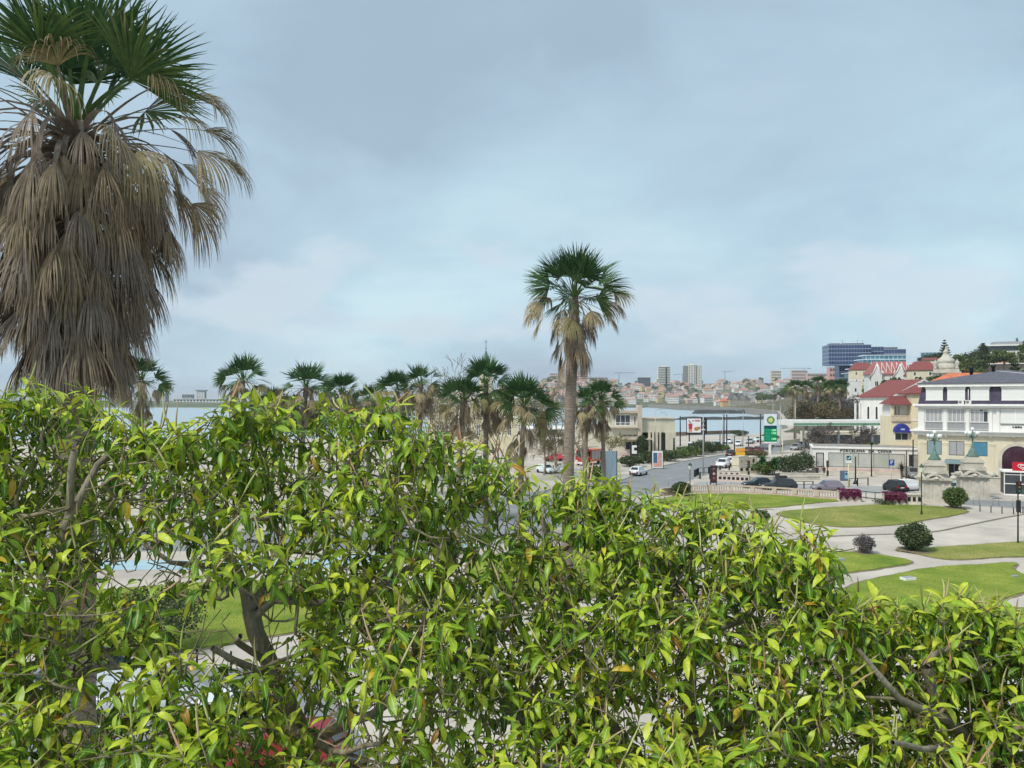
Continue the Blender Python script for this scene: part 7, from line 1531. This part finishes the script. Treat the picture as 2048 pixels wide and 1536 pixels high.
def car(label, px, py, deg, kind, col, rough=.28, name='parked_car', dark_top=False, box_on_roof=False, loc=None):
    L, W, Hh, belt, (xa, xat, xct, xc), nz, tz, wr = SHAPES[kind]; hw = W/2; t = thing(name, label, 'van' if kind == 'van' else 'car', loc or G(px, py), R(deg)); paint = mat('paint_%d_%d_%d' % tuple(int(c*200) for c in col), col, rough, .04, .6, spec=.55)
    st = [(-.5, .36, tz*.93, .84), (-.485, .27, tz*.99, .93), (-.40, .22, max(tz, belt), .985), (-.1, .20, belt, 1.0), (xa-.02, .20, belt*.985, 1.0), (max(xa+.06, .33), .21, (belt+nz)/2+.03, .975), (.44, .24, nz+.01, .92), (.485, .30, nz*.90, .84), (.5, .38, nz*.76, .74)]
    V = []; Fq = []
    for x, zb, zt, f in st:
        y = hw*f; V += [(x*L, s*yy*y, z) for s, yy, z in ((1, .90, zb), (1, 1.0, zb+.14), (1, 1.0, zb+(zt-zb)*.62), (1, .97, zt-.07), (1, .86, zt), (-1, .86, zt), (-1, .97, zt-.07), (-1, 1.0, zb+(zt-zb)*.62), (-1, 1.0, zb+.14), (-1, .90, zb))]
    n = 10; m_ = len(st)
    for i in range(m_-1):
        for j in range(n): Fq.append((i*n+j, (i+1)*n+j, (i+1)*n+(j+1) % n, i*n+(j+1) % n))
    Fq += [tuple(range(n)), tuple(range((m_-1)*n, m_*n))[::-1]]
    body = MB().add(V, Fq, 0, True).build('body', paint, t)
    yb, yr = hw*.90, hw*.74; zb_ = belt-.03; top = paint if not dark_top else M_trimblk
    A, B, C, D = (xa*L, zb_), (xat*L, Hh-.05), (xct*L, Hh-.05), (xc*L, zb_)
    cs = [(A[0], yb, A[1]), (B[0], yr, B[1]), (C[0], yr, C[1]), (D[0], yb, D[1])]; cs2 = [(x, -y, z) for x, y, z in cs]; ce = [((B[0]*.9+C[0]*.1), yr*.9, Hh), ((B[0]*.1+C[0]*.9), yr*.9, Hh-.01)]; ce2 = [(x, -y, z) for x, y, z in ce]
    V = cs+cs2+ce+ce2; MB().add(V, [(0, 1, 2, 3)[::-1], (4, 5, 6, 7), (0, 4, 5, 1), (2, 6, 7, 3), (1, 8, 9, 2)[::-1], (5, 10, 11, 6), (1, 5, 10, 8), (9, 11, 6, 2), (8, 10, 11, 9)], 0, False).build('roof', top, t)
    def pane(nm, q, inset=(.06, .10, .06, .10), off=.014):
        q = [Vector(v) for v in q]; nrm = (q[1]-q[0]).cross(q[3]-q[0]).normalized()
        def bl(u, v): return (q[0]*(1-u)+q[1]*u)*(1-v)+(q[3]*(1-u)+q[2]*u)*v+nrm*off
        l, b_, r_, t_ = inset; MB().add([bl(l, b_), bl(1-r_, b_), bl(1-r_, 1-t_), bl(l, 1-t_)], [(0, 1, 2, 3)]).build(nm, M_carglass, t)
    pane('windscreen', [cs[0], cs2[0], cs2[1], cs[1]][::1] if False else [cs2[0], cs[0], cs[1], cs2[1]]); pane('rear_window', [cs[3], cs2[3], cs2[2], cs[2]], (.1, .22, .1, .1))
    for s in (1, -1):
        a0, a1, a2, a3 = [Vector((x, s*y, z)) for x, y, z in cs]; mid0, mid1 = a0.lerp(a3, .46), a1.lerp(a2, .40)
        if kind == 'van':
            mid0, mid1 = a0.lerp(a3, .22), a1.lerp(a2, .12); q1 = [a0, mid0, mid1, a1]; 
            pane('side_window', q1 if s < 0 else [q1[1], q1[0], q1[3], q1[2]], (.08, .12, .06, .25))
        else:
            for q1 in ([a0, mid0, mid1, a1], [mid0, a3, a2, mid1]): pane('side_window', q1 if s < 0 else [q1[1], q1[0], q1[3], q1[2]], (.06, .14, .06, .10))
    for x in (.315, -.30):
        for s in (1, -1):
            wm, rm = wheel_mesh(wr); o = link('wheel', wm, t, (x*L, s*(hw-.085), wr), (R(-90*s), 0, 0)); link('rim', rm, o)
    for s in (1, -1):
        MB().box(.47*L-.10, .485*L+.03, s*hw*.62-.2, s*hw*.62+.2, nz*.72, nz*.90).build('headlight', M_head, t); MB().box(-.5*L-.012, -.47*L, s*hw*.70-.13, s*hw*.70+.15, tz*.62, tz*.90).build('taillight', M_tail, t); MB().box(xa*L-.45, xa*L-.28, min(s*(hw+.0), s*(hw+.2)), max(s*(hw+.0), s*(hw+.2)), belt+.0, belt+.13).build('mirror', paint, t)
    MB().box(.5*L-.02, .5*L+.02, -.55, .55, .30, .50).build('grille', M_trimblk, t); MB().box(-.5*L-.03, -.5*L+.02, -.7, .7, .30, .52).build('bumper', M_trimblk, t); MB().box(.5*L+.021, .5*L+.03, -.26, .26, .34, .45).build('number_plate', M_plate, t); MB().box(-.5*L-.045, -.5*L-.031, -.26, .26, tz*.60, tz*.60+.12).build('number_plate', M_plate, t)
    if box_on_roof: MB().add([(-.25*L, -.4, Hh+.06), (.1*L, -.36, Hh+.06), (.1*L, .36, Hh+.06), (-.25*L, .4, Hh+.06), (-.23*L, -.32, Hh+.36), (.04*L, -.28, Hh+.34), (.04*L, .28, Hh+.34), (-.23*L, .32, Hh+.36)], [(3, 2, 1, 0), (4, 5, 6, 7), (0, 1, 5, 4), (1, 2, 6, 5), (2, 3, 7, 6), (3, 0, 4, 7)]).build('roof_box', M_trimblk, t)
    return t
Wh = (.74, .75, .76); Bk = (.015, .016, .02); Gy = (.19, .20, .22); Sv = (.45, .47, .49)
for a in [('white hatchback driving away near the double poster', 1277, 950.5, 58, 'hatch', Wh), ('white car coming towards the square, nearer of two', 1446, 935, 240, 'suv', Wh), ('white car driving away beside the oncoming white car', 1464, 930.5, 62, 'suv', Wh), ('black car driving away past the yellow sign', 1462, 913, 66, 'hatch', Bk), ('dark red car behind the yellow direction sign', 1499, 906, 60, 'hatch', (.13, .012, .02)), ('small dark red car half hidden by the blue sign', 1516, 905, 60, 'sedan', (.10, .012, .018)),
 ('silver blue car parked behind the kerb shrubs, left one', 1434, 895, 250, 'suv', (.42, .50, .56)), ('pale silver car parked behind the kerb shrubs, right one', 1450, 895, 250, 'hatch', (.55, .60, .62)), ('white car parked right of the twin dark poles', 1477, 892, 240, 'hatch', Wh), ('silver car parked behind the van', 1416, 896, 250, 'hatch', Sv), ('white car by the promenade wall below the billboard pole', 1458, 887, 245, 'hatch', Wh), ('grey car by the promenade wall left of the petrol sign', 1500, 887, 245, 'sedan', (.35, .37, .40)), ('pale car on the promenade left of the petrol sign', 1520, 884, 200, 'suv', (.60, .66, .64)), ('silver car under the petrol sign', 1551, 894, 190, 'hatch', Sv), ('dark grey car left of the petrol sign post', 1527, 899, 180, 'hatch', Gy),
 ('grey off road car at the front of the grey row', 1592, 900, 235, 'suv', (.24, .25, .26)), ('dark car second in the grey row', 1604, 895, 235, 'hatch', (.10, .09, .11)), ('silver car third in the grey row', 1613, 891, 235, 'hatch', (.34, .33, .36)), ('blue grey car fourth in the grey row', 1621, 888, 235, 'sedan', (.22, .25, .34)), ('pale car at the back of the grey row', 1612, 882, 235, 'hatch', (.50, .51, .55)),
 ('black car parked behind the balustrade, nose to the left', 1518, 975.5, 178, 'sedan', (.012, .018, .025)), ('grey violet hatchback behind the right end of the balustrade', 1654, 982.5, 176, 'hatch', (.20, .175, .215)), ('white and black small car beside the black city car', 1818, 981, 15, 'mini', Wh), ('grey minivan facing the square beside the shop', 1823, 956, 262, 'mpv', (.20, .205, .22)), ('pale green car half hidden between the two pedestals', 1908, 986, 250, 'hatch', (.45, .52, .46)),
 ('white car at the left behind the tall palm foliage', 1092, 946, 300, 'hatch', (.62, .70, .70)), ('white car just left of the tall palm trunk', 1122, 946, 180, 'hatch', Wh), ('red car far behind the tall palm trunk', 1108, 922, 180, 'hatch', (.45, .06, .07)),
 ('silver car parked under the rubber trees at the lower left', 285, 1425, 4, 'wagon', (.50, .53, .56)), ('dark green car parked behind the silver one', 190, 1372, 4, 'hatch', (.03, .06, .06)), ('white car parked right of the silver car under the twigs', 470, 1470, 4, 'hatch', (.68, .70, .72)), ('red car seen through the twigs at the bottom left', 545, 1545, 186, 'wagon', (.26, .015, .018))]: car(*a)
car('dark estate car with a black roof box behind the balustrade', 1556, 979, 180, 'wagon', (.03, .035, .042), box_on_roof=True); car('black city car with pale tail panel, seen from behind', 1789, 982, 96, 'mini', (.018, .018, .022)); car('white van parked below the billboard', 1384, 906, 250, 'van', Wh, name='parked_van'); car('white van under the rubber tree at the bottom right corner', 0, 0, 190, 'van', Wh, name='parked_van', loc=(17.2, 27.0, 0))
def fire_truck():
    t = thing('fire_engine', 'red and orange fire engine beside the two palms', 'fire engine', G(1176, 929), R(238)); Mr = mat('fire_red', (.55, .035, .02), .35, .06, 1, spec=.5); Mo = mat('fire_orange', (.65, .16, .05), .4, .08, 1)
    MB().add([(.9, -1.15, .5), (2.9, -1.15, .5), (2.9, 1.15, .5), (.9, 1.15, .5), (.9, -1.15, 2.9), (2.55, -1.1, 2.9), (2.55, 1.1, 2.9), (.9, 1.15, 2.9), (2.95, -1.15, 1.5), (2.95, 1.15, 1.5)], [(0, 1, 8, 5, 4), (3, 7, 6, 9, 2), (1, 2, 9, 8), (8, 9, 6, 5), (4, 5, 6, 7), (0, 4, 7, 3), (3, 2, 1, 0)]).build('cab', Mr, t)
    MB().add([(2.94, -1.0, 1.6), (2.94, 1.0, 1.6), (2.60, .98, 2.75), (2.60, -.98, 2.75)], [(0, 1, 2, 3)]).build('windscreen', M_carglass, t, loc=(.03, 0, 0))
    for s in (-1, 1): MB().box(1.3, 2.3, s*1.16-.01, s*1.16+.01, 1.65, 2.6).build('side_window', M_carglass, t); MB().box(2.95, 3.0, s*.85-.22, s*.85+.22, .75, 1.0).build('headlight', M_head, t)
    b_ = MB().box(-3.6, .85, -1.2, 1.2, .6, 2.8).build('body', Mo, t)
    for x in (-3.3, -1.9, -.5):
        for s in (-1, 1): MB().box(x, x+1.2, s*1.215-.012, s*1.215+.012, 1.0, 2.6).build('roller_door', M_greymetal, b_)
    MB().box(2.95, 3.1, -1.15, 1.15, .35, .7).build('bumper', M_trim, t); b = MB()
    for s in (-.35, .35): b.tube([(-3.6, s, 3.15), (2.4, s, 3.25)], .05, 5)
    for i in range(14): b.tube([(-3.5+i*.44, -.35, 3.15), (-3.5+i*.44, .35, 3.15)], .03, 4)
    b.build('ladder', M_greymetal, t); MB().box(1.4, 1.7, -.9, .9, 2.9, 3.08).build('light_bar', mat('beacon_blue', (.02, .05, .4), .3), t)
    for x in (1.9, -2.2):
        for s in (-1, 1): wm, rm = wheel_mesh(.5); o = link('wheel', wm, t, (x, s*1.08, .5), (R(-90*s), 0, 0)); link('rim', rm, o)
fire_truck()
def person(label, px, py, h, deg, top, legs, hair, seed, walk=.12):
    """one continuous skinned figure; colours by height, hair and clothing included"""
    k = h/1.75; me = bpy.data.meshes.new('person'); J = [(0, 0, .95), (0, 0, 1.15), (0, .01, 1.40), (0, .02, 1.50), (0, .03, 1.62), (0, .03, 1.73), (.10, 0, .90), (.11, walk, .50), (.12, walk*.6-.02, .08), (.12, walk*.6+.14, .04), (-.10, 0, .90), (-.11, -walk*.4, .50), (-.12, -walk, .08), (-.12, -walk+.14, .04), (.19, 0, 1.42), (.26, -.04, 1.14), (.24, .08, .90), (.24, .12, .80), (-.19, 0, 1.42), (-.26, .02, 1.14), (-.22, .14, .92), (-.21, .19, .83)]
    E = [(0, 1), (1, 2), (2, 3), (3, 4), (4, 5), (0, 6), (6, 7), (7, 8), (8, 9), (0, 10), (10, 11), (11, 12), (12, 13), (2, 14), (14, 15), (15, 16), (16, 17), (2, 18), (18, 19), (19, 20), (20, 21)]; rad = [.15, .14, .15, .055, .095, .07, .10, .065, .045, .035, .10, .065, .045, .035, .065, .05, .038, .035, .065, .05, .038, .035]
    me.from_pydata([(x*k, y*k, z*k) for x, y, z in J], E, []); ob = bpy.data.objects.new('person', me); COL.objects.link(ob); ob.modifiers.new('skin', 'SKIN'); ob.modifiers.new('sub', 'SUBSURF').render_levels = 1; ob.modifiers['sub'].levels = 1
    for v, r_ in zip(me.skin_vertices[0].data, rad): v.radius = (r_*k, r_*k*.85)
    me.skin_vertices[0].data[0].use_root = True; dg = bpy.context.evaluated_depsgraph_get(); dg.update(); m2 = bpy.data.meshes.new_from_object(ob.evaluated_get(dg)); bpy.data.objects.remove(ob)
    m2.materials.clear()
    for m_ in (top, legs, mat('skin_tone', (.45, .28, .20), .6), hair): m2.materials.append(m_)
    for p in m2.polygons:
        z = p.center.z/k; x, y = p.center.x/k, p.center.y/k; p.use_smooth = True
        p.material_index = 3 if z > 1.64 or (z > 1.55 and y < .0) else 2 if z > 1.49 or (abs(x) > .17 and z < .88 and z > .7) else 0 if z > .84 else 1 if z > .1 else 3
    return tag(link('person', m2, None, G(px, py), (0, 0, R(deg))), label, 'person')
Mj = mat('dark_jacket', (.03, .03, .035), .85, .2, 6); Mt_ = mat('dark_trousers', (.025, .025, .03), .85, .2, 6); Mj2 = mat('brown_coat', (.06, .05, .045), .85, .2, 6); Mhr = mat('dark_hair', (.03, .022, .016), .7)
person('person in dark clothes standing by the shop door, left of two', 1634, 954, 1.75, 160, Mj, Mt_, Mhr, 1); person('person in a long dark coat near the shop door, right of two', 1648, 954, 1.78, 200, Mj2, Mt_, Mhr, 2, .2)
# ================================================================== sea air between here and the far shore
def haze():
    o = MB().box(-30000, 30000, -400, 45000, SEA-1.0, 130.0).build('haze', [])
    m = bpy.data.materials.new('sea_haze'); m.use_nodes = True; t = m.node_tree; t.nodes.clear()
    out = N(t, 'ShaderNodeOutputMaterial'); v = N(t, 'ShaderNodeVolumePrincipled'); v.inputs['Color'].default_value = (.93, .96, 1.0, 1); v.inputs['Density'].default_value = 0.000085; v.inputs['Anisotropy'].default_value = 0.0
    t.links.new(v.outputs[0], out.inputs['Volume']); o.data.materials.append(m); tag(o, 'thin pale sea haze over the bay', 'haze', kind='stuff')
haze()
